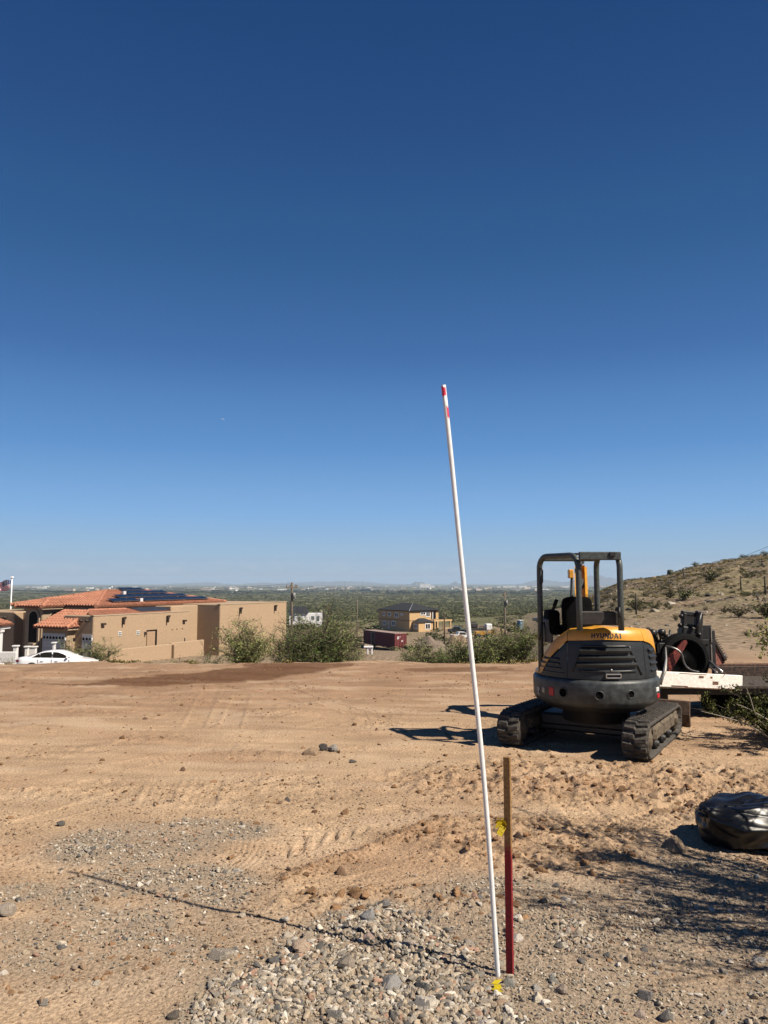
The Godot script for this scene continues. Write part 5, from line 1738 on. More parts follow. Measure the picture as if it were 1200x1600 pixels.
# roof plane: slab plus rows of half round tiles over the polygon; the first edge is the eave
func tiled(parent: Node3D, poly: Array, slab: Material, tile: Material, called := "roof") -> void:
	var o: Vector3 = poly[0]
	var e: Vector3 = (poly[1] - poly[0]).normalized()
	var n: Vector3 = e.cross(poly[2] - poly[0]).normalized()
	if n.y < 0: n = -n
	var f := n.cross(e).normalized()
	if f.y < 0: f = -f
	var flat := PackedVector2Array()
	for p in poly: flat.append(Vector2((p - o).dot(e), (p - o).dot(f)))
	var st := begin()
	var pr := poly.duplicate()
	if (pr[1] - pr[0]).cross(pr[2] - pr[0]).y < 0: pr.reverse()
	for i in range(1, pr.size() - 1):
		tri(st, pr[0], pr[i], pr[i + 1])
		tri(st, pr[0] - n * 0.12, pr[i + 1] - n * 0.12, pr[i] - n * 0.12)
	for i in pr.size():
		var q: Vector3 = pr[(i + 1) % pr.size()]
		quad(st, pr[i] - n * 0.12, q - n * 0.12, q, pr[i])
	var sl := done(called, st, slab, parent)
	var lo := flat[0]
	var hi := flat[0]
	for p in flat:
		lo = Vector2(min(lo.x, p.x), min(lo.y, p.y)); hi = Vector2(max(hi.x, p.x), max(hi.y, p.y))
	st = SurfaceTool.new()
	st.begin(Mesh.PRIMITIVE_TRIANGLES)
	st.set_smooth_group(-1)
	var x := lo.x + 0.12
	while x < hi.x:
		var y := lo.y
		while y < hi.y:
			if Geometry2D.is_point_in_polygon(Vector2(x, y + 0.2), flat):
				st.set_color(Color(1, 1, 1).lerp([Color(0.72, 0.66, 0.62), Color(1.2, 1.15, 1.05), Color(0.95, 0.85, 0.8)][rng.randi() % 3], rng.randf() * 0.8))
				var c := o + e * x + f * y
				var w := 0.105
				for seg_i in 3:
					var a0 := PI - PI * seg_i / 3.0
					var a1 := PI - PI * (seg_i + 1) / 3.0
					var p0 := c + e * w * cos(a0) + n * (w * sin(a0) + 0.035)
					var p1 := c + e * w * cos(a1) + n * (w * sin(a1) + 0.035)
					quad(st, p1, p0, p0 + f * 0.47 - n * 0.035, p1 + f * 0.47 - n * 0.035) if (p1 - p0).cross(f).dot(n) < 0 else quad(st, p0, p1, p1 + f * 0.47 - n * 0.035, p0 + f * 0.47 - n * 0.035)
				tri(st, c - e * w + n * 0.02, c + e * w + n * 0.02, c + n * (w + 0.03))
			y += 0.42
		x += 0.30
	tag(done("tile", st, tile, sl), "", "", "", "stuff")

func ridge_tiles(parent: Node3D, a: Vector3, b: Vector3, m: Material) -> void:
	var st := begin()
	var n := int(a.distance_to(b) / 0.4)
	for i in n:
		var p := a.lerp(b, i / float(n))
		var q := a.lerp(b, (i + 1.12) / float(n))
		st.set_color(Color(1, 1, 1) * rng.randf_range(0.85, 1.2))
		tube(st, [p, q], [0.15, 0.13], 8)
	tag(done("ridge_tile", st, m, parent), "", "", "", "stuff")

func arch_outline(w: float, y0: float, y1: float) -> Array:
	var out := [Vector2(-w, y0), Vector2(w, y0)]
	for i in 9:
		var q := PI * i / 8.0
		out.append(Vector2(w * cos(q), y1 - w + w * sin(q)))
	return out

func build_tan_house() -> void:
	var th := acos(0.45)
	var g := -3.75
	var h := thing("tan_house", "sprawling tan stucco house with orange tile roofs and solar panels at left", "house", Vector3(-20.7, g, -55.2), th)
	var stucco := mat("stucco", Color(0.345, 0.245, 0.158), 0.95, 0.0, 0.06, 0.5, 0.6)
	var trim := mat("stucco_trim", Color(0.38, 0.29, 0.205), 0.95, 0.0, 0.08, 0.5)
	var slab := mat("roof_base", Color(0.22, 0.085, 0.045), 0.95, 0.0, 0.2, 0.5)
	var tile := mat("roof_tile", Color(0.52, 0.225, 0.135), 0.85, 0.0, 0.2, 0.9, 0.0, true)
	var hole := mat("dark_opening", Color(0.012, 0.010, 0.009), 0.6, 0.0, 0.0)
	var white := mat("garage_white", Color(0.55, 0.55, 0.56), 0.6, 0.0, 0.06, 1.0)
	var iron := mat("dark_iron", Color(0.05, 0.032, 0.022), 0.7, 0.0, 0.2, 2.0)
	var wall := func(s0: float, s1: float, y1: float, t0: float, t1: float) -> MeshInstance3D:
		var st := begin()
		cbox(st, Vector3((s0 + s1) * 0.5, (y1 - 1.0) * 0.5, -(t0 + t1) * 0.5), Vector3(s1 - s0, y1 + 1.0, t1 - t0), 0.06)
		return done("wall", st, stucco, h)
	# front wing with parapet; garage bay; link blocks; main block; tower; low wing
	var front: MeshInstance3D = wall.call(0.0, 10.2, 3.42, 0.0, 3.0)
	var bay: MeshInstance3D = wall.call(-0.7, 0.9, 2.5, 1.8, 4.4)
	var link: MeshInstance3D = wall.call(9.0, 12.6, 3.84, 1.0, 4.0)
	var right: MeshInstance3D = wall.call(12.3, 22.3, 3.93, -1.45, 6.0)
	var main: MeshInstance3D = wall.call(3.3, 17.6, 3.92, 3.2, 11.5)
	var tower: MeshInstance3D = wall.call(1.0, 3.6, 3.90, 6.5, 8.4)
	var low: MeshInstance3D = wall.call(0.9, 5.0, 3.50, 9.5, 15.0)
	wall.call(1.7, 5.0, 3.47, 8.2, 9.6)
	# patio walls
	var st := begin()
	cbox(st, Vector3(3.7, 0.0, 1.05), Vector3(6.4, 2.0, 0.25), 0.04)
	cbox(st, Vector3(8.7, 0.05, 1.05), Vector3(3.9, 2.05, 0.26), 0.04)
	cbox(st, Vector3(6.9, 0.0, 1.05), Vector3(0.25, 1.9, 0.8), 0.04)
	done("patio_wall", st, stucco, h)
	st = begin()
	for q in [[0.0, 10.2, 3.42, 0.0], [12.3, 22.3, 3.93, -1.45]]:
		rb(st, q[0] - 0.03, q[1] + 0.03, q[2] - 0.03, q[2] + 0.035, q[3] - 0.03, q[3] + 0.3)
	done("parapet_cap", st, trim, h)

	# garage doors
	for q in [[-0.7, 2.0, 4.25, 2.15, 7], [0.0, 0.08, 1.05, 2.10, 3]]:
		st = begin()
		for k in 4:
			rb(st, q[0] - 0.03, q[0] + 0.02, q[3] * k / 4.0 + 0.01, q[3] * (k + 1) / 4.0 - 0.015, q[1], q[2])
		var door := done("garage_door", st, white, h)
		for k in int(q[4]):
			var c: float = lerp(q[1], q[2], (k + 0.5) / q[4])
			st = begin()
			prism(st, arch_outline(0.10, 0.0, 0.2), 0.02, Vector3(q[0] - 0.035, q[3] - 0.42, -c), Basis(Vector3.UP, PI / 2))
			done("pane", st, hole, door)
	# arched entry in the tower's shaded face and arched window in its lit face
	var face_b := Basis(Vector3.UP, -PI / 2)
	st = begin()
	prism(st, arch_outline(0.62, 0.2, 3.75), 0.16, Vector3(0.99, 0, -7.35), face_b)
	var niche := done("arch_surround", st, trim, tower)
	st = begin()
	prism(st, arch_outline(0.45, 0.25, 3.58), 0.04, Vector3(0.90, 0, -7.35), face_b)
	done("entry_opening", st, hole, tower)
	st = begin()
	rb(st, 0.6, 0.98, -0.2, 1.2, 6.9, 7.5)
	done("entry_pillar", st, trim, tower)
	st = begin()
	prism(st, arch_outline(0.56, 2.75, 3.62), 0.10, Vector3(2.15, 0, -6.5))
	done("arch_surround", st, trim, tower)
	st = begin()
	prism(st, arch_outline(0.46, 2.75, 3.52), 0.04, Vector3(2.15, 0, -6.44))
	done("arched_window", st, hole, tower)
	# scuppers and roof drains, lamps, small openings of the long lit wall
	var drain: Mesh = null
	for q in [[0.85, 2.80, -0.0, 1], [2.8, 2.98, 0.0, 0], [7.5, 2.92, 0.0, 0], [9.45, 2.66, 0.0, 1], [15.0, 3.35, -1.45, 0], [20.3, 3.42, -1.45, 0]]:
		st = begin()
		if q[3] == 0:
			prism(st, [Vector2(-0.12, 0.2), Vector2(0.12, 0.26), Vector2(0.12, 0.12), Vector2(0.02, 0.08), Vector2(-0.03, -0.3), Vector2(-0.13, -0.3)], 0.24, Vector3(q[0], q[1], -q[2] + 0.12))
		else:
			rb(st, q[0] - 0.16, q[0] + 0.16, q[1] - 0.07, q[1] + 0.07, q[2] - 0.22, q[2])
		done("roof_drain", st, iron, front if q[2] == 0.0 else right)
	for s in [[2.52, 2.02], [4.35, 1.98]]:
		st = begin()
		rb(st, s[0] - 0.17, s[0] + 0.17, s[1] - 0.16, s[1] + 0.16, -0.03, 0.02)
		var w := done("window", st, mat("window_white", Color(0.6, 0.58, 0.55), 0.5, 0.0, 0.0), front)
		for k in 4:
			st = begin()
			var cx: float = s[0] + (-0.075 if k % 2 == 0 else 0.075)
			var cy: float = s[1] + (-0.07 if k < 2 else 0.07)
			rb(st, cx - 0.055, cx + 0.055, cy - 0.05, cy + 0.05, -0.045, -0.01)
			done("pane", st, mat("pane_grey", Color(0.10, 0.12, 0.14), 0.2, 0.0, 0.0), w)
	st = begin()
	rb(st, 5.25, 6.35, 0.6, 2.12, -0.05, 0.02)
	var recess := done("door_recess", st, hole, front)
	st = begin()
	rb(st, 5.25, 6.12, 0.6, 2.0, -0.07, 0.0)
	done("side_door", st, mat("door_tan", Color(0.36, 0.24, 0.15), 0.8, 0.0, 0.1, 1.0), front)
	st = begin()
	rb(st, 5.0, 5.1, 1.75, 2.0, -0.14, 0.0)
	done("wall_lamp", st, iron, front)
	st = begin()
	rb(st, 9.55, 9.62, 0.8, 1.25, -0.06, 0.0)
	done("wall_pipe", st, iron, front)
	for s in [8.05, 8.6, 9.25]:
		st = begin()
		rb(st, s, s + 0.07, 2.0, 2.05, -0.06, 0.0)
		done("wall_vent", st, iron, front)
	# beam ends on the shaded faces
	for q in [[0.0, 3.05, 0.5], [0.0, 3.05, 1.1], [0.0, 3.05, 1.75], [0.9, 3.05, 10.4], [0.9, 3.05, 10.9], [0.9, 1.9, 10.6]]:
		st = begin(true)
		tube(st, [Vector3(q[0] + 0.1, q[1], -q[2]), Vector3(q[0] - 0.25, q[1], -q[2])], 0.09, 8)
		done("beam_end", st, iron, front if q[0] == 0.0 else low)
	st = begin()
	cbox(st, Vector3(-0.77, 1.75, -1.9), Vector3(0.12, 0.22, 0.12), 0.02)
	done("coach_lamp", st, white, bay)
	st = begin()
	cbox(st, Vector3(-0.08, 1.75, -0.02), Vector3(0.12, 0.22, 0.12), 0.02)
	done("coach_lamp", st, white, front)

	# roofs (local x along the lit wall, -z away)
	var P := func(s: float, y: float, t: float) -> Vector3: return Vector3(s, y, -t)
	var c0: Vector3 = P.call(2.6, 4.0, 2.6); var c1: Vector3 = P.call(18.2, 4.0, 2.6)
	var c2: Vector3 = P.call(18.2, 4.0, 12.2); var c3: Vector3 = P.call(2.6, 4.0, 12.2)
	var r0: Vector3 = P.call(8.0, 5.05, 7.4); var r1: Vector3 = P.call(12.6, 5.05, 7.4)
	tiled(h, [c0, c1, r1, r0], slab, tile)
	tiled(h, [c3, c0, r0], slab, tile)
	tiled(h, [c1, c2, r1], slab, tile)
	tiled(h, [c2, c3, r0, r1], slab, tile)
	for e in [[c0, r0], [c1, r1], [c3, r0], [r0, r1]]: ridge_tiles(h, e[0], e[1], tile)
	st = begin()
	rb(st, 2.75, 18.0, 3.72, 3.90, 2.78, 3.25)
	rb(st, 2.75, 3.25, 3.72, 3.90, 3.25, 12.0)
	done("eave_fascia", st, trim, h)
	# tower roof
	var d0: Vector3 = P.call(0.5, 3.97, 6.0); var d1: Vector3 = P.call(4.6, 3.97, 6.0); var d2: Vector3 = P.call(4.6, 3.97, 9.0); var d3: Vector3 = P.call(0.5, 3.97, 9.0)
	var ap: Vector3 = P.call(2.2, 4.52, 7.3); var ap2: Vector3 = P.call(5.4, 4.62, 7.3)
	tiled(h, [d0, d1, ap2, ap], slab, tile)
	tiled(h, [d3, d0, ap], slab, tile)
	for e in [[d0, ap], [d3, ap], [ap, ap2]]: ridge_tiles(h, e[0], e[1], tile)
	st = begin()
	rb(st, 0.62, 3.3, 3.74, 3.9, 6.12, 6.5)
	done("eave_fascia", st, trim, h)
	# garage roof
	var g0: Vector3 = P.call(-1.25, 2.60, 1.3); var g3: Vector3 = P.call(-1.25, 2.60, 4.7)
	var gr: Vector3 = P.call(1.5, 3.70, 2.1)
	tiled(h, [g3, g0, gr, P.call(1.5, 3.70, 4.7)], slab, tile)
	tiled(h, [g0, P.call(-0.02, 2.60, 1.3), P.call(-0.02, 3.06, 1.66)], slab, tile)
	tiled(h, [P.call(0.1, 3.36, 0.42), P.call(8.6, 3.36, 0.42), P.call(8.2, 3.66, 2.0), P.call(1.4, 3.66, 2.0)], slab, tile)
	ridge_tiles(h, g0, gr, tile)
	ridge_tiles(h, gr, P.call(5.0, 3.68, 2.0), tile)
	st = begin()
	rb(st, -1.15, -0.05, 2.40, 2.54, 1.42, 1.8)
	done("eave_fascia", st, trim, h)
	# solar panels: each its own, on the right hand slope
	var glass := mat("solar_blue", Color(0.005, 0.008, 0.018), 0.25, 0.0, 0.08, 0.6)
	var frame := mat("solar_frame", Color(0.17, 0.17, 0.19), 0.4, 0.6, 0.0)
	var e := Vector3(1, 0, 0)
	var slope := atan2(1.05, 4.8)
	var tiltb := Basis(Vector3.RIGHT, slope + 0.05)
	var pm: Mesh = null
	var fm: Mesh = null
	for row in [[2.75, 4.7, 7.6, 3], [2.75, 8.1, 16.2, 8], [4.0, 6.5, 14.8, 8], [5.3, 8.7, 13.6, 5], [6.5, 9.3, 12.0, 3]]:
		for k in int(row[3]):
			var wd: float = (row[2] - row[1]) / row[3]
			var t: float = row[0] + 0.6
			var y: float = 4.0 + (t - 2.6) / 4.8 * 1.05 + 0.24
			if pm == null:
				st = begin(); box(st, Vector3(0, 0.022, 0), Vector3(0.89, 0.02, 0.72)); st.generate_normals(); pm = st.commit()
				st = begin(); box(st, Vector3.ZERO, Vector3(0.965, 0.035, 0.80)); st.generate_normals(); fm = st.commit()
			var pf := put("solar_panel", fm, frame, h)
			pf.transform = Transform3D(tiltb.scaled_local(Vector3(wd / 1.0, 1, 1.0)), P.call(row[1] + wd * (k + 0.5), y, t))
			put("cell_face", pm, glass, pf)
	st = begin()
	rb(st, 7.7, 8.0, 4.2, 4.5, 3.1, 3.3)
	done("roof_vent", st, white, h)
	st = begin()
	rb(st, 8.3, 8.6, 4.6, 5.05, 5.6, 5.9)
	done("roof_vent", st, white, h)
	st = begin()
	cbox(st, Vector3(7.0, 3.66, -1.3), Vector3(3.4, 0.05, 1.2), 0.01, Basis(Vector3.RIGHT, 0.2))
	done("solar_water_mat", st, mat("mat_black", Color(0.03, 0.032, 0.035), 0.4, 0.0, 0.1, 1.0), h)

	# portico at the left edge, garden walls
	var po := on_land(2, 52.0)
	po.y = -3.7
	var pt := thing("entrance_portico", "white columned portico with a small orange roof at the left edge", "portico", po)
	var wt := mat("white_render", Color(0.62, 0.61, 0.60), 0.85, 0.0, 0.05, 1.0)
	for x in [-1.6, 0.12]:
		st = begin()
		cbox(st, Vector3(x, 1.3, 0), Vector3(0.36, 2.6, 0.36), 0.03)
		cbox(st, Vector3(x, 0.35, 0), Vector3(0.62, 0.9, 0.62), 0.03)
		cbox(st, Vector3(x, 2.5, 0), Vector3(0.5, 0.2, 0.5), 0.03)
		done("column", st, wt, pt)
	st = begin()
	cbox(st, Vector3(-0.8, 2.75, -0.3), Vector3(2.4, 0.3, 1.4), 0.03)
	done("lintel", st, wt, pt)
	tiled(pt, [Vector3(-2.1, 2.92, 0.55), Vector3(0.55, 2.92, 0.55), Vector3(-0.3, 3.3, -0.4), Vector3(-2.1, 3.3, -0.4)], slab, tile)
	tiled(pt, [Vector3(0.55, 2.92, 0.55), Vector3(0.55, 2.92, -1.2), Vector3(-0.3, 3.3, -0.4)], slab, tile)
	st = begin()
	cbox(st, Vector3(-0.9, 1.1, -0.4), Vector3(1.4, 2.2, 0.1), 0.01)
	done("dark_doorway", st, hole, pt)
	for q in [[6.0, 1028.0, 51.0, 1.7, "long white garden wall left of the car", 0.75], [24.5, 1018.0, 52.5, 0.28, "white gate pillar behind the car's boot", 1.2], [51.0, 1019.0, 54.0, 0.5, "wide white pillar below the tall arch", 0.9], [42.0, 1019.0, 53.5, 0.22, "thin white pillar left of the tall arch", 0.8], [84.5, 1013.0, 52.5, 0.16, "white post showing over the car's roof", 1.5]]:
		var p := at(q[0], q[1], q[2])
		st = begin()
		var top := p.y + 0.4
		cbox(st, Vector3(0, 0.85 if q[0] < 10.0 else 0.0, 0), Vector3(q[3] * 1.0, 0.7 if q[0] < 10.0 else 2.4, 0.25), 0.03)
		if q[0] > 15.0: cbox(st, Vector3(0, 1.17, 0), Vector3(q[3] + 0.12, 0.1, 0.37), 0.02)
		tag(done("garden_wall" if q[0] < 10 else "gate_pillar", st, wt, null, Vector3(p.x, top - 1.2, p.z)), q[4], "wall" if q[0] < 10 else "pillar")

	# flag
	var fp := at(17, 945, 66.0)
	var gy := -3.8
	var fl := thing("flagpole", "white flagpole at left with a striped flag blowing left", "flagpole", Vector3(fp.x, gy, fp.z))
	var topy := at(17, 903, 66.0).y - gy
	st = begin(true)
	tube(st, [Vector3.ZERO, Vector3(0, topy, 0)], [0.07, 0.045], 8)
	soft_box(st, Vector3(0, topy + 0.05, 0), Vector3(0.12, 0.07, 0.12))
	done("pole", st, mat("white_pole", Color(0.75, 0.75, 0.75), 0.4, 0.0, 0.0), fl)
	var n := 16
	var wave := func(u: float, v: float) -> Vector3:   # u away from the pole, v down
		return Vector3(-0.05 - u * 1.9, topy - 0.22 - v * 0.78 - 0.25 * u * (0.3 + 0.7 * u) + 0.08 * sin(u * 9.0 + v * 2.0), 0.16 * sin(u * 7.5 + v * 1.8))
	var sheet := func(called: String, u0: float, u1: float, v0: float, v1: float, c: Color, parent: Node, lift: float) -> Node:
		var s := begin(true)
		for i in n:
			for j in 2:
				var f := func(ii: int, jj: int) -> Vector3: return wave.call(lerp(u0, u1, ii / float(n)), lerp(v0, v1, jj / 2.0)) + Vector3(0, 0, lift)
				quad(s, f.call(i + 1, j + 1), f.call(i, j + 1), f.call(i, j), f.call(i + 1, j))
		return done(called, s, mat("flag" + str(c), c, 0.8, 0.0, 0.0), parent)
	var cloth := Node3D.new()
	cloth.name = "flag"
	fl.add_child(cloth)
	for k in 13:
		sheet.call("stripe", 0.0 if k > 6 else 0.42, 1.0, k / 13.0, (k + 1) / 13.0, Color(0.50, 0.05, 0.07) if k % 2 == 0 else Color(0.70, 0.66, 0.68), cloth, 0.0)
	sheet.call("canton", 0.0, 0.42, 0.0, 7.0 / 13.0, Color(0.02, 0.03, 0.10), cloth, 0.0)
	st = begin()
	for i in 5:
		for j in 4:
			var c: Vector3 = wave.call(0.05 + i * 0.08, 0.07 + j * 0.13) + Vector3(0, 0, 0.012)
			for k in 5:
				var a := PI / 2 + k * TAU / 5
				tri(st, c, c + Vector3(cos(a + 0.5), sin(a + 0.5), 0) * 0.016, c + Vector3(cos(a), sin(a), 0) * 0.045)
				tri(st, c, c + Vector3(cos(a), sin(a), 0) * 0.045, c + Vector3(cos(a - 0.5), sin(a - 0.5), 0) * 0.016)
	tag(done("star", st, mat("star_white", Color(0.7, 0.7, 0.7), 0.8, 0.0, 0.0), cloth), "", "", "", "stuff")
	# palm behind the low wing
	var pp := on_land(34, 74.0)
	var pa := thing("palm_tree", "dark palm tree behind the low left wing of the tan house", "tree", pp)
	st = begin(true)
	tube(st, [Vector3.ZERO, Vector3(0.05, 3.4, 0)], [0.2, 0.14], 8)
	done("trunk", st, mat("palm_bark", Color(0.14, 0.10, 0.07), 0.95, 0.0, 0.3, 2.0), pa)
	st = begin()
	for k in 34:
		var a := rng.randf() * TAU
		var el := rng.randf_range(-0.2, 1.2)
		var d := Vector3(cos(a) * cos(el), sin(el), sin(a) * cos(el))
		var l := rng.randf_range(1.2, 2.3)
		var sd := d.cross(Vector3.UP).normalized()
		var prev := Vector3(0.05, 3.4, 0)
		for i in 7:
			var t := (i + 1) / 7.0
			var q := Vector3(0.05, 3.4, 0) + d * l * t + Vector3(0, -0.9 * t * t, 0)
			for sgn in [-1.0, 1.0]:
				tri(st, prev, q, (prev + q) * 0.5 + sd * sgn * 0.35 * (1.2 - t) + Vector3(0, -0.12, 0))
			prev = q
	var pm2 := StandardMaterial3D.new()
	pm2.albedo_color = lin(0.07, 0.085, 0.035); pm2.roughness = 0.7
	done("crown", st, pm2, pa)

# ------------------------------------------------------------------ the car below the lot's edge
func loft(st: SurfaceTool, secs: Array) -> void:    # closed cross sections with equal point counts, seen from the front end counter-clockwise
	var n: int = secs[0].size()
	for i in secs.size() - 1:
		for k in n:
			var j := (k + 1) % n
			quad(st, secs[i][k], secs[i][j], secs[i + 1][j], secs[i + 1][k])
	for k in range(1, n - 1):
		tri(st, secs[0][0], secs[0][k + 1], secs[0][k])
		tri(st, secs[-1][0], secs[-1][k], secs[-1][k + 1])

func build_car() -> void:
	var c := at(92, 1032, 50.0)
	c.y = at(84, 1015.5, 50.0).y - 1.44
	var car := thing("white_car", "white four door saloon car half hidden by the lot's edge at left", "car", c, 0.05)
	var paint := mat("car_white", Color(0.70, 0.70, 0.71), 0.25, 0.0, 0.0)
	paint.clearcoat_enabled = true
	var glass := mat("car_glass", Color(0.008, 0.009, 0.010), 0.08, 0.0, 0.0)
	var blk := mat("car_black", Color(0.012, 0.012, 0.012), 0.6, 0.0, 0.0)
	var sec := func(x: float, w: float, y0: float, ys: float, yt: float, wt: float) -> Array:
		return [Vector3(x, y0, -w * 0.92), Vector3(x, (y0 + ys) * 0.5, -w), Vector3(x, ys, -w * 0.97), Vector3(x, yt, -wt), Vector3(x, yt, wt), Vector3(x, ys, w * 0.97), Vector3(x, (y0 + ys) * 0.5, w), Vector3(x, y0, w * 0.92)]
	var st := begin(true)
	var secs := []
	for q in [[-2.36, 0.74, 0.42, 0.80, 0.96, 0.62], [-2.30, 0.82, 0.30, 0.84, 1.02, 0.70], [-1.9, 0.88, 0.22, 0.88, 1.07, 0.72], [-1.2, 0.90, 0.20, 0.90, 1.04, 0.76], [0.0, 0.90, 0.20, 0.88, 1.00, 0.78], [0.85, 0.90, 0.20, 0.86, 0.98, 0.78], [1.5, 0.89, 0.21, 0.82, 0.92, 0.74], [2.0, 0.86, 0.24, 0.74, 0.83, 0.68], [2.3, 0.78, 0.32, 0.64, 0.70, 0.6], [2.37, 0.62, 0.42, 0.56, 0.60, 0.5]]:
		secs.append(sec.call(q[0], q[1], q[2], q[3], q[4], q[5]))
	loft(st, secs)
	done("body", st, paint, car)
	st = begin(true)
	secs = []
	for q in [[-1.80, 0.72, 1.02, 1.04], [-1.35, 0.66, 1.0, 1.20], [-0.85, 0.62, 1.0, 1.38], [-0.35, 0.60, 1.0, 1.435], [0.15, 0.60, 0.98, 1.42], [0.5, 0.62, 0.97, 1.32], [0.95, 0.68, 0.95, 1.10], [1.3, 0.73, 0.93, 0.95]]:
		var x: float = q[0]
		var w0 := 0.80
		secs.append([Vector3(x, q[2] - 0.1, -w0), Vector3(x, lerp(q[2], q[3], 0.85), -q[1] - 0.02), Vector3(x, q[3], -q[1] + 0.14), Vector3(x, q[3] + 0.012, 0), Vector3(x, q[3], q[1] - 0.14), Vector3(x, lerp(q[2], q[3], 0.85), q[1] + 0.02), Vector3(x, q[2] - 0.1, w0)])
	loft(st, secs)
	done("cabin", st, paint, car)
	# side windows, rear and front screens, standing a little proud
	for q in [[[-1.42, 1.03], [-0.95, 1.29], [-0.90, 1.02]], [[-0.86, 1.02], [-0.90, 1.30], [-0.55, 1.365], [-0.18, 1.375], [-0.18, 1.01]], [[-0.10, 1.01], [-0.10, 1.375], [0.2, 1.355], [0.5, 1.25], [0.95, 1.03], [0.9, 0.99]]]:
		var poly := []
		for p in q: poly.append(Vector2(p[0], p[1]))
		for z in [0.757, -0.757]:
			st = begin()
			prism(st, poly, 0.03, Vector3(0, 0, z))
			done("side_window", st, glass, car)
	st = begin()
	quad(st, Vector3(-1.78, 1.075, 0.62), Vector3(-1.05, 1.345, 0.46), Vector3(-1.05, 1.345, -0.46), Vector3(-1.78, 1.075, -0.62))
	quad(st, Vector3(-1.78, 1.045, -0.62), Vector3(-1.05, 1.315, -0.46), Vector3(-1.05, 1.315, 0.46), Vector3(-1.78, 1.045, 0.62))
	done("rear_window", st, glass, car)
	for z in [0.74, -0.74]:
		st = begin(true)
		soft_box(st, Vector3(-2.27, 0.84, z), Vector3(0.13, 0.075, 0.13), Basis.IDENTITY, 0.6)
		done("tail_lamp", st, mat("lamp_red", Color(0.10, 0.008, 0.01), 0.2, 0.0, 0.0), car)
		st = begin(true)
		soft_box(st, Vector3(2.15, 0.70, z * 0.9), Vector3(0.16, 0.06, 0.12), Basis.IDENTITY, 0.6)
		done("headlamp", st, mat("lamp_clear", Color(0.4, 0.4, 0.42), 0.1, 0.2, 0.0), car)
		st = begin(true)
		soft_box(st, Vector3(0.82, 1.04, z * 1.22), Vector3(0.07, 0.07, 0.09), Basis.IDENTITY, 0.6)
		done("wing_mirror", st, paint, car)
		for x in [-1.35, 1.42]:
			st = begin(true)
			lathe(st, Vector3(x, 0.32, z * 1.1), [Vector2(0, -0.1), Vector2(0.33, -0.1), Vector2(0.34, 0), Vector2(0.33, 0.1), Vector2(0.2, 0.11), Vector2(0, 0.11)], 20, Basis(Vector3.RIGHT, PI / 2))
			done("wheel", st, blk, car)
			st = begin(true)
			lathe(st, Vector3(x, 0.34, z * 1.215), [Vector2(0, 0), Vector2(0.40, 0.0), Vector2(0.41, -0.02)], 20, Basis(Vector3.RIGHT, PI / 2))
			done("wheel_arch", st, blk, car)
	for x in [-0.98, -0.14, 0.95]:
		st = begin()
		box(st, Vector3(x, 0.64, 0.893), Vector3(0.014, 0.62, 0.02))
		done("door_seam", st, blk, car)
	for x in [-0.75, 0.15]:
		st = begin()
		cbox(st, Vector3(x, 0.80, 0.90), Vector3(0.2, 0.03, 0.03), 0.008)
		done("door_handle", st, mat("chrome", Color(0.62, 0.62, 0.62), 0.25, 0.9, 0.05, 5.0), car)
	st = begin()
	box(st, Vector3(-2.37, 0.72, 0), Vector3(0.02, 0.12, 0.45))
	done("number_plate", st, mat("plate", Color(0.4, 0.4, 0.42), 0.5, 0.0, 0.0), car)

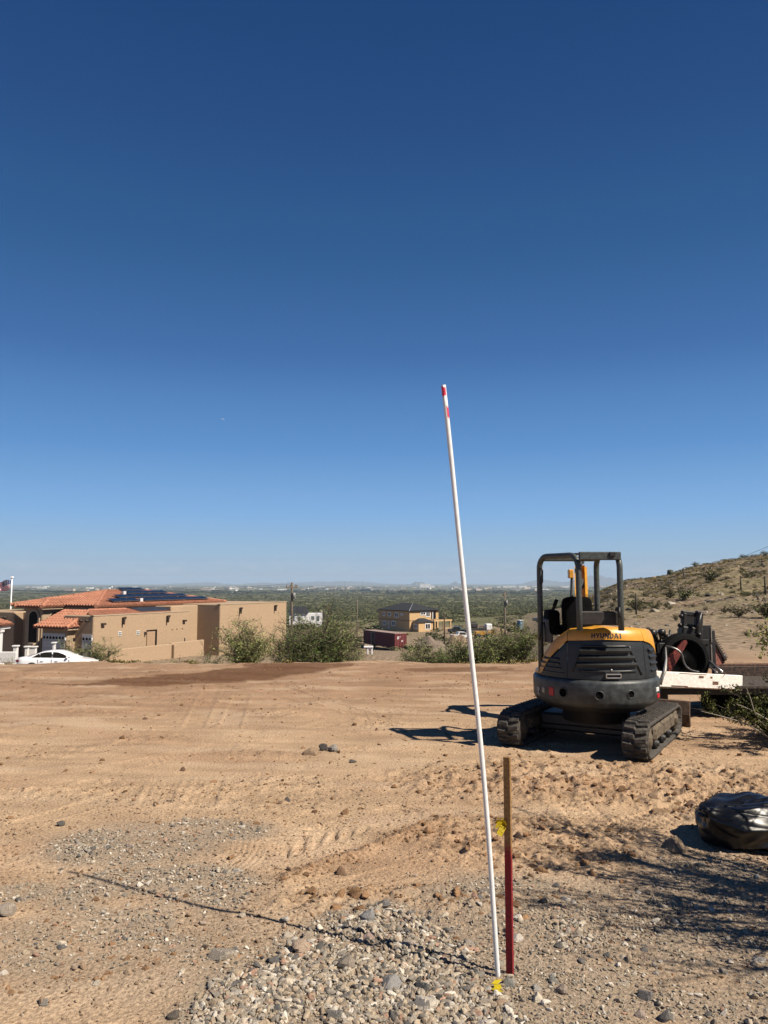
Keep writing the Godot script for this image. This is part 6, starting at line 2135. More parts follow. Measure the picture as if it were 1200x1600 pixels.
# ------------------------------------------------------------------ far houses, container, poles, machines
func build_far() -> void:
	# house under construction
	var o := at(640, 985.5, 195.0)
	var wood := mat("sheathing", Color(0.58, 0.385, 0.195), 0.85, 0.0, 0.15, 0.5)
	var seam := mat("sheathing_seam", Color(0.30, 0.18, 0.085), 0.9, 0.0, 0.2, 0.5)
	var roofm := mat("roof_felt", Color(0.017, 0.020, 0.026), 0.9, 0.0, 0.2, 0.3)
	var wht := mat("vinyl_white", Color(0.62, 0.62, 0.63), 0.5, 0.0, 0.0)
	var hole := mat("dark_opening", Color(0.012, 0.010, 0.009), 0.6, 0.0, 0.0)
	var pane := mat("pane_grey", Color(0.10, 0.12, 0.14), 0.2, 0.0, 0.0)
	var yaw := 0.62
	var hs := thing("unfinished_house", "two storey house under construction with bare wood sheathing and dark roof felt", "house", o, yaw)
	# local x to the right along the lit face, +z towards the viewer; the shaded face is x = 0 ... running to -z
	var W := 9.4
	var D := 13.5
	var H := 5.0
	var st := begin()
	rb(st, 0, W, -1.5, H, 0, D)
	var wall := done("wall", st, wood, hs)
	st = begin()
	rb(st, -0.06, W + 0.05, 2.42, 2.58, -0.06, D + 0.05)
	rb(st, -0.04, W + 0.04, H - 0.25, H - 0.02, -0.04, D + 0.04)
	done("belt_course", st, seam, wall)
	st = begin()
	var e := 0.5
	var q0 := Vector3(-e, H, e); var q1 := Vector3(W + e, H, e); var q2 := Vector3(W + e, H, -D - e); var q3 := Vector3(-e, H, -D - e)
	var r0 := Vector3(W * 0.5, H + 1.75, -W * 0.5); var r1 := Vector3(W * 0.5, H + 1.75, -D + W * 0.5)
	tri(st, q0, q1, r0); quad(st, q1, q2, r1, r0); tri(st, q2, q3, r1); quad(st, q3, q0, r0, r1)
	quad(st, q3 - Vector3(0, 0.1, 0), q2 - Vector3(0, 0.1, 0), q1 - Vector3(0, 0.1, 0), q0 - Vector3(0, 0.1, 0))
	done("roof", st, roofm, hs)
	st = begin(true)
	tube(st, [q0, r0], 0.06, 6)
	done("hip_flashing", st, mat("flashing", Color(0.3, 0.32, 0.35), 0.5, 0.3, 0.0), hs)
	# bay in front of the lit face with its own dark roof
	st = begin()
	rb(st, 1.0, 5.6, -1.0, 2.15, -2.4, 0.0)
	var bay := done("front_bay", st, wood, hs)
	st = begin()
	var b0 := Vector3(0.7, 2.15, 2.75); var b1 := Vector3(5.9, 2.15, 2.75); var b2 := Vector3(5.9, 2.15, 0.02); var b3 := Vector3(0.7, 2.15, 0.02)
	var br := Vector3(2.6, 3.05, 0.4); var bs := Vector3(4.4, 3.05, 0.4)
	quad(st, b0, b1, bs, br); tri(st, b1, b2, bs); tri(st, b3, b0, br); quad(st, b3, b2, b1, b0)
	done("bay_roof", st, roofm, hs)
	var win := func(parent: Node, face: String, a: float, y0: float, y1: float, w: float, off: float, dark: bool) -> void:
		var fr := begin()
		var gl := begin()
		if face == "lit":
			rb(fr, a - w, a + w, y0, y1, off - 0.08, off)
			rb(gl, a - w + 0.2, a - 0.08, y0 + 0.2, y1 - 0.2, off - 0.11, off - 0.03)
			rb(gl, a + 0.08, a + w - 0.2, y0 + 0.2, y1 - 0.2, off - 0.11, off - 0.03)
		else:
			rb(fr, off - 0.08, off, y0, y1, a - w, a + w)
			rb(gl, off - 0.11, off - 0.03, y0 + 0.2, y1 - 0.2, a - w + 0.2, a - 0.08)
			rb(gl, off - 0.11, off - 0.03, y0 + 0.2, y1 - 0.2, a + 0.08, a + w - 0.2)
		var f := done("window", fr, wht, parent)
		done("pane", gl, hole if dark else pane, f)
	for q in [[11.0, 3.3, 4.35, 0.5], [8.6, 3.3, 4.4, 0.7], [5.4, 3.1, 4.4, 0.8], [3.2, 3.7, 4.3, 0.5], [10.8, 0.9, 2.1, 0.65], [8.9, 0.2, 2.0, 0.25], [6.8, 0.9, 2.2, 0.85]]:
		win.call(wall, "shade", q[0], q[1], q[2], q[3], 0.0, false)
	for q in [[4.3, 3.75, 4.6, 0.85], [5.9, 3.3, 4.65, 0.75]]: win.call(wall, "lit", q[0], q[1], q[2], q[3], 0.0, true)
	win.call(bay, "lit", 3.9, 0.3, 1.85, 0.85, -2.4, true)
	win.call(bay, "shade", -1.2, 0.5, 1.75, 0.7, 1.0, false)
	st = begin()
	rb(st, 7.0, 8.5, 2.75, 4.65, -0.06, 0.02)
	var op := done("wall_opening", st, hole, wall)
	st = begin()
	rb(st, 7.35, 7.55, 2.75, 4.65, -0.10, -0.05)
	done("stud", st, wht, op)
	st = begin()
	rb(st, 6.1, 8.9, -0.2, 2.1, -0.06, 0.02)
	done("garage_opening", st, hole, wall)
	st = begin()
	for x in [6.4, 9.3, 11.6]:
		st = begin()
		rb(st, x - 0.15, x + 0.15, -0.6, 2.2, -2.3, -2.0)
		done("porch_post", st, wood, hs)
	st = begin()
	rb(st, 6.0, 12.0, 2.2, 2.6, -2.35, -1.9)
	rb(st, 11.4, 11.75, 2.25, 2.55, -1.9, 0.0)
	rb(st, 9.45, 11.45, 0.3, 0.5, -2.2, -2.1)
	done("porch_frame", st, wood, hs)

	# red shipping container
	var co := at(617, 1013.5, 138.0)
	var red := mat("container_red", Color(0.20, 0.026, 0.03), 0.7, 0.0, 0.3, 0.5)
	var cn := thing("shipping_container", "dark red shipping container with a side opening behind the dirt lot", "container", co, 0.50)
	var L := 12.2
	st = begin()
	rb(st, 0.1, 2.34, 0.05, 2.5, 0.1, L - 0.1)
	done("body", st, red, cn)
	st = begin()
	for k in 44:
		var t := 0.15 + k * (L - 0.3) / 44.0
		if k > 27 and k < 33: continue
		rb(st, 0.02, 0.12, 0.1, 2.5, t, t + 0.15)
	done("side_corrugation", st, red, cn)
	st = begin()
	for q in [[0.0, 0.16], [2.28, 2.44]]:
		rb(st, q[0], q[1], 0, 2.6, 0.0, 0.16)
		rb(st, q[0], q[1], 0, 2.6, L - 0.16, L)
	rb(st, 0.0, 2.44, 2.48, 2.6, 0.0, 0.14)
	done("corner_frame", st, red, cn)
	st = begin()
	rb(st, 0.0, 2.44, 2.56, 2.66, 0.0, L)
	done("roof_panel", st, mat("container_top", Color(0.42, 0.30, 0.25), 0.8, 0.0, 0.25, 0.5), cn)
	for k in 2:
		st = begin()
		rb(st, 0.2 + k * 1.04, 1.20 + k * 1.04, 0.1, 2.46, 0.03, 0.09)
		var dr := done("door", st, red, cn)
		for j in 2:
			st = begin(true)
			var x := 0.45 + k * 1.04 + j * 0.5
			tube(st, [Vector3(x, 0.15, 0.0), Vector3(x, 2.4, 0.0)], 0.035, 6)
			done("locking_bar", st, red, dr)
	st = begin()
	for q in [[0.5, 0.62, 1.6, 2.1], [0.72, 0.84, 1.65, 2.1], [0.92, 1.15, 1.95, 2.1], [1.35, 1.65, 1.15, 1.4]]:
		st = begin()
		rb(st, q[0], q[1], q[2], q[3], 0.0, 0.03)
		done("white_marking", st, wht, cn)
	st = begin()
	rb(st, -0.02, 0.1, 0.05, 2.45, 7.75, 9.2)
	var dw := done("side_doorway", st, mat("ply_pale", Color(0.20, 0.15, 0.12), 0.9, 0.0, 0.2, 0.5), cn)
	st = begin()
	rb(st, -0.05, 0.0, 0.05, 2.3, 8.0, 8.6)
	done("doorway_gap", st, hole, dw)

	# white tank on legs, at the lot's edge
	var tk := on_land(576, 25.0)
	tk.y = at(576, 1017, 25.0).y
	var ta := thing("white_table", "small white folding table beside the red container", "table", tk)
	st = begin()
	cbox(st, Vector3(0, 0.13, 0), Vector3(0.30, 0.05, 0.24), 0.01)
	done("top", st, wht, ta)
	for x in [-0.02, 0.11]:
		for z in [-0.08, 0.08]:
			st = begin()
			cbox(st, Vector3(x, 0.0, z), Vector3(0.045, 0.22, 0.03), 0.006)
			done("leg", st, wht, ta)
	st = begin()
	cbox(st, Vector3(0.06, 0.07, 0.0), Vector3(0.13, 0.12, 0.1), 0.01)
	done("brace", st, wht, ta)

	# white house behind the green bush
	var wo := at(452, 972, 225.0)
	var wh := thing("white_house", "white house with a dark roof behind the tallest green bush", "house", wo, 0.1)
	st = begin()
	rb(st, 0, 4.4, -3.0, 2.6, 0, 9)
	var ww := done("wall", st, wht, wh)
	st = begin()
	quad(st, Vector3(-0.5, 2.6, 0.5), Vector3(5.6, 2.6, 0.5), Vector3(4.8, 4.4, -4), Vector3(0.2, 4.4, -4))
	tri(st, Vector3(5.6, 2.6, 0.5), Vector3(5.6, 2.6, -9.5), Vector3(4.8, 4.4, -4))
	quad(st, Vector3(5.6, 2.6, -9.5), Vector3(-0.5, 2.6, -9.5), Vector3(0.2, 4.4, -4), Vector3(4.8, 4.4, -4))
	tri(st, Vector3(-0.5, 2.6, -9.5), Vector3(-0.5, 2.6, 0.5), Vector3(0.2, 4.4, -4))
	done("roof", st, roofm, wh)
	st = begin()
	rb(st, 4.4, 9.4, -3.0, 2.3, 2, 9)
	done("side_wing", st, wht, wh)
	for q in [[1.2, 0.3, 1.8, 0.35, 0.0], [2.9, 0.3, 1.6, 0.3, 0.0], [6.8, 0.6, 1.6, 0.45, 2.0], [8.3, 0.2, 1.6, 0.4, 2.0]]:
		st = begin()
		rb(st, q[0] - q[3], q[0] + q[3], q[1], q[2], q[4] - 0.06, q[4] + 0.02)
		done("window", st, pane, ww)

	build_poles()
	build_site()
	build_skyline()

func pole(called: String, label: String, u: float, vtop: float, d: float, r: float, c: Color, cross := 0.0, base = null) -> Node3D:
	var g := on_land(u, d)
	if base != null: g.y = base
	var h := at(u, vtop, d).y - g.y
	var t := thing(called, label, "pole" if called.contains("pole") or called.contains("lamp") else "post", g)
	var st := begin(true)
	tube(st, [Vector3(0, -0.3, 0), Vector3(0.0, h * 0.5, 0), Vector3(0.0, h, 0)], [r, r * 0.92, r * 0.8], 8)
	var m := mat("pole" + str(c), c, 0.9, 0.0, 0.3, 1.0)
	done("shaft", st, m, t)
	if cross > 0.0:
		st = begin()
		cbox(st, Vector3(0, h - 0.55, 0.12), Vector3(cross, 0.16, 0.12), 0.02, Basis(Vector3.UP, 0.9))
		done("crossarm", st, m, t)
		for k in [-0.45, -0.15, 0.3, 0.45]:
			st = begin(true)
			var p: Vector3 = Basis(Vector3.UP, 0.9) * Vector3(cross * k, 0, 0)
			tube(st, [p + Vector3(0, h - 0.47, 0.12), p + Vector3(0, h - 0.2, 0.12)], [0.06, 0.04], 6)
			done("insulator", st, mat("insulator", Color(0.12, 0.10, 0.09), 0.4, 0.0, 0.0), t)
		st = begin(true)
		tube(st, [Vector3(0.25, h - 1.9, 0.1), Vector3(0.25, h - 1.2, 0.1)], 0.18, 8)
		done("transformer", st, mat("grey_can", Color(0.2, 0.2, 0.2), 0.5, 0.0, 0.0), t)
	return t

func build_poles() -> void:
	var wd := Color(0.16, 0.115, 0.08)
	pole("utility_pole", "tall wooden utility pole with a crossarm right of the tan house", 457, 910, 90, 0.15, Color(0.20, 0.155, 0.115), 1.8)
	pole("utility_pole", "thin pale pole left of the unfinished house", 558.5, 935, 165, 0.12, Color(0.22, 0.18, 0.14))
	pole("utility_pole", "dark rusty pole right of the unfinished house", 693.5, 957, 138, 0.13, Color(0.10, 0.05, 0.035))
	pole("utility_pole", "pale wooden pole right of the white leaning pipe", 787.5, 925, 112, 0.13, Color(0.25, 0.20, 0.16), 0.9)
	var lamp := pole("street_lamp", "dark thin lamp post in front of the white house", 506, 946, 112, 0.07, Color(0.05, 0.045, 0.04))
	var st := begin()
	cbox(st, Vector3(0, at(506, 947, 112).y - lamp.position.y, 0), Vector3(0.7, 0.12, 0.2), 0.02)
	done("lamp_head", st, mat("dark_iron", Color(0.05, 0.032, 0.022), 0.7, 0.0, 0.2, 2.0), lamp)
	st = begin()
	cbox(st, Vector3(-0.2, at(506, 963, 112).y - lamp.position.y, 0.1), Vector3(0.12, 1.6, 0.05), 0.01)
	done("white_sign", st, mat("vinyl_white", Color(0.62, 0.62, 0.63), 0.5, 0.0, 0.0), lamp)
	pole("utility_pole", "slender tall pole rising over the hill's slope", 1067, 887, 84, 0.075, Color(0.20, 0.17, 0.14))
	pole("fence_post", "dark post just right of the canopy on the hill's foot", 991, 927, 47, 0.055, Color(0.05, 0.035, 0.03))
	pole("fence_post", "dark forked post on the right of the hill", 1155, 900, 62, 0.06, Color(0.06, 0.045, 0.035))
	pole("fence_post", "taller dark post at the right edge of the hill", 1192.5, 900, 52, 0.06, Color(0.05, 0.035, 0.03))
	pole("fence_post", "short dark stump above the trencher's top", 1086, 943, 55, 0.11, Color(0.035, 0.025, 0.02))
	pole("fence_post", "short pale post left of the hill's dark stump", 1005.5, 955, 48, 0.05, Color(0.22, 0.19, 0.15))
	# saguaro on the crest
	var p := on_land(1046, 105)
	var sg := thing("saguaro_cactus", "lone saguaro column standing on the hill's crest", "cactus", p)
	var top := at(1046, 890, 105).y - p.y
	st = begin(true)
	tube(st, [Vector3(0, -0.3, 0), Vector3(0, top * 0.6, 0), Vector3(0, top * 0.93, 0), Vector3(0, top, 0)], [0.36, 0.42, 0.36, 0.12], 10)
	done("column", st, mat("cactus", Color(0.06, 0.075, 0.045), 0.8, 0.0, 0.2, 1.0), sg)
	# power line climbing out of the frame
	var wire := thing("power_line", "thin power cable crossing the sky above the hill's right end", "cable", at(1100, 893, 150))
	st = begin(true)
	var a := at(1100, 893, 150) - wire.position
	var b := at(2300, 330, 60) - wire.position
	var pl := []
	for i in 21:
		var t := i / 20.0
		pl.append(a.lerp(b, t) + Vector3(0, -6.0 * t * (1.0 - t), 0))
	tube(st, pl, 0.03, 5)
	done("cable", st, mat("cable", Color(0.03, 0.03, 0.03), 0.7, 0.0, 0.0), wire)
	wire = thing("power_line", "thin power cables sagging over the valley left of the utility pole", "cable", at(457, 912, 90))
	st = begin(true)
	for k in 2:
		pl = []
		for i in 13:
			var t := i / 12.0
			pl.append((at(457, 912.0 + k * 3.0, 90) - wire.position).lerp(at(-60, 918.0 + k * 4.0, 120) - wire.position, t) + Vector3(0, -3.2 * t * (1.0 - t), 0))
		tube(st, pl, 0.014, 4)
	done("cable", st, mat("cable", Color(0.03, 0.03, 0.03), 0.7, 0.0, 0.0), wire)

func mound(called: String, label: String, u: float, d: float, w: float, h: float, c: Color) -> void:
	var p := on_land(u, d)
	var st := begin(true)
	var n := 22
	var m := 8
	var fn := func(i: int, j: int) -> Vector3:
		var a := TAU * i / n
		var r := j / float(m)
		var x := cos(a) * r * w * 0.5
		var z := sin(a) * r * w * 0.35
		var y := h * pow(cos(r * PI / 2), 1.4) * (0.8 + 0.5 * n_c.get_noise_2d((p.x + x) * 0.9, z * 0.9)) - 0.2 * r
		return Vector3(x, y, z)
	for j in m:
		for i in n: quad(st, fn.call(i + 1, j), fn.call(i, j), fn.call(i, j + 1), fn.call(i + 1, j + 1))
	tag(done(called, st, mat("mound" + str(c), c, 0.95, 0.0, 0.3, 0.6, 1.0), null, p), label, "dirt pile")

func build_site() -> void:
	var tan := Color(0.34, 0.235, 0.155)
	mound("dirt_mound", "long grey brown dirt pile between the container and the dark pole", 672, 132, 9.5, 2.6, Color(0.26, 0.20, 0.155))
	mound("dirt_mound", "pale dirt pile just right of the dark rusty pole", 713, 155, 7.0, 2.4, tan)
	mound("dirt_mound", "low tan dirt pile right of the yellow loader", 775, 178, 8.0, 1.7, tan)
	mound("dirt_mound", "small tan dirt pile left of the portable toilet", 797, 182, 4.0, 1.4, tan)
	var blk := mat("car_black", Color(0.012, 0.012, 0.012), 0.6, 0.0, 0.0)
	var wht := mat("vinyl_white", Color(0.62, 0.62, 0.63), 0.5, 0.0, 0.0)
	var yel := mat("loader_yellow", Color(0.50, 0.26, 0.03), 0.6, 0.0, 0.2, 1.0)
	# yellow loader
	var p := on_land(752, 172)
	var lo := thing("wheel_loader", "small yellow loader parked among the dirt piles", "loader", p, 0.3)
	var st := begin()
	cbox(st, Vector3(-0.7, 1.0, 0), Vector3(2.2, 0.9, 1.3), 0.1)
	cbox(st, Vector3(0.9, 0.8, 0), Vector3(1.2, 0.5, 1.0), 0.08)
	done("body", st, yel, lo)
	st = begin()
	for x in [-0.35, 0.55]:
		for z in [-0.5, 0.5]: cbox(st, Vector3(x, 1.9, z), Vector3(0.08, 1.1, 0.08), 0.01)
	cbox(st, Vector3(0.1, 2.45, 0), Vector3(1.2, 0.1, 1.2), 0.02)
	done("cab_frame", st, blk, lo)
	st = begin()
	for z in [-0.35, 0.35]:
		st = begin()
		cbox(st, Vector3(1.7, 1.1, z), Vector3(2.0, 0.14, 0.1), 0.02, Basis(Vector3.BACK, 0.35))
		done("lift_arm", st, yel, lo)
	st = begin()
	prism(st, [Vector2(2.4, 1.0), Vector2(2.6, 1.7), Vector2(2.75, 1.7), Vector2(2.6, 0.95), Vector2(3.3, 0.8), Vector2(3.3, 0.7), Vector2(2.5, 0.8)], 1.7, Vector3.ZERO)
	done("bucket", st, yel, lo)
	for x in [-1.2, 0.9]:
		for z in [-0.7, 0.7]:
			st = begin(true)
			lathe(st, Vector3(x, 0.5, z), [Vector2(0, -0.18), Vector2(0.5, -0.18), Vector2(0.5, 0.18), Vector2(0, 0.18)], 16, Basis(Vector3.RIGHT, PI / 2))
			done("wheel", st, blk, lo)
	# dark lorry bed behind it, cars
	p = on_land(747, 186)
	var tru := thing("dark_truck", "dark flatbed truck behind the yellow loader", "truck", p, 0.15)
	st = begin()
	cbox(st, Vector3(-0.6, 1.0, 0), Vector3(4.6, 0.6, 1.9), 0.05)
	cbox(st, Vector3(-1.6, 1.9, 0), Vector3(2.4, 1.3, 1.8), 0.3)
	done("body", st, mat("dark_load", Color(0.03, 0.022, 0.02), 0.7, 0.0, 0.2, 1.0), tru)
	st = begin()
	cbox(st, Vector3(2.3, 1.5, 0), Vector3(1.5, 1.5, 1.8), 0.15)
	done("cab", st, wht, tru)
	for x in [-2.0, 2.3]:
		st = begin(true)
		lathe(st, Vector3(x, 0.45, 0.8), [Vector2(0, -0.15), Vector2(0.45, -0.15), Vector2(0.45, 0.15), Vector2(0, 0.15)], 14, Basis(Vector3.RIGHT, PI / 2))
		done("wheel", st, blk, tru)
	for q in [[719.0, 170.0, 0.2, wht, "white pickup parked right of the unfinished house"], [713.0, 188.0, -0.2, mat("dark_paint", Color(0.03, 0.03, 0.035), 0.3, 0.0, 0.0), "dark car parked behind the white pickup"], [846.0, 178.0, 0.1, mat("dark_paint", Color(0.03, 0.03, 0.035), 0.3, 0.0, 0.0), "dark vehicle seen through the excavator's canopy"]]:
		p = on_land(q[0], q[1])
		var v := thing("parked_car", q[4], "car", p, q[2])
		st = begin(true)
		st.set_smooth_group(-1)
		prism(st, [Vector2(-2.2, 0.35), Vector2(2.2, 0.35), Vector2(2.25, 0.8), Vector2(1.2, 1.0), Vector2(0.7, 1.55), Vector2(-0.7, 1.6), Vector2(-0.95, 1.05), Vector2(-2.2, 1.0)], 1.75, Vector3.ZERO)
		done("body", st, q[3], v)
		st = begin()
		prism(st, [Vector2(-0.6, 1.05), Vector2(1.0, 1.02), Vector2(0.62, 1.48), Vector2(-0.55, 1.52)], 1.80, Vector3.ZERO)
		done("window", st, blk, v)
		for x in [-1.4, 1.4]:
			st = begin(true)
			lathe(st, Vector3(x, 0.36, 0.8), [Vector2(0, -0.12), Vector2(0.36, -0.12), Vector2(0.36, 0.12), Vector2(0, 0.12)], 14, Basis(Vector3.RIGHT, PI / 2))
			done("wheel", st, blk, v)
	# portable toilet
	p = on_land(811, 178)
	var to := thing("portable_toilet", "blue portable toilet on the dirt beyond the feathery bushes", "toilet cabin", p, 0.5)
	st = begin()
	cbox(st, Vector3(0, 1.1, 0), Vector3(1.1, 2.2, 1.1), 0.06)
	done("cabin", st, mat("toilet_blue", Color(0.05, 0.14, 0.24), 0.6, 0.0, 0.1, 1.0), to)
	st = begin()
	cbox(st, Vector3(0.1, 1.05, 0.56), Vector3(0.75, 1.9, 0.06), 0.02)
	done("door", st, mat("toilet_door", Color(0.28, 0.36, 0.42), 0.6, 0.0, 0.1, 1.0), to)
	st = begin()
	cbox(st, Vector3(0, 2.25, 0), Vector3(1.2, 0.14, 1.2), 0.05)
	done("roof", st, wht, to)

func build_skyline() -> void:
	# far town: pale buildings spread over the plain, each its own box with a flat roof edge
	var wht := mat("city_white", Color(0.62, 0.61, 0.58), 0.8, 0.0, 0.0)
	var bei := mat("city_beige", Color(0.42, 0.34, 0.27), 0.85, 0.0, 0.0)
	var gry := mat("city_grey", Color(0.22, 0.21, 0.21), 0.85, 0.0, 0.0)
	var bm: Mesh = null
	var st := begin()
	box(st, Vector3(0, 0.5, 0), Vector3(1, 1, 1))
	box(st, Vector3(0, 1.03, 0), Vector3(1.03, 0.06, 1.06))
	st.generate_normals()
	bm = st.commit()
	var big := [[500.0, 918.0, 60.0, 5500.0, 9.0, "long low white warehouse left of the distant plant"], [545.0, 917.0, 46.0, 6000.0, 10.0, "pale warehouse on the skyline above the thin pale pole"], [661.0, 914.0, 46.0, 5200.0, 27.0, "cluster of tall white industrial blocks on the skyline"], [668.0, 914.5, 36.0, 5150.0, 25.0, "second tall white block of the skyline cluster"], [675.0, 917.0, 28.0, 5000.0, 15.0, "lower white block at right of the skyline cluster"], [716.0, 917.0, 75.0, 5600.0, 8.0, "long white shed on the skyline left of the leaning pipe"], [795.0, 916.0, 90.0, 5200.0, 13.0, "long bright warehouse right of the leaning pipe"], [815.0, 916.5, 60.0, 5300.0, 11.0, "bright warehouse left of the excavator's canopy post"], [880.0, 915.5, 60.0, 4800.0, 12.0, "white warehouse seen through the canopy's left opening"], [60.0, 919.0, 50.0, 5200.0, 8.0, "pale low building beyond the flagpole"]]
	for q in big:
		var p := on_land(q[0], q[3])
		var o := tag(put("far_warehouse", bm, wht, null, p), q[5], "building") as MeshInstance3D
		o.scale = Vector3(q[2], q[4], 30.0)
	for k in 130:
		var d := rng.randf_range(2600.0, 6200.0)
		var u := rng.randf_range(-20.0, 980.0)
		var p := on_land(u, d)
		var o := put("far_building", bm, [wht, bei, wht, bei, gry][rng.randi() % 5], null, p)
		o.scale = Vector3(rng.randf_range(10.0, 46.0), rng.randf_range(4.5, 9.5), rng.randf_range(9.0, 20.0))
		o.rotation.y = rng.randf_range(-0.5, 0.5)
		var spot: String = "beyond the tan house's roof" if u < 340.0 else ("between the tan house and the utility pole" if u < 460.0 else ("above the green bushes" if u < 580.0 else ("above the unfinished house" if u < 690.0 else ("either side of the leaning pipe" if u < 780.0 else "left of and behind the excavator's canopy"))))
		tag(o, "%s %s building of the distant town, %s" % [["narrow", "long"][int(o.scale.x > 26.0)], "white" if o.material_override == wht else ("beige" if o.material_override == bei else "grey"), spot], "building", "buildings of the distant town")
	for k in 26:
		var d := rng.randf_range(3800.0, 6000.0)
		var u := [rng.randf_range(430, 620), rng.randf_range(290, 430)][k % 2] as float
		var p := on_land(u, d)
		st = begin(true)
		tube(st, [Vector3.ZERO, Vector3(0, rng.randf_range(26.0, 44.0), 0)], [0.9, 0.5], 5)
		tag(done("far_mast", st, gry, null, p), "thin mast rising over the distant town, " + ("left of the utility pole" if u < 457.0 else ("above the green bushes" if u < 550.0 else "above the unfinished house")), "mast", "masts of the distant town")
	# tree belts of the plain's far side
	var xf := []
	var cols := []
	for k in 9000:
		var az := rng.randf_range(-33.0, 30.0)
		var d := 1900.0 * pow(3.2, rng.randf())
		if n_d.get_noise_2d(az * 0.25, d * 0.004) < 0.02: continue
		var x := tan(deg_to_rad(az)) * d
		var s := rng.randf_range(3.0, 6.5)
		xf.append(Transform3D(Basis(Vector3.UP, rng.randf() * TAU).scaled(Vector3(s * 1.6, s, s * 1.6)), Vector3(x, land(x, -d), -d)))
		cols.append(Color(0.06, 0.07, 0.035) * rng.randf_range(0.7, 1.2))
	scatter("far_trees", "dark belts of trees around the distant town", xf, cols, shrub_meshes(1.0, 1.5, 12, 160, 0.11, Color(0.8, 0.8, 0.8), Color(1, 1, 1), 0.5)[1], leaf_mat("leaf", Color(0.16, 0.18, 0.05)), "trees")
	# mountains
	var rock := mat("mountain", Color(0.085, 0.08, 0.075), 0.95, 0.0, 0.0)
	for q in [
		[9500.0, [[620, 916], [634, 913], [642, 912.5], [650, 909], [656, 908], [664, 912], [672, 914], [684, 917]], "low twin peaked hill behind the white skyline blocks"],
		[9800.0, [[690, 917], [700, 914], [708, 910], [714, 909.5], [722, 912], [732, 914], [745, 918]], "small rounded hill left of the leaning pipe's middle"],
		[12000.0, [[230, 915], [270, 912], [300, 911], [330, 909.5], [350, 912], [380, 913], [400, 911], [440, 911], [470, 910], [500, 909], [530, 908], [560, 908.5], [590, 911], [640, 914], [700, 916]], "long faint mountain ridge over the left half of the horizon"],
		[11500.0, [[740, 917], [770, 915], [800, 914], [820, 911], [835, 907], [850, 905.5], [866, 908], [884, 910], [900, 905], [915, 900], [935, 899], [950, 902], [968, 906], [985, 904], [1010, 903], [1040, 908], [1080, 914]], "pale mountain range behind the excavator's canopy"],
		[12500.0, [[-60, 914], [0, 913], [40, 914], [90, 913], [140, 915], [200, 916]], "faint low ridge behind the flagpole"]]:
		var d: float = q[0]
		st = begin(true)
		var pts: Array = q[1]
		var ridge := []
		for i in pts.size() - 1:
			var steps := 5
			for k in steps:
				var t := k / float(steps)
				var u: float = lerpf(pts[i][0], pts[i + 1][0], t)
				var v: float = lerpf(pts[i][1], pts[i + 1][1], t)
				var r := at(u, v, d)
				r.y += n_a.get_noise_1d(u * 2.2 + d) * 22.0 * (0.3 + 0.7 * sin(PI * (i + t) / pts.size()))
				ridge.append(r)
		ridge.append(at(pts[-1][0], pts[-1][1] + 2.0, d))
		var rows := [[-1.0, 0.0], [-0.65, 0.22], [-0.35, 0.55], [-0.12, 0.88], [0.0, 1.0], [0.3, 0.7], [1.0, 0.0]]
		var grid := []
		for w in rows:
			var row := []
			for i in ridge.size():
				var r: Vector3 = ridge[i]
				var foot := -46.0
				var hh: float = r.y - foot
				var jag := n_b.get_noise_2d(i * 0.9, w[0] * 9.0 + d) * hh * 0.25 * (1.0 - absf(w[0])) * (0.0 if w[0] == 0.0 else 1.0)
				row.append(Vector3(r.x + w[0] * r.x / d * -600.0 * -1.0, foot + hh * w[1] + jag, r.z - w[0] * 600.0))
			grid.append(row)
		grid.reverse()
		for j in grid.size() - 1:
			for i in ridge.size() - 1:
				quad(st, grid[j + 1][i], grid[j + 1][i + 1], grid[j][i + 1], grid[j][i])
		tag(done("mountain", st, rock), q[2], "mountain", "", "structure")
	# daytime crescent moon
	var mp := at(347.5, 656.5, 9000.0)
	st = begin()
	var c := []
	for i in 17:
		var a := deg_to_rad(lerp(150.0, -10.0, i / 16.0))
		var w := sin(PI * i / 16.0)
		c.append([Vector3(cos(a), sin(a), 0) * 20.0, Vector3(cos(a), sin(a), 0) * (20.0 - 7.0 * w)])
	for i in 16:
		for z in [0.0]:
			quad(st, c[i][1], c[i + 1][1], c[i + 1][0], c[i][0])
			quad(st, c[i][0] + Vector3(0, 0, -2), c[i + 1][0] + Vector3(0, 0, -2), c[i + 1][1] + Vector3(0, 0, -2), c[i][1] + Vector3(0, 0, -2))
	tag(done("sky_moon", st, mat("moon", Color(0.45, 0.5, 0.6), 0.9, 0.0, 0.0), null, mp), "tiny pale crescent moon in the blue sky at left", "moon")

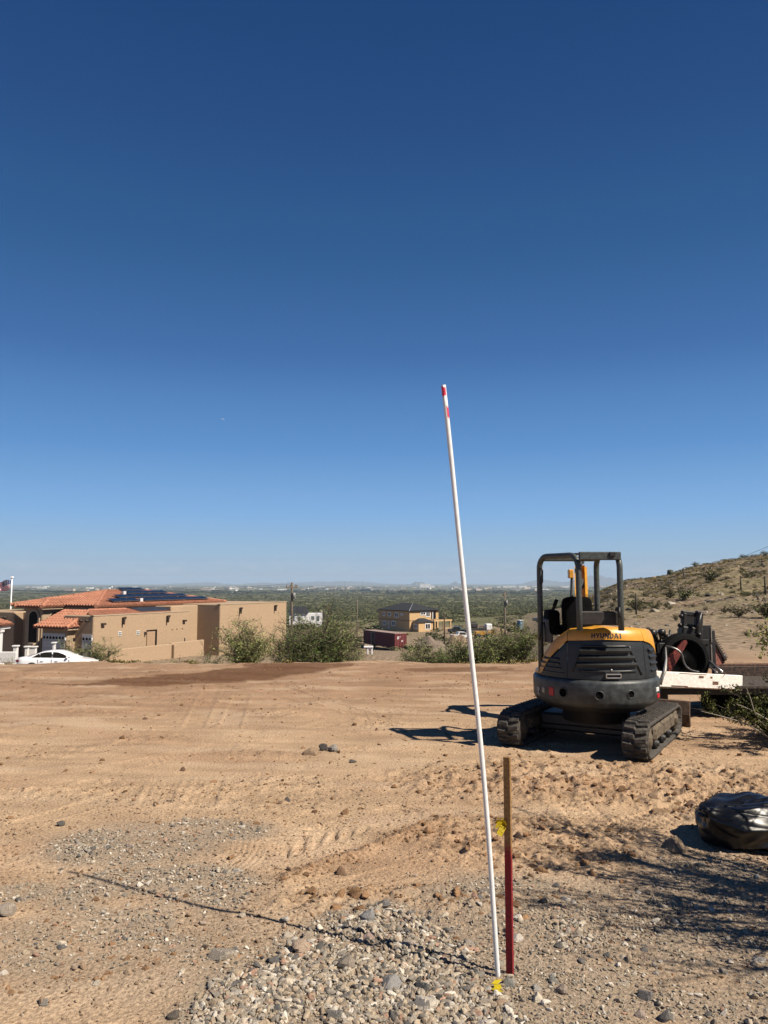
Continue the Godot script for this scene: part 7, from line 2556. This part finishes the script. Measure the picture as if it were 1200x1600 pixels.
# ------------------------------------------------------------------ scene
func _ready() -> void:
	rng.seed = 20240917
	n_a.seed = 3; n_a.frequency = 0.06; n_a.fractal_octaves = 3
	n_b.seed = 8; n_b.frequency = 0.25; n_b.fractal_octaves = 3
	n_c.seed = 13; n_c.frequency = 0.4; n_c.fractal_octaves = 3
	n_d.seed = 21; n_d.frequency = 0.3; n_d.fractal_octaves = 4
	n_e.seed = 34; n_e.frequency = 0.5; n_e.fractal_octaves = 3; n_e.fractal_gain = 0.6

	var cam := Camera3D.new()
	cam.name = "camera"
	cam.position = Vector3(0, EYE, 0)
	cam.rotation_degrees = Vector3(PITCH, 0, 0)
	cam.fov = rad_to_deg(2.0 * atan(800.0 / FOCAL))
	cam.near = 0.05
	cam.far = 40000.0
	add_child(cam)
	cam.current = true

	var sun := DirectionalLight3D.new()
	sun.name = "sun"
	sun.light_energy = 1.6
	sun.light_color = Color(1.0, 0.955, 0.885)
	sun.light_angular_distance = 0.5
	sun.shadow_enabled = true
	add_child(sun)
	sun.look_at_from_position(Vector3.ZERO, Vector3(-2.6, -3.17, -1.52), Vector3.UP)

	var we := WorldEnvironment.new()
	we.name = "environment"
	var env := Environment.new()
	env.background_mode = Environment.BG_SKY
	env.tonemap_mode = Environment.TONE_MAPPER_LINEAR
	env.tonemap_exposure = 1.7
	env.sdfgi_enabled = true
	env.ssao_enabled = true
	env.ssil_enabled = true
	env.fog_enabled = true
	env.fog_density = 0.0001
	env.fog_light_color = Color(0.80, 0.90, 1.0)
	var sky := Sky.new()
	sky.sky_material = make_sky()
	env.sky = sky
	we.environment = env
	add_child(we)
	setup_zones()
	build_ground()
	make_rocks()
	build_gravel()
	build_all()

var ELEV := [0.0, 0.8, 2.3, 5.0, 9.7, 16.7, 23.4, 31.6, 37.5, 60.0, 90.0]
var SKYC := [Color(0.2154, 0.2780, 0.3463), Color(0.2183, 0.2883, 0.3660), Color(0.1898, 0.2918, 0.4032), Color(0.1283, 0.2546, 0.4424), Color(0.0658, 0.1702, 0.3581), Color(0.0290, 0.0895, 0.2315), Color(0.0158, 0.0633, 0.1666), Color(0.0100, 0.0420, 0.1307), Color(0.0069, 0.0341, 0.1115), Color(0.0062, 0.0260, 0.0880), Color(0.0055, 0.0230, 0.0800)]

func make_sky() -> PanoramaSkyMaterial:
	var w := 2048
	var h := 1024
	var img := Image.create(w, h, false, Image.FORMAT_RGBF)
	var nz := FastNoiseLite.new()
	nz.seed = 77; nz.frequency = 1.0; nz.fractal_octaves = 4
	for y in h:
		var el := 90.0 - (y + 0.5) / h * 180.0
		var c := SKYC[0] as Color
		if el > 0:
			for i in range(1, ELEV.size()):
				if el <= ELEV[i]:
					c = (SKYC[i - 1] as Color).lerp(SKYC[i], (el - ELEV[i - 1]) / (ELEV[i] - ELEV[i - 1]))
					break
		img.fill_rect(Rect2i(0, y, w, 1), c)
		if el > 0.25 and el < 2.0:      # thin fair weather puffs low over the horizon, all the way round
			for x in w:
				var a := x / float(w) * TAU
				var k := nz.get_noise_3d(cos(a) * 26.0, el * 2.6, sin(a) * 26.0)
				k = clampf((k - 0.02) * 2.2, 0.0, 1.0) * exp(-pow((el - 0.95) / 0.42, 2.0))
				if k > 0.01: img.set_pixel(x, y, c.lerp(Color(0.34, 0.37, 0.41), k * 0.5))
	var m := PanoramaSkyMaterial.new()
	m.panorama = ImageTexture.create_from_image(img)
	return m

func setup_zones() -> void:
	gz = [
		[gnd(590, 1500), 0.70, 0.80, 1.0],
		[gnd(600, 1590), 0.85, 0.5, 0.95],
		[gnd(430, 1590), 0.6, 0.6, 0.9],
		[gnd(1000, 1530), 1.7, 1.4, 0.5],
		[gnd(900, 1420), 1.3, 0.8, 0.45],
		[gnd(1150, 1400), 0.9, 1.0, 0.45],
		[gnd(210, 1320), 0.8, 0.6, 0.58],
		[gnd(330, 1300), 0.6, 0.4, 0.55],
		[gnd(250, 1395), 0.85, 0.6, 0.5],
		[gnd(30, 1395), 0.3, 0.2, 0.5],
		[gnd(230, 1480), 1.2, 0.8, 0.3],
		[gnd(790, 1390), 0.4, 0.3, 0.3],
	]
	var p := func(u: float, v: float) -> Vector2:
		var g := gnd(u, v)
		return Vector2(g.x, g.z)
	berm_a = p.call(445, 1372); berm_b = p.call(690, 1286)
	tread_a = p.call(455, 1318); tread_b = p.call(625, 1268)
	tracks = [[p.call(60, 1190), p.call(470, 1110), 0.17, 0.012], [p.call(100, 1215), p.call(520, 1128), 0.17, 0.012], [p.call(240, 1260), p.call(330, 1080), 0.16, 0.010], [p.call(310, 1262), p.call(378, 1085), 0.16, 0.010], [p.call(20, 1290), p.call(240, 1230), 0.15, 0.009], [p.call(560, 1120), p.call(330, 1070), 0.18, 0.014], [p.call(620, 1135), p.call(420, 1068), 0.18, 0.014], [p.call(470, 1400), p.call(700, 1345), 0.14, 0.008], [p.call(120, 1460), p.call(420, 1400), 0.16, 0.007]]
	ruts = [[Vector2(-2.3, -6.2), 1.28, 0.17, -75.0, 45.0], [Vector2(-1.2, -8.8), 1.9, 0.14, 30.0, 110.0], [Vector2(1.0, -2.6), 2.9, 0.16, -120.0, -75.0], [Vector2(-4.5, -11.0), 2.6, 0.2, -20.0, 80.0]]
	crawler = [[p.call(985, 1290), p.call(1190, 1225), 0.022], [p.call(860, 1215), p.call(940, 1300), 0.016], [p.call(700, 1330), p.call(860, 1290), 0.012]]
	damp = [
		[gnd(185, 1069), 1.5, 0.32, 0.8], [gnd(270, 1064), 1.7, 0.55, 0.85], [gnd(345, 1057), 1.7, 0.8, 0.88],
		[gnd(415, 1048), 1.6, 0.9, 0.88], [gnd(470, 1039), 1.5, 0.9, 0.8], [gnd(715, 1046), 1.4, 0.5, 0.7],
	]

func build_all() -> void:
	build_tan_house()
	build_car()
	build_far()
	build_excavator()
	build_trailer()
	build_markers()
	build_bag()
	build_stones()
	build_plants()
